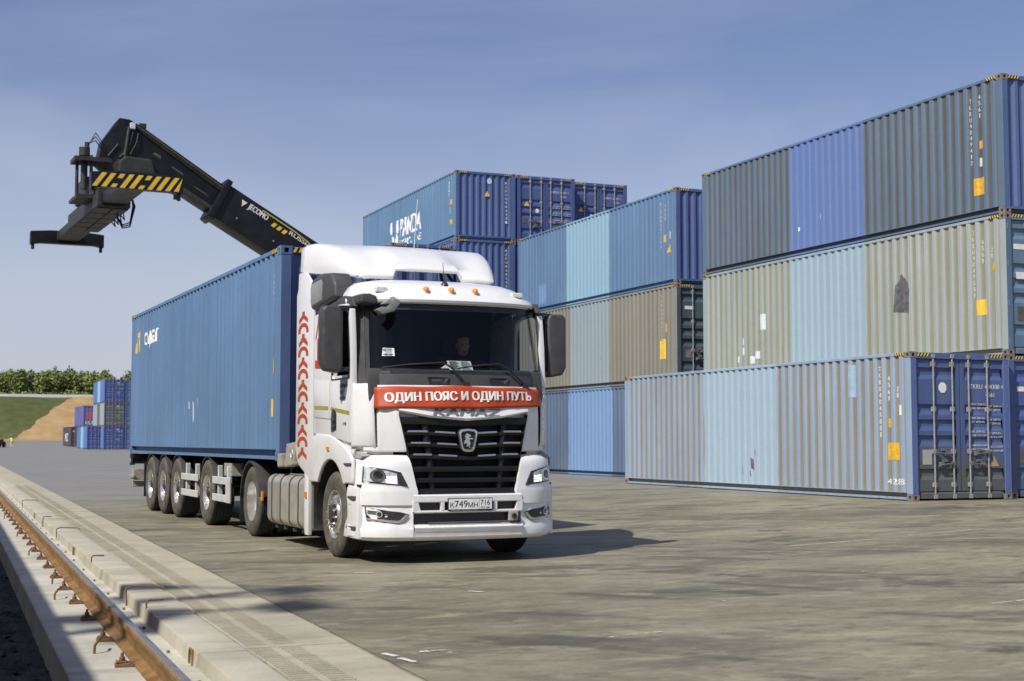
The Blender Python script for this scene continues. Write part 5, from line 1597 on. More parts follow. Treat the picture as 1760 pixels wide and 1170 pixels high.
for s in (-1, 1):
    HL = [(1.165, 1.085), (0.95, 1.055), (0.80, 1.02), (0.725, 0.862), (0.95, 0.885), (1.165, 0.905)]
    hl = patch(HL, 0.004, 'headlight', M_plastic, bumper, s)
    IN = [(1.155, 1.068), (0.95, 1.038), (0.845, 1.005), (0.83, 0.885), (1.0, 0.905), (1.155, 0.925)]
    patch(IN, 0.007, 'reflector', M_reflector, hl, s)
    def disc(x, z, r0, r1, o, name, mat):
        mb = MB(); n_ = 20
        a_ = [2*math.pi*k/n_ for k in range(n_)]
        def ring(r, oo): return mb.pts([spt(s*(x + r*math.cos(q)), z + r*math.sin(q), oo) for q in a_])
        A, B_, C_, D_ = ring(r0, 0.0), ring(r0, o), ring(r1, o), ring(r1*0.9, 0.008)
        for p, q in ((A, B_), (B_, C_), (C_, D_)):
            for k in range(n_): mb.face((p[k], p[(k+1)%n_], q[(k+1)%n_], q[k]))
        return add(name, mb.mesh(name, smooth=40), mat, hl), D_
    disc(1.035, 0.985, 0.072, 0.052, 0.016, 'lens_ring', M_chrome)
    mb = MB(); mb.poly([spt(s*(1.035 + 0.046*math.cos(2*math.pi*k/20)), 0.985 + 0.046*math.sin(2*math.pi*k/20), 0.0095) for k in range(20)]); add('lens', mb, M_black, hl)
    for k in range(3):
        z = 0.965 - 0.028*k
        mb = MB(); x0, x1 = 0.845 + 0.0*k, 0.955
        mb.poly([spt(s*x, q, 0.0105) for x, q in ((x0, z - 0.012), (x1, z - 0.006), (x1, z + 0.012), (x0, z + 0.004))])
        add('led_strip', mb, M_led, hl)
    patch([(x, z) for x, z in HL], 0.018, 'lamp_cover', M_lampglass, hl, s)
    FG = [(1.15, 0.632), (0.93, 0.592), (0.80, 0.578), (0.705, 0.552), (0.76, 0.468), (0.82, 0.452), (1.135, 0.486)]
    fg = patch(FG, 0.006, 'fog_lamp', M_plastic, bumper, s)
    # the chrome angle and inner ribs
    mb = MB(); mb.grid([[spt(s*x, z, 0.016) for x, z in ((0.705, 0.552), (0.725, 0.52), (0.765, 0.470), (0.825, 0.455), (0.98, 0.471), (1.13, 0.488))], [spt(s*x, z, 0.022) for x, z in ((0.735, 0.552), (0.755, 0.53), (0.790, 0.492), (0.83, 0.481), (0.98, 0.494), (1.13, 0.508))], [spt(s*x, z, 0.004) for x, z in ((0.74, 0.552), (0.76, 0.535), (0.795, 0.497), (0.83, 0.486), (0.98, 0.499), (1.13, 0.512))]])
    add('fog_trim', mb.mesh('fog_trim', smooth=40), M_chrome, fg)
    for k in range(2):
        z = 0.545 + 0.022*k; patch([(1.13, z + 0.03), (0.86, z), (0.86, z - 0.008), (1.13, z + 0.022)], 0.012, 'fog_rib', M_plastic2, fg, s)
    mb = MB(); mb.lathe([(0.036, 0.02), (0.036, -0.008), (0.030, -0.010), (0.026, 0.004), (0.0, 0.002)], 18, Matrix.Translation(spt(s*1.02, 0.552, 0.006)) @ Matrix.Rotation(R(90 + s*35), 4, 'Z')); add('fog_lens', mb.mesh('fog_lens', smooth=40), M_reflector, fg)

# --- fender and steps at the side, between bumper and fairing
def arc(cy_, cz_, r, a0, a1, n_): return [(cy_ + r*math.cos(R(a0 + (a1-a0)*k/n_)), cz_ + r*math.sin(R(a0 + (a1-a0)*k/n_))) for k in range(n_ + 1)]
for s in (-1, 1):
    A = arc(0.06, 0.52, 0.63, -12, 192, 18)                        # wheel opening from rear to front
    # fender: above the opening
    out_ = [(0.97, 0.87)] + [p for p in A if p[1] > 0.86][0:] + [(-0.57, 0.885), (-0.80, 0.885), (-0.82, 0.94), (-0.80, 1.16), (-0.64, 1.25), (-0.42, 1.33), (-0.12, 1.405), (0.10, 1.44), (0.62, 1.46), (0.80, 1.42), (0.86, 1.20), (0.97, 1.08)]
    mb = MB(); mb.prism(out_, 'x', s*1.185, s*1.232)
    fd = add('fender', mb.mesh('fender', bevel=0.022, seg=3, smooth=45), M_white, truck)
    mb = MB()                                                     # wheel house
    L_ = arc(0.06, 0.52, 0.635, -15, 195, 20)
    mb.grid([[(s*1.20, y, z) for y, z in L_], [(s*0.72, y, z) for y, z in L_]]); mb.poly([(s*0.72, y, z) for y, z in L_])
    add('wheel_house', mb.mesh('wheel_house', smooth=50), M_frame, fd)
    mb = MB(); mb.prism([(0.07, 1.305 - 0.055), (0.17, 1.255), (0.17, 1.305), (0.07, 1.30)], 'x', s*1.228, s*1.246); add('side_marker', mb.mesh('side_marker', bevel=0.005), M_amber, fd)
    # step panel behind the bumper corner
    ST_ = [(-0.545, 0.285), (-0.50, 0.62), (-0.545, 0.845), (-0.80, 0.845), (-0.86, 0.80), (-0.93, 0.285)]
    ST_ = [(-0.42, 0.275)] + [(-0.46, 0.40)] + [p for p in A[::-1] if 0.42 < p[1] < 0.84 and p[0] < 0] + [(-0.56, 0.845), (-0.95, 0.845), (-0.97, 0.275)]
    mb = MB(); mb.prism(ST_, 'x', s*1.08, s*1.208); sp2 = add('step_panel', mb.mesh('step_panel', bevel=0.014, smooth=40), M_white, truck)
    for za, ya, yb in ((0.715, -0.89, -0.63), (0.375, -0.89, -0.57)):
        mb = MB(); mb.prism([(ya, za), (ya, za + 0.035), (yb, za + 0.03), (yb + 0.04, za + 0.012), (yb - 0.08, za - 0.012), (ya + 0.06, za - 0.014)], 'x', s*1.19, s*1.222)
        add('step', mb.mesh('step', bevel=0.004), M_plastic2, sp2)
    mb = MB(); mb.prism([(-0.79, 1.085), (-0.79, 1.12), (-0.52, 1.115), (-0.50, 1.10), (-0.6, 1.08)], 'x', s*1.222, s*1.240); add('step', mb.mesh('step', bevel=0.004), M_plastic2, fd)
    mb = MB(); mb.prism([(-0.96, 0.852), (-0.55, 0.852), (-0.55, 0.880), (-0.96, 0.880)], 'x', s*1.05, s*1.19); add('gap_strip', mb, M_plastic, sp2)
    # white skirt behind the wheel, with its amber lamp
    mb = MB(); mb.prism([(0.985, 0.86), (0.99, 0.20), (1.13, 0.20), (1.17, 0.30), (1.17, 1.05), (0.985, 1.05)], 'x', s*1.17, s*1.225); sk = add('skirt', mb.mesh('skirt', bevel=0.01, smooth=40), M_white, truck)
    mb = MB(); mb.cbox((s*1.232, 1.07, 0.70), (0.02, 0.085, 0.075)); add('side_marker', mb.mesh('side_marker', bevel=0.006), M_amber, sk)
    # filler between fender top and door
    mb = MB(); mb.prism([(-0.95, 1.20), (-0.60, 1.29), (-0.10, 1.40), (0.79, 1.45), (0.79, 1.20), (-0.9, 1.17)], 'x', s*0.95, s*1.16); add('sill_panel', mb, plain('sill_grey', (0.35, 0.35, 0.35), 0.6), truck)

# --- mirrors
for s in (-1, 1):
    mb = MB(); mb.prism([(s*1.30, 2.22), (s*1.34, 2.14), (s*1.50, 2.17), (s*1.545, 2.26), (s*1.545, 2.86), (s*1.50, 2.905), (s*1.33, 2.90), (s*1.30, 2.84)], 'y', -0.66, -0.47)
    m_ = add('mirror', mb.mesh('mirror', bevel=0.035, seg=3, smooth=50), M_plastic2, truck)
    mb = MB(); mb.prism([(s*1.325, 2.42), (s*1.525, 2.42), (s*1.525, 2.87), (s*1.325, 2.87)], 'y', -0.475, -0.466); mb.prism([(s*1.325, 2.20), (s*1.51, 2.20), (s*1.525, 2.39), (s*1.325, 2.39)], 'y', -0.475, -0.466)
    add('mirror_glass', mb, M_chrome, m_)
    mb = MB(); mb.prism([(s*1.315, 2.23), (s*1.325, 2.875), (s*1.285, 2.85), (s*1.285, 2.25)], 'y', -0.60, -0.47); add('mirror_side', mb.mesh('mirror_side', bevel=0.012), M_plastic, m_)
    for z in (2.19, 2.885):
        mb = MB(); mb.prism([(s*1.13, z - 0.03), (s*1.36, z - 0.022), (s*1.36, z + 0.022), (s*1.13, z + 0.03)], 'y', -0.64, -0.56); add('mirror_arm', mb.mesh('mirror_arm', bevel=0.01), M_plastic, m_)
# front mirror on its elbow at the upper left corner
mb = MB(); mb.prism([(-1.17, 2.93), (-1.00, 2.91), (-0.96, 2.94), (-0.98, 3.01), (-1.06, 3.035), (-1.17, 3.03)], 'y', -0.90, -0.50); fm = add('kerb_mirror', mb.mesh('kerb_mirror', bevel=0.03, seg=3, smooth=50), M_plastic2, truck)
mb = MB(); mb.prism([(-0.98, 2.90), (-0.90, 2.96), (-0.86, 2.95), (-0.86, 2.99), (-0.76, 2.93), (-0.84, 2.82), (-0.98, 2.78), (-1.06, 2.83), (-0.99, 2.86), (-0.93, 2.86), (-0.90, 2.90)], 'y', -1.12, -0.99); add('mirror_bracket', mb.mesh('mirror_bracket', bevel=0.012, smooth=40), plain('mid_grey_plastic', (0.23, 0.23, 0.225), 0.5), fm)

# --- roof lamps, aerials, wipers, cowl hatches
for x in (-0.345, -0.035, 0.27):
    z = 3.115; y = front_y(x, z) - 0.02
    mb = MB(); mb.lathe([(0.0, -0.045), (0.018, -0.042), (0.028, -0.025), (0.032, 0.0), (0.032, 0.03)], 14, Matrix.Translation((x, y, z)) @ Matrix.Rotation(R(90), 4, 'Z') @ Matrix.Diagonal((1, 1, 1.25, 1)))
    add('roof_lamp', mb.mesh('roof_lamp', smooth=50), M_amber, truck)
for s in (-1, 1):
    z = 3.10; x = s*0.86; y = front_y(x, z)
    mb = MB(); mb.prism([(x - 0.075, z - 0.025), (x + 0.075, z - 0.025), (x + 0.065, z + 0.035), (x - 0.065, z + 0.035)], 'y', y - 0.045, y + 0.05); add('corner_lamp', mb.mesh('corner_lamp', bevel=0.01), M_reflector, truck)
mb = MB(); mb.lathe([(0.0, 0.04), (0.02, 0.035), (0.04, 0.01), (0.05, -0.02)], 12, Matrix.Translation((-0.06, -0.66, 3.20)) @ Matrix.Rotation(R(-90), 4, 'Y')); mb.tube([(-0.06, -0.66, 3.22), (-0.075, -0.64, 3.46)], 0.006, 6, r2=0.003); add('aerial', mb.mesh('aerial', smooth=50), M_plastic, truck)
mb = MB(); mb.tube([(0.24, 1.25, 3.3), (0.25, 1.26, 3.75), (0.32, 1.3, 4.55)], 0.008, 6, r2=0.004); add('whip_aerial', mb.mesh('whip_aerial', smooth=50), plain('pale_fibreglass', (0.6, 0.62, 0.62), 0.5), truck)
for x0, x1, xp, zz in ((-0.93, -0.22, 0.02, 2.235), (-0.06, 0.48, 0.80, 2.235)):
    mb = MB()
    f_ = lambda x, z, o: (x, front_y(x, z, -0.012) - o, z)
    mb.tube([f_(x0, 2.20, 0.02), f_((x0 + x1)/2, 2.245, 0.02), f_(x1, 2.25, 0.02)], 0.010, 6)
    mb.tube([f_(x0*0.6 + x1*0.4, 2.235, 0.035), f_(x1 - 0.02, 2.265, 0.05), f_(x1 + (xp - x1)*0.35, 2.2, 0.06), f_(xp, 2.02, 0.05)], 0.012, 6)
    mb.cbox((xp, front_y(xp, 2.02) - 0.03, 2.01), (0.07, 0.06, 0.06))
    add('wiper', mb.mesh('wiper', smooth=50), M_plastic, truck)
for x in (-0.30, 0.46):
    mb = MB(); z0, z1 = 2.0, 2.095
    y_ = lambda z: front_y(x, z) - 0.004
    P = [(x - 0.13, z1), (x + 0.13, z1), (x + 0.10, z0), (x - 0.10, z0)]
    i0 = mb.pts([(px, front_y(px, pz) - 0.012, pz) for px, pz in P]); i1 = mb.pts([(x + (px - x)*0.6, front_y(px, pz) - 0.003, 2.045 + (pz - 2.045)*0.5) for px, pz in P]); i2 = mb.pts([(px, front_y(px, pz) + 0.01, pz) for px, pz in P])
    for k in range(4): mb.face((i0[k], i0[(k+1)%4], i1[(k+1)%4], i1[k])); mb.face((i2[k], i2[(k+1)%4], i0[(k+1)%4], i0[k]))
    mb.face(i1); add('grab_recess', mb, M_plastic, truck)

# --- inside of the cab
M_dark_in = plain('interior_dark', (0.02, 0.02, 0.022), 0.7, var=0.25)
M_dash = plain('dashboard_grey', (0.05, 0.05, 0.05), 0.65, var=0.2)
mb = MB(); mb.prism([(-0.98, 1.9), (-0.93, 2.185), (-0.70, 2.21), (-0.42, 2.17), (-0.36, 2.0), (-0.36, 1.6), (-0.9, 1.6)], 'x', -1.08, 1.08); add('dashboard', mb.mesh('dashboard', bevel=0.03, smooth=45), M_dash, truck)
add('rear_lining', MB().box((-1.12, 0.70, 1.3), (1.12, 0.74, 3.05)), M_dark_in, truck); add('roof_lining', MB().box((-0.95, -0.5, 3.06), (0.95, 0.70, 3.10)), M_dark_in, truck); add('front_bulkhead', MB().box((-0.6, -1.05, 1.22), (0.6, -1.0, 1.9)), M_dark_in, truck)
for x in (-0.58, 0.52):
    mb = MB(); mb.box((x - 0.25, -0.10, 1.62), (x + 0.25, 0.40, 1.80)); mb.prism([(0.32, 1.75), (0.44, 1.75), (0.56, 2.42), (0.46, 2.44)], 'x', x - 0.24, x + 0.24); mb.prism([(0.47, 2.45), (0.56, 2.45), (0.58, 2.66), (0.50, 2.66)], 'x', x - 0.14, x + 0.14); mb.box((x - 0.2, 0.0, 1.21), (x + 0.2, 0.3, 1.62))
    add('seat', mb.mesh('seat', bevel=0.04, seg=2, smooth=50), plain('seat_cloth', (0.05, 0.05, 0.055), 0.9), truck)
mb = MB(); mb.tube([(0.52 + 0.23*math.cos(a), -0.34 - 0.10*math.sin(a)*-1, 2.14 + 0.19*math.sin(a)) for a in [2*math.pi*k/24 for k in range(25)]], 0.016, 8, cap=False); mb.tube([(0.52, -0.36, 2.13), (0.52, -0.50, 1.95)], 0.03, 8); mb.tube([(0.30, -0.34, 2.14), (0.74, -0.34, 2.14)], 0.014, 6)
add('steering_wheel', mb.mesh('steering_wheel', smooth=50), M_plastic, truck)
M_sticker = plain('sticker_white', (0.70, 0.71, 0.70), 0.5)
def on_glass(P, o): return [(x, front_y(x, z, -0.012) + o, z) for x, z in P]
mb = MB(); mb.poly(on_glass([(-0.915, 2.335), (-0.78, 2.335), (-0.78, 2.425), (-0.90, 2.43)], -0.004)); s_ = add('screen_sticker', mb, M_sticker, ws)
mb = MB()
put_text(mb, '@ ===', 0.03, Matrix.Identity(4), bold=0.02, target_w=0.1, target_h=0.03); put_text(mb, '— —', 0.03, Matrix.Translation((0, -0.04, 0)), bold=0.05, target_w=0.1, target_h=0.008)
mb.v = [(-0.90 + x, front_y(-0.90 + x, 2.39 + y, -0.012) - 0.006, 2.39 + y) for x, y, z in mb.v]; add('sticker_print', mb.mesh('sticker_print', fix=False), M_seam, ws)
mb = MB(); mb.poly(on_glass([(0.86, 2.27), (0.93, 2.27), (1.0, 2.16), (0.95, 2.16)], 0.004)); add('screen_sticker', mb, plain('pale_sticker_blue', (0.55, 0.62, 0.64), 0.5), ws)

# --- chassis, tank, drive axle
mb = MB()
for s in (-1, 1): mb.box((s*0.40 - 0.04, -0.9, 0.72), (s*0.40 + 0.04, 4.75, 0.98))
for y in (0.9, 2.1, 3.2, 4.6): mb.box((-0.40, y - 0.05, 0.76), (0.40, y + 0.05, 0.94))
mb.box((-0.6, -0.75, 0.45), (0.6, 0.9, 1.1)); mb.tube([(-0.9, 0, 0.5), (0.9, 0, 0.5)], 0.08, 10); mb.tube([(-0.9, 4.04, 0.5), (0.9, 4.04, 0.5)], 0.12, 10); mb.lathe([(0.0, -0.25), (0.2, -0.2), (0.25, 0), (0.2, 0.2), (0, 0.25)], 16, Matrix.Translation((0, 4.04, 0.5)))
add('chassis', mb, M_frame, truck)
mb = MB(); mb.lathe([(0.0, 0.06), (0.45, 0.06), (0.48, 0.03), (0.48, 0.0), (0.0, 0.0)], 28, Matrix.Translation((0, 3.75, 1.02)) @ Matrix.Rotation(R(-90), 4, 'Y')); add('coupling_plate', mb.mesh('coupling_plate', smooth=40), M_frame, truck)
for s in (-1, 1):
    add_wheel(truck, 'front', 1.01, 0.31, s*1.19, 0.03, 0.505, s, R(11))
    add_wheel(truck, 'drive', 1.01, 0.29, s*1.20, 4.04, 0.505, s)
    add('wheel', cmesh(('tyre', 1.01, 0.29), None), [M_tyre, M_tread], truck, Matrix.Translation((s*0.87, 4.04, 0.505)) @ Matrix.Rotation(0 if s < 0 else R(180), 4, 'Z'))
    mb = MB()                                                     # mudguard over the drive wheels
    A0 = arc(4.04, 0.505, 0.575, 6, 172, 14)
    mb.grid([[(s*x, y, z) for y, z in A0] for x in (0.58, 1.22)]); mb.grid([[(s*1.22, y, z) for y, z in A0], [(s*1.22, 4.04 + (y - 4.04)*0.955, 0.505 + (z - 0.505)*0.955) for y, z in A0]])
    mg = add('mudguard', mb.mesh('mudguard', smooth=40), M_plastic2, truck)
    so = mg.modifiers.new('thickness', 'SOLIDIFY'); so.thickness = 0.012
    mb = MB(); mb.box((s*1.22 if s < 0 else 0.66, 4.60, 0.18), (-0.66 if s < 0 else s*1.22, 4.615, 0.58)); add('mud_flap', mb, M_plastic, mg)
    mb = MB(); mb.cbox((s*1.215, 3.32, 0.60), (0.03, 0.05, 0.13)); add('side_marker', mb.mesh('side_marker', bevel=0.005), M_amber, mg)
    # fuel tank, rounded square, in its straps
    def rr(x0, x1, z0, z1, r_):
        P = []
        for cx_, cz_, a0 in ((x1 - r_, z1 - r_, 0), (x0 + r_, z1 - r_, 90), (x0 + r_, z0 + r_, 180), (x1 - r_, z0 + r_, 270)):
            for k in range(7): P.append((cx_ + r_*math.cos(R(a0 + 15*k)), cz_ + r_*math.sin(R(a0 + 15*k))))
        return P
    a, b = (-1.20, -0.56) if s < 0 else (0.56, 1.20)
    mb = MB()
    rings = [(0.02, 1.24), (0.0, 1.265), (0.0, 3.075), (0.02, 3.10)]
    ii = []
    for ins, y in rings:
        P = rr(a + ins, b - ins, 0.24 + ins, 0.915 - ins, 0.12); ii.append(mb.pts([(x, y, z) for x, z in P]))
    for p, q in zip(ii, ii[1:]):
        for k in range(28): mb.face((p[k], p[(k+1)%28], q[(k+1)%28], q[k]))
    mb.face(ii[0]); mb.face(ii[-1])
    tk = add('fuel_tank', mb.mesh('fuel_tank', smooth=40), M_alu2, truck)
    for y in (1.52, 1.95, 2.40, 2.84):
        mb = MB(); P0 = rr(a - 0.006, b + 0.006, 0.234, 0.921, 0.124)
        p = mb.pts([(x, y - 0.022, z) for x, z in P0]); q = mb.pts([(x, y + 0.022, z) for x, z in P0])
        for k in range(28): mb.face((p[k], p[(k+1)%28], q[(k+1)%28], q[k]))
        mb.cbox((s*1.12, y, 0.215), (0.04, 0.03, 0.05))
        add('tank_strap', mb.mesh('tank_strap', smooth=40), M_strap, tk)
    mb = MB(); mb.lathe([(0.05, 0.0), (0.05, 0.05), (0.0, 0.055)], 14, Matrix.Translation((s*0.95, 2.6, 0.91)) @ Matrix.Rotation(R(-90), 4, 'Y')); add('filler_cap', mb.mesh('filler_cap', smooth=40), M_chrome, tk)
    mb = MB(); mb.box((s*0.9 - 0.2, 1.3, 0.925), (s*0.9 + 0.2, 2.3, 0.935)); add('catwalk', mb, M_alu2, tk)

# --- banner laced over the hood
mb = MB()
nb = 40; rowsB = []
for j in range(9):
    v = j / 8
    row = []
    for k in range(nb + 1):
        u = k / nb
        x = -1.045 + 2.085 * u
        zt_ = 1.972 + 0.020 * math.sin(u*3.1) + 0.006*math.sin(u*17)
        zb_ = 1.726 + 0.04 * u + 0.008 * math.sin(u*6.5 + 1)
        z = zt_ + (zb_ - zt_) * v
        y = front_y(x, min(1.98, z), 0.0) - 0.058 - 0.045 * v + 0.006 * math.sin(u*23 + v*3) + 0.008*math.sin(u*7 + 2*v) - (0.006 * math.exp(-((u - 0.86 + 0.06*v)/0.02)**2))
        row.append((x, y, z))
    rowsB.append(row)
mb.grid(rowsB)
ban = add('banner', mb.mesh('banner', smooth=60), M_orange)
ban.location = TO; ban.rotation_euler = (0, 0, TA)
tag(ban, 'red cloth banner with white Cyrillic lettering stretched across the nose of the truck', 'banner')
so = ban.modifiers.new('thickness', 'SOLIDIFY'); so.thickness = 0.004
def ban_y(x, z):
    u = (x + 1.045) / 2.085; u = min(1, max(0, u))
    zt_ = 1.972 + 0.020 * math.sin(u*3.1); zb_ = 1.712 + 0.04 * u
    v = min(1, max(0, (z - zt_) / (zb_ - zt_)))
    return front_y(x, min(1.98, z), 0.0) - 0.058 - 0.045 * v + 0.006 * math.sin(u*23 + v*3) + 0.008*math.sin(u*7 + 2*v) - (0.006 * math.exp(-((u - 0.86 + 0.06*v)/0.02)**2)) - 0.012
mb = MB(); put_text(mb, 'ОДИН ПОЯС И ОДИН ПУТЬ', 0.16, Matrix.Identity(4), heavy=0.0075, bold=0.0, target_w=1.79, target_h=0.125)
me = mb.mesh('banner_lettering', fix=False)
bm = bmesh.new(); bm.from_mesh(me)
for v in bm.verts:
    x = -0.935 + v.co.x; u = (x + 1.045)/2.085
    z = 1.782 + v.co.y + 0.035 * u + 0.012*math.sin(u*3.1)
    v.co = (x, ban_y(x, z) - v.co.z * 2, z)
bm.to_mesh(me); bm.free()
add('banner_lettering', me, M_print, ban)

# --- papers on the dashboard
def flat_paper(name, P, label, cat, lines=0):
    mb = MB(); i0 = mb.pts([truck_point(*p) for p in P]); mb.face(i0)
    o = add(name, mb, M_sticker); tag(o, label, cat, 'papers on the dashboard')
    return o
pp = flat_paper('permit_card', [(-0.10, -0.935, 2.19), (0.20, -0.93, 2.19), (0.19, -0.86, 2.30), (-0.11, -0.865, 2.30)], 'white printed permit card propped up on the dashboard behind the windscreen', 'card')
mb = MB()
for k in range(9):
    f = 0.1 + 0.1*k
    for x0, x1 in ((-0.085, 0.035), (0.06, 0.175)):
        a = [(x, -0.937 + 0.07*f - 0.003, 2.19 + 0.11*f) for x in (x0, x1 - 0.03*((k*7) % 3)/2)]
        mb.poly([truck_point(*a[0]), truck_point(*a[1]), truck_point(a[1][0], a[1][1] + 0.003, a[1][2] + 0.005), truck_point(a[0][0], a[0][1] + 0.003, a[0][2] + 0.005)])
add('card_print', mb.mesh('card_print', fix=False), M_seam, pp)
flat_paper('folded_paper', [(-0.16, -0.80, 2.215), (0.12, -0.80, 2.215), (0.06, -0.72, 2.29), (0.0, -0.70, 2.30)], 'pale folded sheet lying on the dashboard behind the printed card', 'paper')
# ------------------------------------------------------------------ the trailer and its container
TY = 8.5                                                          # the trailer's own origin lies 8.5 m behind the front axle
tr = thing('container_trailer', 'low black container trailer with four axles and grey side guards, behind the white truck', 'trailer', truck_point(0, TY, 0), TA)
def ty(y): return y - TY
mb = MB()
for s in (-1, 1):
    mb.box((s*0.50 - 0.06, ty(5.2), 0.72), (s*0.50 + 0.06, ty(14.6), 1.06)); mb.box((s*0.50 - 0.06, ty(2.3), 0.98), (s*0.50 + 0.06, ty(5.2), 1.085)); mb.box((s*0.50 - 0.06, ty(4.6), 0.85), (s*0.50 + 0.06, ty(5.2), 1.06))
for y in (2.6, 4.2, 5.4, 6.6, 8.3, 9.0, 10.3, 11.6, 12.9, 14.4): mb.box((-1.0, ty(y) - 0.05, 0.92), (1.0, ty(y) + 0.05, 1.04))
mb.box((-1.15, ty(14.5), 0.88), (1.15, ty(14.7), 1.08))
for y in (2.45, 14.55):
    mb.box((-1.21, ty(y) - 0.09, 1.0), (1.21, ty(y) + 0.09, 1.09))
add('frame', mb.mesh('frame', bevel=0.008, seg=1), M_frame, tr)
mb = MB(); mb.prism([(ty(1.66), 1.16), (ty(1.72), 1.07), (ty(2.55), 1.0), (ty(2.55), 1.11), (ty(2.30), 1.11), (ty(2.25), 1.33), (ty(1.80), 1.36)], 'x', -1.17, -1.03); mb.box((-1.17, ty(1.70), 1.08), (1.17, ty(1.84), 1.26)); mb.prism([(ty(1.66), 1.16), (ty(1.72), 1.07), (ty(2.55), 1.0), (ty(2.55), 1.11), (ty(2.30), 1.11), (ty(2.25), 1.33), (ty(1.80), 1.36)], 'x', 1.03, 1.17)
mb.box((-1.225, ty(2.30), 1.02), (-1.05, ty(2.50), 1.20)); mb.box((1.05, ty(2.30), 1.02), (1.225, ty(2.50), 1.20))
fb = add('front_bolster', mb.mesh('front_bolster', bevel=0.02), M_dusty, tr)
mb = MB(); mb.tube([(-1.12, ty(1.62), 1.20), (-1.10, ty(1.66), 1.31), (-0.9, ty(1.62), 1.31)], 0.022, 8); mb.lathe([(0.05, 0), (0.05, 0.05), (0, 0.05)], 12, Matrix.Translation((-1.185, ty(1.95), 1.2))); add('air_coupling', mb.mesh('air_coupling', smooth=40), M_reflector, fb)
for k, y in enumerate((7.05, 9.58, 10.90, 12.22)):
    for s in (-1, 1):
        add_wheel(tr, 'trailer', 1.06, 0.37, s*1.21, ty(y), 0.53, s, R(17*k + 5*s))
        A0 = arc(ty(y), 0.53, 0.60, 20, 160, 12)
        mb = MB(); mb.grid([[(s*x, a, b) for a, b in A0] for x in (0.80, 1.19)]); mb.grid([[(s*1.19, a, b) for a, b in A0], [(s*1.195, ty(y) + (a - ty(y))*0.95, 0.53 + (b - 0.53)*0.95) for a, b in A0]])
        o = add('mudguard', mb.mesh('mudguard', smooth=40), M_plastic2, tr); so = o.modifiers.new('thickness', 'SOLIDIFY'); so.thickness = 0.01
    mb = MB(); mb.tube([(-1.0, ty(y), 0.53), (1.0, ty(y), 0.53)], 0.075, 10)
    for s in (-1, 1):
        mb.prism([(ty(y) - 0.30, 0.62), (ty(y) + 0.20, 0.58), (ty(y) + 0.20, 0.64), (ty(y) - 0.42, 0.92), (ty(y) - 0.52, 0.92), (ty(y) - 0.5, 0.66)], 'x', s*0.46, s*0.58); mb.lathe([(0.13, 0.0), (0.14, 0.1), (0.13, 0.2)], 14, Matrix.Translation((s*0.6, ty(y) + 0.25, 0.66)) @ Matrix.Rotation(R(-90), 4, 'Y'))
    add('axle', mb.mesh('axle', smooth=40), M_grime, tr)
for s in (-1, 1):
    for y0, y1 in ((5.30, 6.50), (7.66, 9.02)):
        mb = MB()
        for z in (0.42, 0.69):
            mb.box((min(s*1.195, s*1.225), ty(y0), z), (max(s*1.195, s*1.225), ty(y1), z + 0.115))
        for y in (y0 + 0.28, y1 - 0.28): mb.box((min(s*1.12, s*1.194), ty(y) - 0.03, 0.43), (max(s*1.12, s*1.194), ty(y) + 0.03, 0.98))
        if y0 < 6: mb.box((min(s*1.195, s*1.228), ty(5.29), 0.415), (max(s*1.195, s*1.228), ty(5.55), 0.81))
        add('side_guard', mb.mesh('side_guard', bevel=0.008, seg=1), M_steelgrey, tr)
    mb = MB()
    for y in (5.75,):
        mb.box((min(s*0.95, s*1.15), ty(y) - 0.25, 0.82), (max(s*0.95, s*1.15), ty(y) + 0.25, 1.02))
    add('tool_box', mb.mesh('tool_box', bevel=0.012), M_dusty, tr)
    mb = MB(); mb.box((min(s*0.7, s*0.84), ty(4.95) , 0.30), (max(s*0.7, s*0.84), ty(5.10), 0.98)); mb.box((min(s*0.66, s*0.9), ty(4.9), 0.27), (max(s*0.66, s*0.9), ty(5.15), 0.30)); add('landing_leg', mb.mesh('landing_leg', bevel=0.008), M_frame, tr)
    mb = MB(); mb.box((min(s*0.86, s*1.20), ty(12.92), 0.25), (max(s*0.86, s*1.20), ty(12.935), 0.95)); add('mud_flap', mb, M_plastic, tr)
mb = MB(); mb.box((-1.20, ty(14.30), 0.40), (1.20, ty(14.42), 0.52)); mb.box((-0.6, ty(14.30), 0.5), (-0.5, ty(14.4), 0.95)); mb.box((0.5, ty(14.30), 0.5), (0.6, ty(14.4), 0.95))
mb.box((-1.22, ty(14.05), 0.55), (-0.95, ty(14.38), 0.78)); mb.box((0.95, ty(14.05), 0.55), (1.22, ty(14.38), 0.78)); mb.box((-1.25, ty(14.0), 0.60), (-1.2, ty(14.42), 0.66))
add('rear_bumper', mb.mesh('rear_bumper', bevel=0.01), M_dusty, tr)
for s in (-1, 1):
    mb = MB(); mb.tube([(s*1.18, ty(14.5), 1.0), (s*1.18, ty(14.5), 0.9)], 0.03, 8); mb.cbox((s*1.18, ty(14.5), 0.88), (0.09, 0.12, 0.05)); add('twist_lock', mb, M_frame, tr)

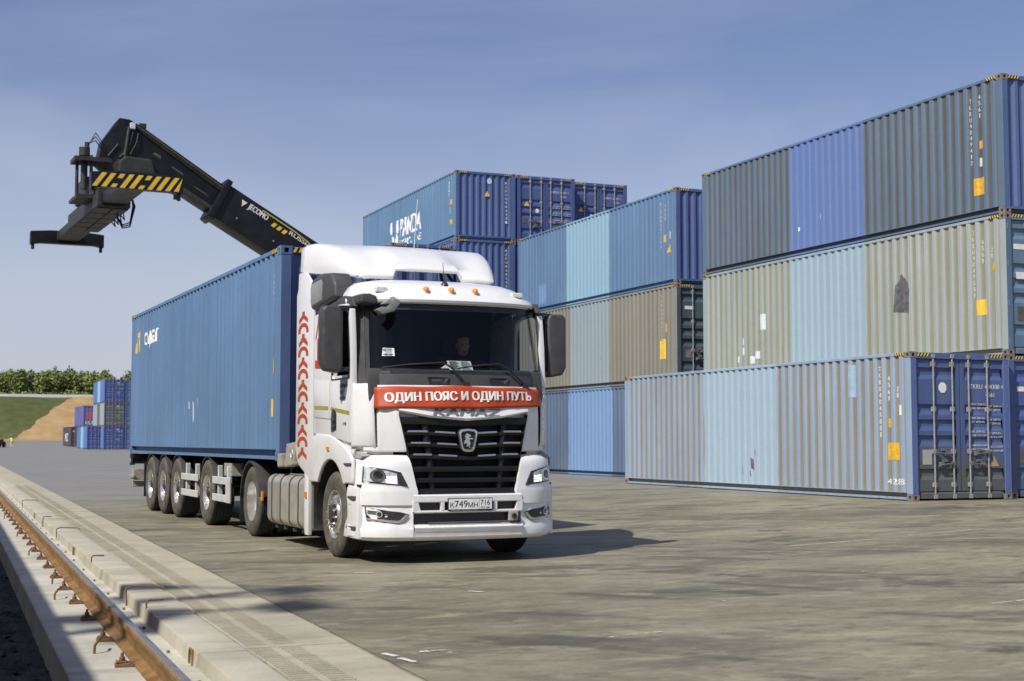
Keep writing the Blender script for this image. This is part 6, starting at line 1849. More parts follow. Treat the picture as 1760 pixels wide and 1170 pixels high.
cx, cy_, _ = truck_point(-1.219, 2.45, 0)
tc = container('plain blue high container riding on the trailer behind the white truck', cx, cy_, 1.10, P_trailer, near='front', far='door', group=None, rz=TA, stripes=True, casting=P_trailer)
mb = MB(); put_text(mb, 'oıyar', 0.5, side_axes(4.55, 2.08), bold=0.0, shear=0.22, target_w=1.5, target_h=0.36, heavy=0.025); on_side(mb)('lettering', M_print, tc)
mb = MB()
mb.poly([(0, 5.68, 2.08), (0, 5.45, 2.08), (0, 5.28, 2.32), (0, 5.50, 2.34)]); mb.poly([(0, 5.25, 2.10), (0, 5.08, 2.10), (0, 5.10, 2.36), (0, 5.27, 2.35)]); mb.poly([(0, 5.52, 2.36), (0, 5.10, 2.38), (0, 5.12, 2.56), (0, 5.22, 2.58), (0, 5.24, 2.48), (0, 5.33, 2.48), (0, 5.33, 2.58), (0, 5.46, 2.56)])
on_side(mb)('logo', plain('mustard_print', (0.55, 0.42, 0.10), 0.6), tc)
mb = MB(); side_rect(mb, -5.72, -5.64, 1.86, 2.0); side_rect(mb, -5.70, -5.66, 1.76, 1.82); on_side(mb)('container_code', M_print, tc)
mb = MB(); side_rect(mb, -5.75, -5.66, 1.46, 1.64); mb.poly([(0, -5.60, 1.18), (0, -5.78, 1.18), (0, -5.78, 1.40)]); on_side(mb)('warning_sticker', M_ochre, tc)
mb = MB(); side_rect(mb, -5.70, -5.58, 0.60, 0.84); on_side(mb)('warning_sticker', M_yellow, tc)
mb = MB()
for y, z, h_ in ((0.30, 0.80, 0.18), (-0.02, 0.88, 0.13), (-0.32, 0.76, 0.34), (-0.62, 0.9, 0.18)):
    side_rect(mb, y - 0.014, y + 0.014, z - h_/2, z + h_/2, 0.01)
on_side(mb)('scratch', plain('bared_undercoat', (0.38, 0.45, 0.55), 0.6), tc)
column_text(tc, 'TKRU4', -5.62, 2.55, 0.06, M_printold)

# ------------------------------------------------------------------ reach stacker behind the trailer
RX, RY, RA = 14.0, 45.4, R(3.4)
rs = thing('reach_stacker', 'black reach stacker raising its telescopic boom and empty spreader above the trailer', 'reach stacker', (RX, RY, gz(RX, RY) - 0.02), RA)
RZ0 = gz(RX, RY) - 0.02
def rl(X, z): return (X - RX, z - RZ0)
M_boom = plain('boom_black', (0.007, 0.007, 0.009), 0.4, var=0.5, scale=2.5, spec=0.35)
M_boom2 = plain('boom_grey', (0.030, 0.029, 0.027), 0.55, var=0.4, scale=3)
M_hyd = plain('hydraulic_rod', (0.45, 0.45, 0.46), 0.2, metal=0.8)
def boomsec(name, P, hw, m, bev=0.04):
    mb = MB(); mb.prism([rl(*p) for p in P], 'y', -hw, hw)
    return add(name, mb.mesh(name, bevel=bev, seg=2, smooth=30), m, rs)
# outer section, pivoted high at the rear of the machine
ob = boomsec('boom', [(8.70, 9.46), (8.24, 8.37), (17.2, 3.25), (17.9, 3.9), (17.6, 4.35)], 0.47, M_boom)
boomsec('boom_collar', [(8.88, 9.50), (8.70, 9.60), (8.06, 8.40), (8.26, 8.24)], 0.55, M_boom)
ib = boomsec('inner_boom', [(8.70, 9.34), (6.11, 10.98), (5.64, 11.22), (5.33, 11.24), (4.84, 10.5), (4.70, 9.80), (5.2, 9.40), (7.10, 9.12), (7.42, 9.03), (8.30, 8.52)], 0.40, M_boom)
# ribs along the near side and the lettering on it
boomu = Vector((2.9, 0, -1.70)).normalized(); boomw = Vector((1.70, 0, 2.9)).normalized()
def bp(X, z, y): return (X - RX, y, z - RZ0)
mb = MB(); mb.tube([bp(9.85, 8.66, -0.49), bp(10.9, 8.05, -0.49), bp(11.35, 7.74, -0.49), bp(11.52, 7.56, -0.49), bp(11.55, 7.35, -0.49)], 0.022, 6); add('yellow_hose', mb.mesh('yellow_hose', smooth=50), plain('yellow_hose_rubber', (0.55, 0.52, 0.10), 0.5), ob)
mb = MB(); put_text(mb, 'JECOMO', 0.3, axes(bp(9.33, 8.66, -0.474), boomu, boomw), bold=0.05, target_w=0.72, target_h=0.24); mb.v = [tuple(v) for v in mb.v]
put_text(mb, '▼', 0.3, axes(bp(9.08, 8.80, -0.474), boomu, boomw), target_w=0.2, target_h=0.2)
add('lettering', mb.mesh('lettering', fix=False), M_print, ob)
mb = MB()
for k in range(3):
    a_ = Vector(bp(10.12, 8.20, -0.4745)) + boomu * (0.20 * k)
    mb.poly([a_, a_ + boomu*0.12, a_ + boomu*0.17 + boomw*0.15, a_ + boomu*0.05 + boomw*0.15])
add('yellow_mark', mb.mesh('yellow_mark', fix=False), M_yellow, ob)
mb = MB(); put_text(mb, 'RUSSIA', 0.25, axes(bp(10.72, 7.96, -0.474), boomu, boomw), bold=0.04, target_w=0.85, target_h=0.13); add('lettering', mb.mesh('lettering', fix=False), M_print, ob)
mb = MB()
for k in range(7):
    p_ = Vector(bp(8.65, 9.40, -0.48)) + boomw * (-0.16*k); mb.tube([p_, p_ + Vector((0, -0.03, 0))], 0.025, 6)
for X, z in ((9.0, 8.35), (10.2, 7.7)): mb.tube([bp(X, z, -0.48), bp(X, z, -0.52)], 0.03, 6)
add('bolt', mb, M_hyd, ob)
mb = MB(); mb.tube([bp(5.62, 10.95, -0.46), bp(5.50, 10.05, -0.46)], 0.055, 10); mb.tube([bp(5.75, 10.85, -0.45), bp(5.62, 10.3, -0.45), bp(5.35, 10.0, -0.43)], 0.03, 8); mb.tube([bp(5.9, 10.8, -0.45), bp(5.85, 10.5, -0.47), bp(5.66, 10.1, -0.45)], 0.025, 8); mb.tube([bp(5.3, 10.4, -0.42), bp(5.0, 10.0, -0.42)], 0.03, 8)
add('tilt_ram', mb.mesh('tilt_ram', smooth=40), M_boom2, ib)
mb = MB(); mb.prism([rl(5.30, 9.85), rl(5.5, 10.05), rl(6.3, 10.0), rl(6.45, 9.5), rl(5.3, 9.5)], 'y', -0.55, 0.55); add('rotator_housing', mb.mesh('rotator_housing', bevel=0.06, seg=2), M_boom2, ib)
# hoses, pipe runs, lugs and wear along the inner boom and its collar
for k in range(3):
    add('pipe_run', MB().tube([bp(5.75 + 0.05*k, 11.08 - 0.06*k, -0.43), bp(6.2, 10.82 - 0.06*k, -0.43), bp(8.55, 9.32 - 0.07*k, -0.43)], 0.022, 6).mesh('pipe_run', smooth=50), M_boom2 if k else plain('dull_yellow_pipe', (0.10, 0.085, 0.03), 0.6), ib)
add('pipe_lug', MB().cbox(bp(6.05, 11.06, -0.30), (0.22, 0.14, 0.16)).mesh('pipe_lug', bevel=0.02), M_boom2, ib)
add('pipe_lug', MB().cbox(bp(7.10, 8.95, -0.36), (0.14, 0.12, 0.24)).mesh('pipe_lug', bevel=0.02), M_boom, ib)
add('work_lamp', MB().cbox(bp(5.72, 11.0, -0.46), (0.16, 0.12, 0.2)).mesh('work_lamp', bevel=0.02), M_reflector, ib)
add('boom_flange', MB().prism([rl(5.15, 9.72), rl(5.3, 9.95), rl(7.0, 9.42), rl(8.3, 8.66), rl(8.28, 8.56), rl(7.2, 9.12), rl(5.25, 9.42)], 'y', -0.43, -0.40).mesh('boom_flange', bevel=0.01), M_boom2, ib)
for X, z, w_, h_ in ((6.35, 10.2, 0.30, 0.10), (6.9, 9.85, 0.5, 0.05), (7.6, 9.3, 0.6, 0.04), (6.1, 9.9, 0.14, 0.16)):
    a_ = Vector(bp(X, z, -0.4015)); mb = MB(); mb.poly([a_, a_ + boomu*w_, a_ + boomu*(w_*0.8) + boomw*h_, a_ + boomu*(w_*0.15) + boomw*h_*0.8]); add('worn_patch', mb, plain('worn_steel', (0.11, 0.095, 0.08), 0.5, metal=0.3, var=0.4), ib)
# spreader: long frame hanging across the boom; local axis y
sc_ = (4.80 - RX); sz = 8.30 - RZ0
spr = thing('spreader', '', ''); del spr['label'], spr['category']; spr.parent = rs
def spx(v): return sc_ + v
mb = MB(); mb.box((spx(-0.48), -2.7, sz - 0.22), (spx(0.48), 2.7, sz + 0.28)); mb.box((spx(-0.55), -0.9, sz + 0.28), (spx(0.60), 0.9, sz + 0.95))
add('main_frame', mb.mesh('main_frame', bevel=0.04), M_boom2, spr)
for k in range(5):
    for q in (-1, 1):
        mb = MB(); mb.box((spx(0.235*q - 0.215), -2.55 + 1.03*k, sz - 0.250), (spx(0.235*q + 0.215), -2.55 + 1.03*k + 0.93, sz - 0.225)); add('belly_plate', mb.mesh('belly_plate', bevel=0.01), M_boom2, spr)
for s in (-1, 1):
    mb = MB(); mb.box((spx(-0.36), min(s*2.5, s*6.0), sz - 0.13), (spx(0.36), max(s*2.5, s*6.0), sz + 0.17)); add('telescopic_beam', mb.mesh('telescopic_beam', bevel=0.03), M_boom2 if s > 0 else M_boom, spr)
    mb = MB(); y = s*6.0
    P = [(-1.22, sz - 0.30), (-1.22, sz + 0.15), (-0.55, sz + 0.21), (0.55, sz + 0.21), (1.22, sz + 0.15), (1.22, sz - 0.30), (0.9, sz - 0.24), (-0.9, sz - 0.24)]
    mb.prism([(spx(a), b) for a, b in P], 'y', y - 0.16, y + 0.16); eb = add('end_beam', mb.mesh('end_beam', bevel=0.025), M_boom, spr)
    for q in (-1, 1):
        mb = MB(); mb.tube([(spx(q*1.13), y, sz - 0.28), (spx(q*1.13), y, sz - 0.40)], 0.055, 8); mb.lathe([(0.0, 0.05), (0.06, 0.02), (0.06, -0.02), (0, -0.05)], 8, Matrix.Translation((spx(q*1.13), y, sz - 0.42)) @ Matrix.Rotation(R(90), 4, 'Y')); add('twist_lock', mb, M_boom2, eb)
    if s < 0:                                                      # hazard stripes on the end that faces the yard
        mb = MB(); yy = y - 0.163
        x0, x1, z0, z1 = -1.20, 1.20, sz - 0.235, sz + 0.14
        nst = 10; p_ = (x1 - x0)/nst
        for k in range(nst):
            a0 = x0 + k*p_; q_ = [(a0, z0), (a0 + p_*0.55, z0), (min(x1, a0 + p_*0.55 + 0.26), z1), (min(x1, a0 + 0.26), z1)]
            if k == 2 or k == 5:                                   # interrupted by a cut-out
                for za, zb in ((z0, z0 + 0.10), (z1 - 0.12, z1)):
                    f0, f1 = (za - z0)/(z1 - z0), (zb - z0)/(z1 - z0)
                    mb.poly([(spx(a0 + 0.26*f0), yy, za), (spx(a0 + 0.26*f0 + p_*0.55), yy, za), (spx(min(x1, a0 + 0.26*f1 + p_*0.55)), yy, zb), (spx(min(x1, a0 + 0.26*f1)), yy, zb)])
            else: mb.poly([(spx(a), yy, b) for a, b in q_])
        add('hazard_stripe', mb.mesh('hazard_stripe', fix=False), M_yellow, eb)
mb = MB()
mb.tube([(spx(-0.62), -1.2, sz + 0.5), (spx(-0.62), -1.2, sz + 1.55)], 0.10, 12); mb.tube([(spx(-0.62), -1.2, sz + 1.5), (spx(-0.62), -1.2, sz + 1.75)], 0.16, 12); mb.tube([(spx(-0.55), -1.2, sz + 1.75), (spx(-0.55), -1.2, sz + 1.92)], 0.07, 8)
mb.tube([(spx(-0.78), -0.9, sz + 0.3), (spx(-0.78), -0.9, sz + 1.5)], 0.05, 8); mb.tube([(spx(-0.45), -1.4, sz + 0.3), (spx(-0.45), -1.4, sz + 1.5)], 0.05, 8)
mb.box((spx(-0.95), -1.6, sz + 1.30), (spx(0.1), -0.7, sz + 1.42)); mb.box((spx(-0.95), -2.0, sz + 0.12), (spx(-0.3), -0.6, sz + 0.22))
add('rotator_motor', mb.mesh('rotator_motor', smooth=40), M_boom2, spr)
mb = MB()
for k in range(3):
    mb.tube([(spx(0.55), -2.2 + 0.1*k, sz + 0.5), (spx(0.62 + 0.03*k), -2.3, sz - 0.1), (spx(0.58), -2.1, sz - 0.55 - 0.06*k), (spx(0.40), -1.9, sz - 0.60 - 0.05*k), (spx(0.28), -1.7, sz - 0.35), (spx(0.30), -1.6, sz - 0.1)], 0.022, 6)
for k in range(4): mb.tube([(spx(0.5), -1.4 + 0.5*k, sz - 0.1), (spx(0.58), -1.25 + 0.5*k, sz - 0.35), (spx(0.5), -1.1 + 0.5*k, sz - 0.2)], 0.02, 6)
for k in range(3): mb.tube([(spx(-0.58 + 0.04*k), -1.2, sz + 1.85), (spx(-0.3), -1.15, sz + 2.0 + 0.12*k), (spx(0.1), -0.9, sz + 1.6 + 0.1*k)], 0.018, 6)
o = add('hydraulic_hose', mb.mesh('hydraulic_hose', smooth=50), M_boom, spr); o['kind'] = 'stuff'
# carriage: body, wheels, cab, lifting rams (mostly hidden behind the truck)
M_rsbody = plain('machine_paint', (0.40, 0.10, 0.03), 0.5)
mb = MB(); mb.prism([(-4.0, 0.7), (4.1, 0.7), (4.3, 1.2), (4.2, 2.2), (1.6, 2.3), (1.2, 1.5), (-4.0, 1.4)], 'y', -1.05, 1.05); mb.box((3.1, -1.7, 0.8), (4.3, 1.7, 2.0)); mb.box((3.2, -0.72, 2.0), (3.9, -0.52, 4.1)); mb.box((3.2, 0.52, 2.0), (3.9, 0.72, 4.1))
add('carriage', mb.mesh('carriage', bevel=0.04), M_boom, rs)
mb = MB(); mb.prism([(0.1, 1.5), (1.3, 1.5), (1.35, 3.0), (0.6, 3.3), (-0.2, 3.1), (-0.25, 2.2)], 'y', -1.45, -0.55); mb.prism([(0.1, 1.5), (1.3, 1.5), (1.35, 2.0), (-0.2, 2.0)], 'y', -0.55, 0.5); add('operator_cab', mb.mesh('operator_cab', bevel=0.05), M_plastic2, rs)
for s in (-1, 1):
    mb = MB(); mb.tube([(-2.6, s*0.75, 1.3), bp(12.2, 6.35, s*0.5)], 0.16, 12); add('lifting_ram', mb.mesh('lifting_ram', smooth=40), M_boom2, rs)
    for y in (1.45, 0.85):
        Mx = Matrix.Translation((-3.1, s*y, 0.80)) @ Matrix.Rotation(R(90), 4, 'Z')
        def big_tyre():
            q = MB(); q.lathe([(0.0, -0.20), (0.25, -0.20), (0.42, -0.26), (0.72, -0.28), (0.80, -0.20), (0.80, 0.20), (0.72, 0.28), (0.42, 0.26), (0.0, 0.2)], 28); return q.mesh('wheel', smooth=40)
        add('wheel', cmesh('bigtyre', big_tyre), M_tread, rs, Mx)
    add('wheel', cmesh('bigtyre', None), M_tread, rs, Matrix.Translation((3.0, s*1.2, 0.80)) @ Matrix.Rotation(R(90), 4, 'Z'))

# ------------------------------------------------------------------ what stands beside the frame and throws its shade into it
ws_ = thing('freight_wagon', 'rust-brown covered freight wagon standing on the sunken track left of the crane rail', 'freight wagon', (-4.15, 17.5, -0.45), 0 - RAIL_A)
M_wagon = plain('wagon_brown', (0.16, 0.06, 0.035), 0.75, var=0.25, scale=2)
mb = MB(); mb.prism([(-1.5, 1.1), (1.5, 1.1), (1.5, 5.2), (1.1, 5.45), (0, 5.6), (-1.1, 5.45), (-1.5, 5.2)], 'y', -13.0, 13.5); add('wagon_body', mb.mesh('wagon_body', bevel=0.03), M_wagon, ws_)
mb = MB()
for k in range(18): 
    for s in (-1, 1): mb.box((s*1.5 - 0.04, -12.8 + 1.55*k, 1.1), (s*1.5 + 0.04, -12.7 + 1.55*k, 5.15))
mb.box((-1.3, -12.9, 0.75), (1.3, 13.4, 1.1)); add('wagon_frame', mb, M_frame, ws_)
for y in (-10.5, -8.6, 8.6, 10.5):
    for s in (-1, 1):
        mb = MB(); mb.lathe([(0.0, -0.06), (0.47, -0.06), (0.48, 0.05), (0.5, 0.07), (0, 0.07)], 24, Matrix.Translation((s*0.76, y, 0.48))); add('wagon_wheel', mb.mesh('wagon_wheel', smooth=40), M_darkrust, ws_)
fm_ = thing('floodlight_mast', 'tall grey lighting mast with a ring of floodlights standing beyond the tracks', 'light mast', (-15.6, 3.2, -1.3), 0)
mb = MB(); mb.tube([(0, 0, 0), (0, 0, 12), (0, 0, 24.4)], 0.26, 12, r2=0.11); add('mast', mb.mesh('mast', smooth=50), M_steelgrey, fm_)
mb = MB(); mb.tube([(1.0*math.cos(2*math.pi*k/16), 1.0*math.sin(2*math.pi*k/16), 23.6) for k in range(17)], 0.05, 6); mb.tube([(-1, 0, 23.6), (1, 0, 23.6)], 0.05, 6); add('lamp_ring', mb, M_steelgrey, fm_)
for a, z in ((20, 23.6), (95, 23.5), (165, 23.7), (250, 23.55), (310, 23.6)):
    mb = MB(); c_ = Vector((1.15*math.cos(R(a)), 1.15*math.sin(R(a)), z)); mb.cbox((0, 0, 0), (0.62, 0.5, 0.28), Matrix.Translation(c_) @ Matrix.Rotation(R(a), 4, 'Z') @ Matrix.Rotation(R(30), 4, 'Y')); add('floodlight', mb.mesh('floodlight', bevel=0.03), M_dusty, fm_)

# ------------------------------------------------------------------ beyond the yard: earth bank, grass bank, gravel track, wood
def hum(x, y): return 0.5*math.sin(x*0.31 + y*0.13) + 0.35*math.sin(x*0.13 - y*0.41 + 1.7) + 0.22*math.sin(x*0.83 + y*0.57)
def bank_z(x, y, dirt):
    f = ease((y - 318) / 36)
    z = 1.24 + 10.3 * f
    if dirt: z += (0.5 + 0.5*hum(x, y)) * 0.9 * math.sin(math.pi*min(1, max(0, (y - 316)/40))) - 0.15 + 1.3*math.exp(-((y - 322)/2.5)**2) * (0.5 + 0.5*math.sin(x*0.5 + 1)) * (1 if x > 22 else 0.2)
    else: z += 0.12*hum(x, y)*f + 0.35*math.exp(-((y - 321)/1.2)**2)
    return z
def edge_x(y): return 16.4 + 19.5 * ((y - 318)/36) + 0.3*math.sin(y*0.9) + 0.15*math.sin(y*2.3)
mbg, mbe = MB(), MB()
ysb = [312 + 1.0*k for k in range(44)]
rowsg, rowse = [], []
for y in ysb:
    e = edge_x(y)
    xsg = [e - (e + 700) * (1 - (k/40.0)) ** 2.8 for k in range(41)]
    rowsg.append([(x, y, bank_z(x, y, False) if y > 313 else 1.0) for x in xsg])
    rowse.append([(e - 0.6 + (700 - e) * (k/70.0) ** 2.2, y, bank_z(e - 0.6 + (700 - e) * (k/70.0) ** 2.2, y, True) + (0.22 if k > 0 else -0.35) if y > 313 else 1.0) for k in range(71)])
rowsg.insert(0, [(p[0], 304.0, -1.45) for p in rowsg[0]]); rowse.insert(0, [(p[0], 304.0, -1.45) for p in rowse[0]])      # banks run down into the ground
mbg.grid(rowsg); mbe.grid(rowse)
o = add('grass_bank', mbg, M_grass, smooth=60); o['kind'] = 'structure'
o = add('earth_bank', mbe, M_earth, smooth=60); o['kind'] = 'structure'
mb = MB(); mb.grid([[(x, y, z) for x in (-700, -60, -20, 0, 15, 30, 60, 700)] for y, z in ((353.5, 11.45), (355, 12.2), (361, 12.35), (362, 11.8))]); o = add('gravel_track', mb, M_gravel); o['kind'] = 'structure'
mb = MB(); mb.grid([[(x, y, -1.5 if abs(x) > 1000 else z) for x in (-1200, -700, -60, 60, 700, 1200)] for y, z in ((353.0, -1.5), (361.5, 11.6), (380, 12.0), (560, 14), (900, 16), (1500, -1.5))]); o = add('meadow', mb, M_field); o['kind'] = 'structure'
# the wood: crowns of many small leaf clumps on trunks
tl = NT('leaf_green', 0.75, spec=0.2)
gi = tl.N('ShaderNodeNewGeometry')
_n = tl.noise(scale=0.16, detail=3)
_c = tl.mix(gi.outputs['Random Per Island'], (0.125, 0.16, 0.045), (0.25, 0.29, 0.09))
tl.base(tl.mix(tl.ramp(_n, 0.38, 0.66), _c, tl.mix(gi.outputs['Random Per Island'], (0.075, 0.11, 0.035), (0.16, 0.20, 0.06))))
M_leaf = tl.m
M_bark = plain('bark', (0.10, 0.085, 0.065), 0.9, var=0.3)
mb = MB(); mt = MB()
def crown(x, y, z, hgt, rad, n):
    for i in range(n):
        while True:
            u = Vector((rnd.uniform(-1,1), rnd.uniform(-1,1), rnd.uniform(-1,1)))
            if 0.15 < u.length < 1: break
        k = 1.0 if u.z < 0 else 1 - 0.35*u.z
        c = Vector((x + u.x*rad*k, y + u.y*rad*k, z + hgt*0.56 + u.z*hgt*0.46))
        s = rnd.uniform(0.2, 0.45)
        a = Vector((rnd.gauss(0,1), rnd.gauss(0,1), rnd.gauss(0,1))).normalized() * s; b = a.orthogonal().normalized() * s * rnd.uniform(0.5, 0.9)
        mb.face(mb.pts([c - a, c + b*0.8, c + a, c - b]))
for i in range(330):
    if i < 210: x = rnd.uniform(-5, 62); y = 366 + 26 * rnd.random() ** 1.3
    else: x = rnd.choice((rnd.uniform(-120, -5), rnd.uniform(62, 230))); y = rnd.uniform(366, 400)
    hgt = rnd.uniform(5.4, 7.0) * (1.15 if rnd.random() < 0.10 else 1)
    z = 12.0
    crown(x, y, z, hgt, rnd.uniform(1.3, 2.1), 230 if i < 210 else 70)
    mt.tube([(x, y, z - 0.3), (x + rnd.uniform(-.2,.2), y, z + hgt*0.75)], 0.10, 5, r2=0.03)
mb.cur = 1
n0 = len(mb.v); mb.v += mt.v; mb.f += [tuple(k + n0 for k in f) for f in mt.f]; mb.m += [1]*len(mt.f)
fo = add('forest', mb.mesh('forest', fix=False), [M_leaf, M_bark]); fo['kind'] = 'stuff'
mb = MB()
for i in range(2600):                                             # low scrub along the edge of the wood and weeds on the bank
    x = rnd.uniform(-20, 70); y = rnd.uniform(362, 367); c = Vector((x, y, 12.0 + abs(rnd.gauss(0, 0.6)))); s = rnd.uniform(0.15, 0.4)
    a = Vector((rnd.gauss(0,1), rnd.gauss(0,1), rnd.gauss(0,1))).normalized() * s; b = a.orthogonal().normalized() * s
    mb.face(mb.pts([c - a, c + b, c + a, c - b]))
o = add('undergrowth', mb.mesh('undergrowth', fix=False), M_leaf); o['kind'] = 'stuff'

# ------------------------------------------------------------------ small tractor and worker at the far left of the yard
vx, vy = 9.9, 219.0
vz = gz(vx, vy)
tv = thing('tractor', 'small dark tractor with a pale roof at the far end of the yard', 'tractor', (vx, vy, vz), R(20))
M_dkblue = plain('dark_violet_paint', (0.04, 0.03, 0.06), 0.5)
mb = MB(); mb.prism([(-1.6, 0.55), (1.5, 0.55), (1.5, 1.3), (0.2, 1.35), (0.1, 1.0), (-1.6, 1.15)], 'x', -0.55, 0.55); add('body', mb.mesh('body', bevel=0.06), M_dkblue, tv)
mb = MB(); mb.prism([(-0.1, 1.25), (1.3, 1.25), (1.25, 2.35), (0.15, 2.35)], 'x', -0.65, 0.65); cb_ = add('cab', mb.mesh('cab', bevel=0.05), M_plastic, tv)
mb = MB(); mb.box((-0.72, 0.05, 2.35), (0.72, 1.35, 2.50)); add('roof', mb.mesh('roof', bevel=0.05), plain('pale_roof', (0.5, 0.5, 0.48), 0.5), cb_)
mb = MB(); mb.poly([(-0.5, -0.02, 1.5), (0.5, -0.02, 1.5), (0.45, 0.16, 2.2), (-0.45, 0.16, 2.2)]); add('window', mb, plain('window_pale', (0.35, 0.42, 0.45), 0.1), cb_)
for s in (-1, 1):
    mb = MB(); mb.lathe([(0.0, -0.16), (0.4, -0.2), (0.62, -0.16), (0.66, 0.0), (0.62, 0.16), (0.0, 0.16)], 20, Matrix.Translation((s*0.82, 0.75, 0.66))); add('wheel', mb.mesh('wheel', smooth=40), M_tread, tv)
    mb = MB(); mb.lathe([(0.0, -0.13), (0.4, -0.16), (0.46, 0.0), (0.4, 0.13), (0.0, 0.13)], 18, Matrix.Translation((s*0.78, -1.15, 0.46))); add('wheel', mb.mesh('wheel', smooth=40), M_tread, tv)
    mb = MB(); mb.cbox((s*0.82, -0.2, 1.25), (0.34, 0.22, 0.2)); add('lamp', mb.mesh('lamp', bevel=0.03), M_amber, tv)

# ------------------------------------------------------------------ people
def skin_body(name, chain, radii, mat, parent=None, loc=None, rz=0.0, root=0, levels=2):
    """one continuous surface grown over a skeleton of joints"""
    vs = [Vector(p) for p, _ in chain]; es = [(i, j) for i, (_, js) in enumerate(chain) for j in js]
    me = bpy.data.meshes.new(name); me.from_pydata(vs, es, [])
    o = bpy.data.objects.new(name, me); C.objects.link(o)
    o.modifiers.new('skin', 'SKIN')
    sv = me.skin_vertices[0].data
    for i, r_ in enumerate(radii): sv[i].radius = r_ if isinstance(r_, tuple) else (r_, r_)
    sv[root].use_root = True
    su = o.modifiers.new('smooth', 'SUBSURF'); su.levels = levels; su.render_levels = levels
    dg = bpy.context.evaluated_depsgraph_get()
    nm = bpy.data.meshes.new_from_object(o.evaluated_get(dg))
    bpy.data.objects.remove(o)
    nm.shade_smooth()
    o = bpy.data.objects.new(name, nm); C.objects.link(o)
    nm.materials.clear(); nm.materials.append(None)
    o.material_slots[0].link = 'OBJECT'; o.material_slots[0].material = mat
    if parent is not None: o.parent = parent
    if loc is not None: o.location = loc; o.rotation_euler = (0, 0, rz)
    return o
M_skin = plain('skin', (0.45, 0.27, 0.19), 0.55, var=0.08)
M_hair = plain('hair', (0.03, 0.022, 0.016), 0.8)
M_vest = plain('orange_vest', (0.62, 0.12, 0.02), 0.7)
M_shirt = plain('dark_shirt', (0.05, 0.05, 0.06), 0.8)
def head_parts(parent, c, yaw, hair=True):
    """head facing local -y, centred at c"""
    M = Matrix.Translation(c) @ Matrix.Rotation(yaw, 4, 'Z')
    mb = MB(); rows_ = []
    prof = [(-0.135, 0.035, 0.03), (-0.12, 0.055, 0.045), (-0.09, 0.066, 0.07), (-0.05, 0.072, 0.085), (0.0, 0.077, 0.093), (0.05, 0.078, 0.095), (0.09, 0.066, 0.08), (0.115, 0.04, 0.05), (0.125, 0.005, 0.006)]
    for z, a, b in prof:
        row = []
        for k in range(24):
            q = 2*math.pi*k/24; x, y = a*math.sin(q), -b*math.cos(q)
            if k in (0, 1, 23) and -0.05 <= z <= 0.02: y -= 0.020 if k == 0 and z < 0.0 else 0.006      # nose
            if k in (1, 2, 22, 23) and z == 0.0: y += 0.010                              # eye sockets
            row.append(M @ Vector((x, y, z)))
        rows_.append(row)
    mb.grid(rows_, closed=True); mb.face(mb.pts(rows_[0])); mb.face(mb.pts(rows_[-1]))
    for s in (-1, 1):
        mb.lathe([(0.0, 0.012), (0.028, 0.008), (0.032, 0.0), (0.0, -0.006)], 10, M @ Matrix.Translation((s*0.080, 0.012, -0.005)) @ Matrix.Diagonal((s, 0.7, 1.1, 1)))
    h_ = add('head', mb.mesh('head', smooth=70), M_skin, parent)
    mb = MB()
    for s in (-1, 1): mb.lathe([(0.0, -0.008), (0.008, -0.005), (0.010, 0.0)], 8, M @ Matrix.Translation((s*0.030, -0.080, 0.005)) @ Matrix.Rotation(R(90), 4, 'Z'))
    mb.cbox((0, -0.083, -0.078), (0.04, 0.006, 0.008), M)
    add('eyes_and_mouth', mb, M_hair, h_)
    if hair:
        mb = MB(); rr_ = []
        for z, a, b in [(0.0, 0.083, 0.100), (0.05, 0.086, 0.103), (0.09, 0.074, 0.088), (0.122, 0.045, 0.055), (0.134, 0.004, 0.005)]:
            rr_.append([M @ Vector((a*math.sin(q), -b*math.cos(q) + (0.05 if z < 0.06 and math.cos(q) > 0.25 else 0.0)*1.0, z)) for q in [2*math.pi*k/20 for k in range(20)]])
        mb.grid(rr_, closed=True); add('hair', mb.mesh('hair', smooth=60), M_hair, h_)
    return h_
dx_, dy_, dz_ = truck_point(0.52, 0.16, 0)
drv = thing('person', 'driver in an orange vest sitting behind the wheel of the white truck', 'person', (dx_, dy_, 1.80), TA)
ch = [((0, 0.05, 0.06), (1, 8, 12)), ((0, 0.10, 0.32), (2,)), ((0, 0.10, 0.50), (3, 4, 16)), ((0, 0.07, 0.62), ()), ((-0.19, 0.10, 0.49), (5,)), ((-0.27, -0.06, 0.27), (6,)), ((-0.21, -0.40, 0.36), (7,)), ((-0.19, -0.47, 0.385), ()),
      ((-0.11, -0.05, 0.04), (9,)), ((-0.16, -0.48, 0.05), (10,)), ((-0.16, -0.55, -0.38), (11,)), ((-0.16, -0.68, -0.42), ()),
      ((0.11, -0.05, 0.04), (13,)), ((0.16, -0.48, 0.05), (14,)), ((0.16, -0.55, -0.38), (15,)), ((0.16, -0.68, -0.42), ()),
      ((0.19, 0.10, 0.49), (17,)), ((0.27, -0.06, 0.27), (18,)), ((0.21, -0.40, 0.36), (19,)), ((0.19, -0.47, 0.385), ())]
rad = [(0.15, 0.12), (0.15, 0.11), (0.10, 0.09), 0.058, 0.07, 0.048, 0.036, 0.034, 0.09, 0.07, 0.052, 0.045, 0.09, 0.07, 0.052, 0.045, 0.07, 0.048, 0.036, 0.034]
skin_body('body', ch, rad, M_shirt, drv)
vch = [((0, 0.05, 0.10), (1,)), ((0, 0.10, 0.32), (2,)), ((0, 0.10, 0.50), ())]
skin_body('vest', vch, [(0.185, 0.135), (0.19, 0.13), (0.16, 0.11)], M_vest, drv)
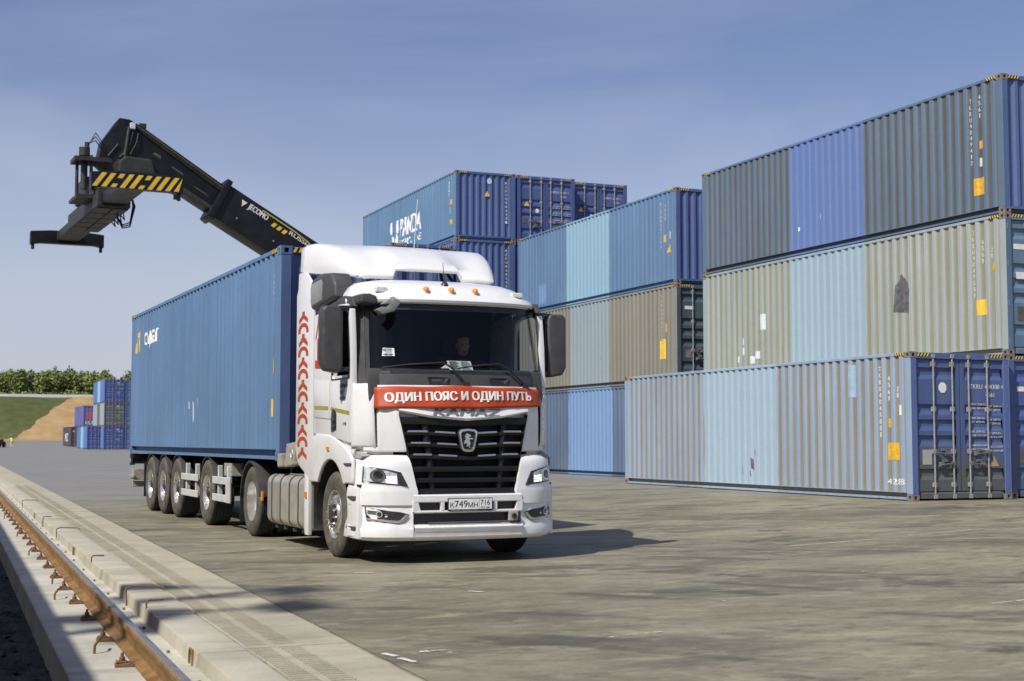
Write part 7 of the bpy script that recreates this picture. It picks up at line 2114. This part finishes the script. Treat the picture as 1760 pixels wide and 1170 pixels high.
head_parts(drv, (0, 0.035, 0.76), R(0))
for s in (-1, 1):                                                 # fingers closed round the rim
    mb = MB(); c_ = Vector((s*0.19, -0.485, 0.39))
    for k in range(4):
        o_ = Vector((0, 0, 0.028 - 0.019*k))
        mb.tube([c_ + o_, c_ + o_ + Vector((-s*0.012, -0.035, 0.004)), c_ + o_ + Vector((-s*0.038, -0.045, 0)), c_ + o_ + Vector((-s*0.05, -0.022, -0.003))], 0.009, 6)
    mb.tube([c_ + Vector((0, 0, 0.03)), c_ + Vector((-s*0.02, -0.01, 0.05)), c_ + Vector((-s*0.045, -0.015, 0.045))], 0.010, 6)
    add('hand', mb.mesh('hand', smooth=60), M_skin, drv)

wx, wy = 12.1, 217.5
wk = thing('person', 'worker in a yellow jacket and trousers bending beside the distant tractor', 'person', (wx, wy, gz(wx, wy)), R(200))
M_hivis = plain('yellow_workwear', (0.62, 0.62, 0.10), 0.7)
ch = [((0, 0, 0.90), (1, 8, 11)), ((0, -0.15, 1.12), (2,)), ((0, -0.36, 1.28), (3, 4, 6)), ((0, -0.46, 1.32), ()), ((-0.2, -0.34, 1.26), (5,)), ((-0.24, -0.5, 0.98), (14,)), ((0.2, -0.34, 1.26), (7,)), ((0.24, -0.5, 0.98), (15,)),
      ((-0.11, 0.0, 0.85), (9,)), ((-0.14, -0.06, 0.48), (10,)), ((-0.15, 0.05, 0.08), (16,)), ((0.11, 0.0, 0.85), (12,)), ((0.14, -0.08, 0.48), (13,)), ((0.15, 0.03, 0.08), (17,)), ((-0.2, -0.62, 0.76), ()), ((0.2, -0.62, 0.76), ()), ((-0.16, -0.14, 0.045), ()), ((0.16, -0.16, 0.045), ())]
rad = [(0.16, 0.13), (0.17, 0.13), (0.13, 0.10), 0.065, 0.08, 0.055, 0.08, 0.055, 0.10, 0.075, 0.055, 0.10, 0.075, 0.055, 0.04, 0.04, 0.045, 0.045]
skin_body('body', ch, rad, M_hivis, wk, levels=1)
head_parts(wk, (0, -0.60, 1.40), R(0))
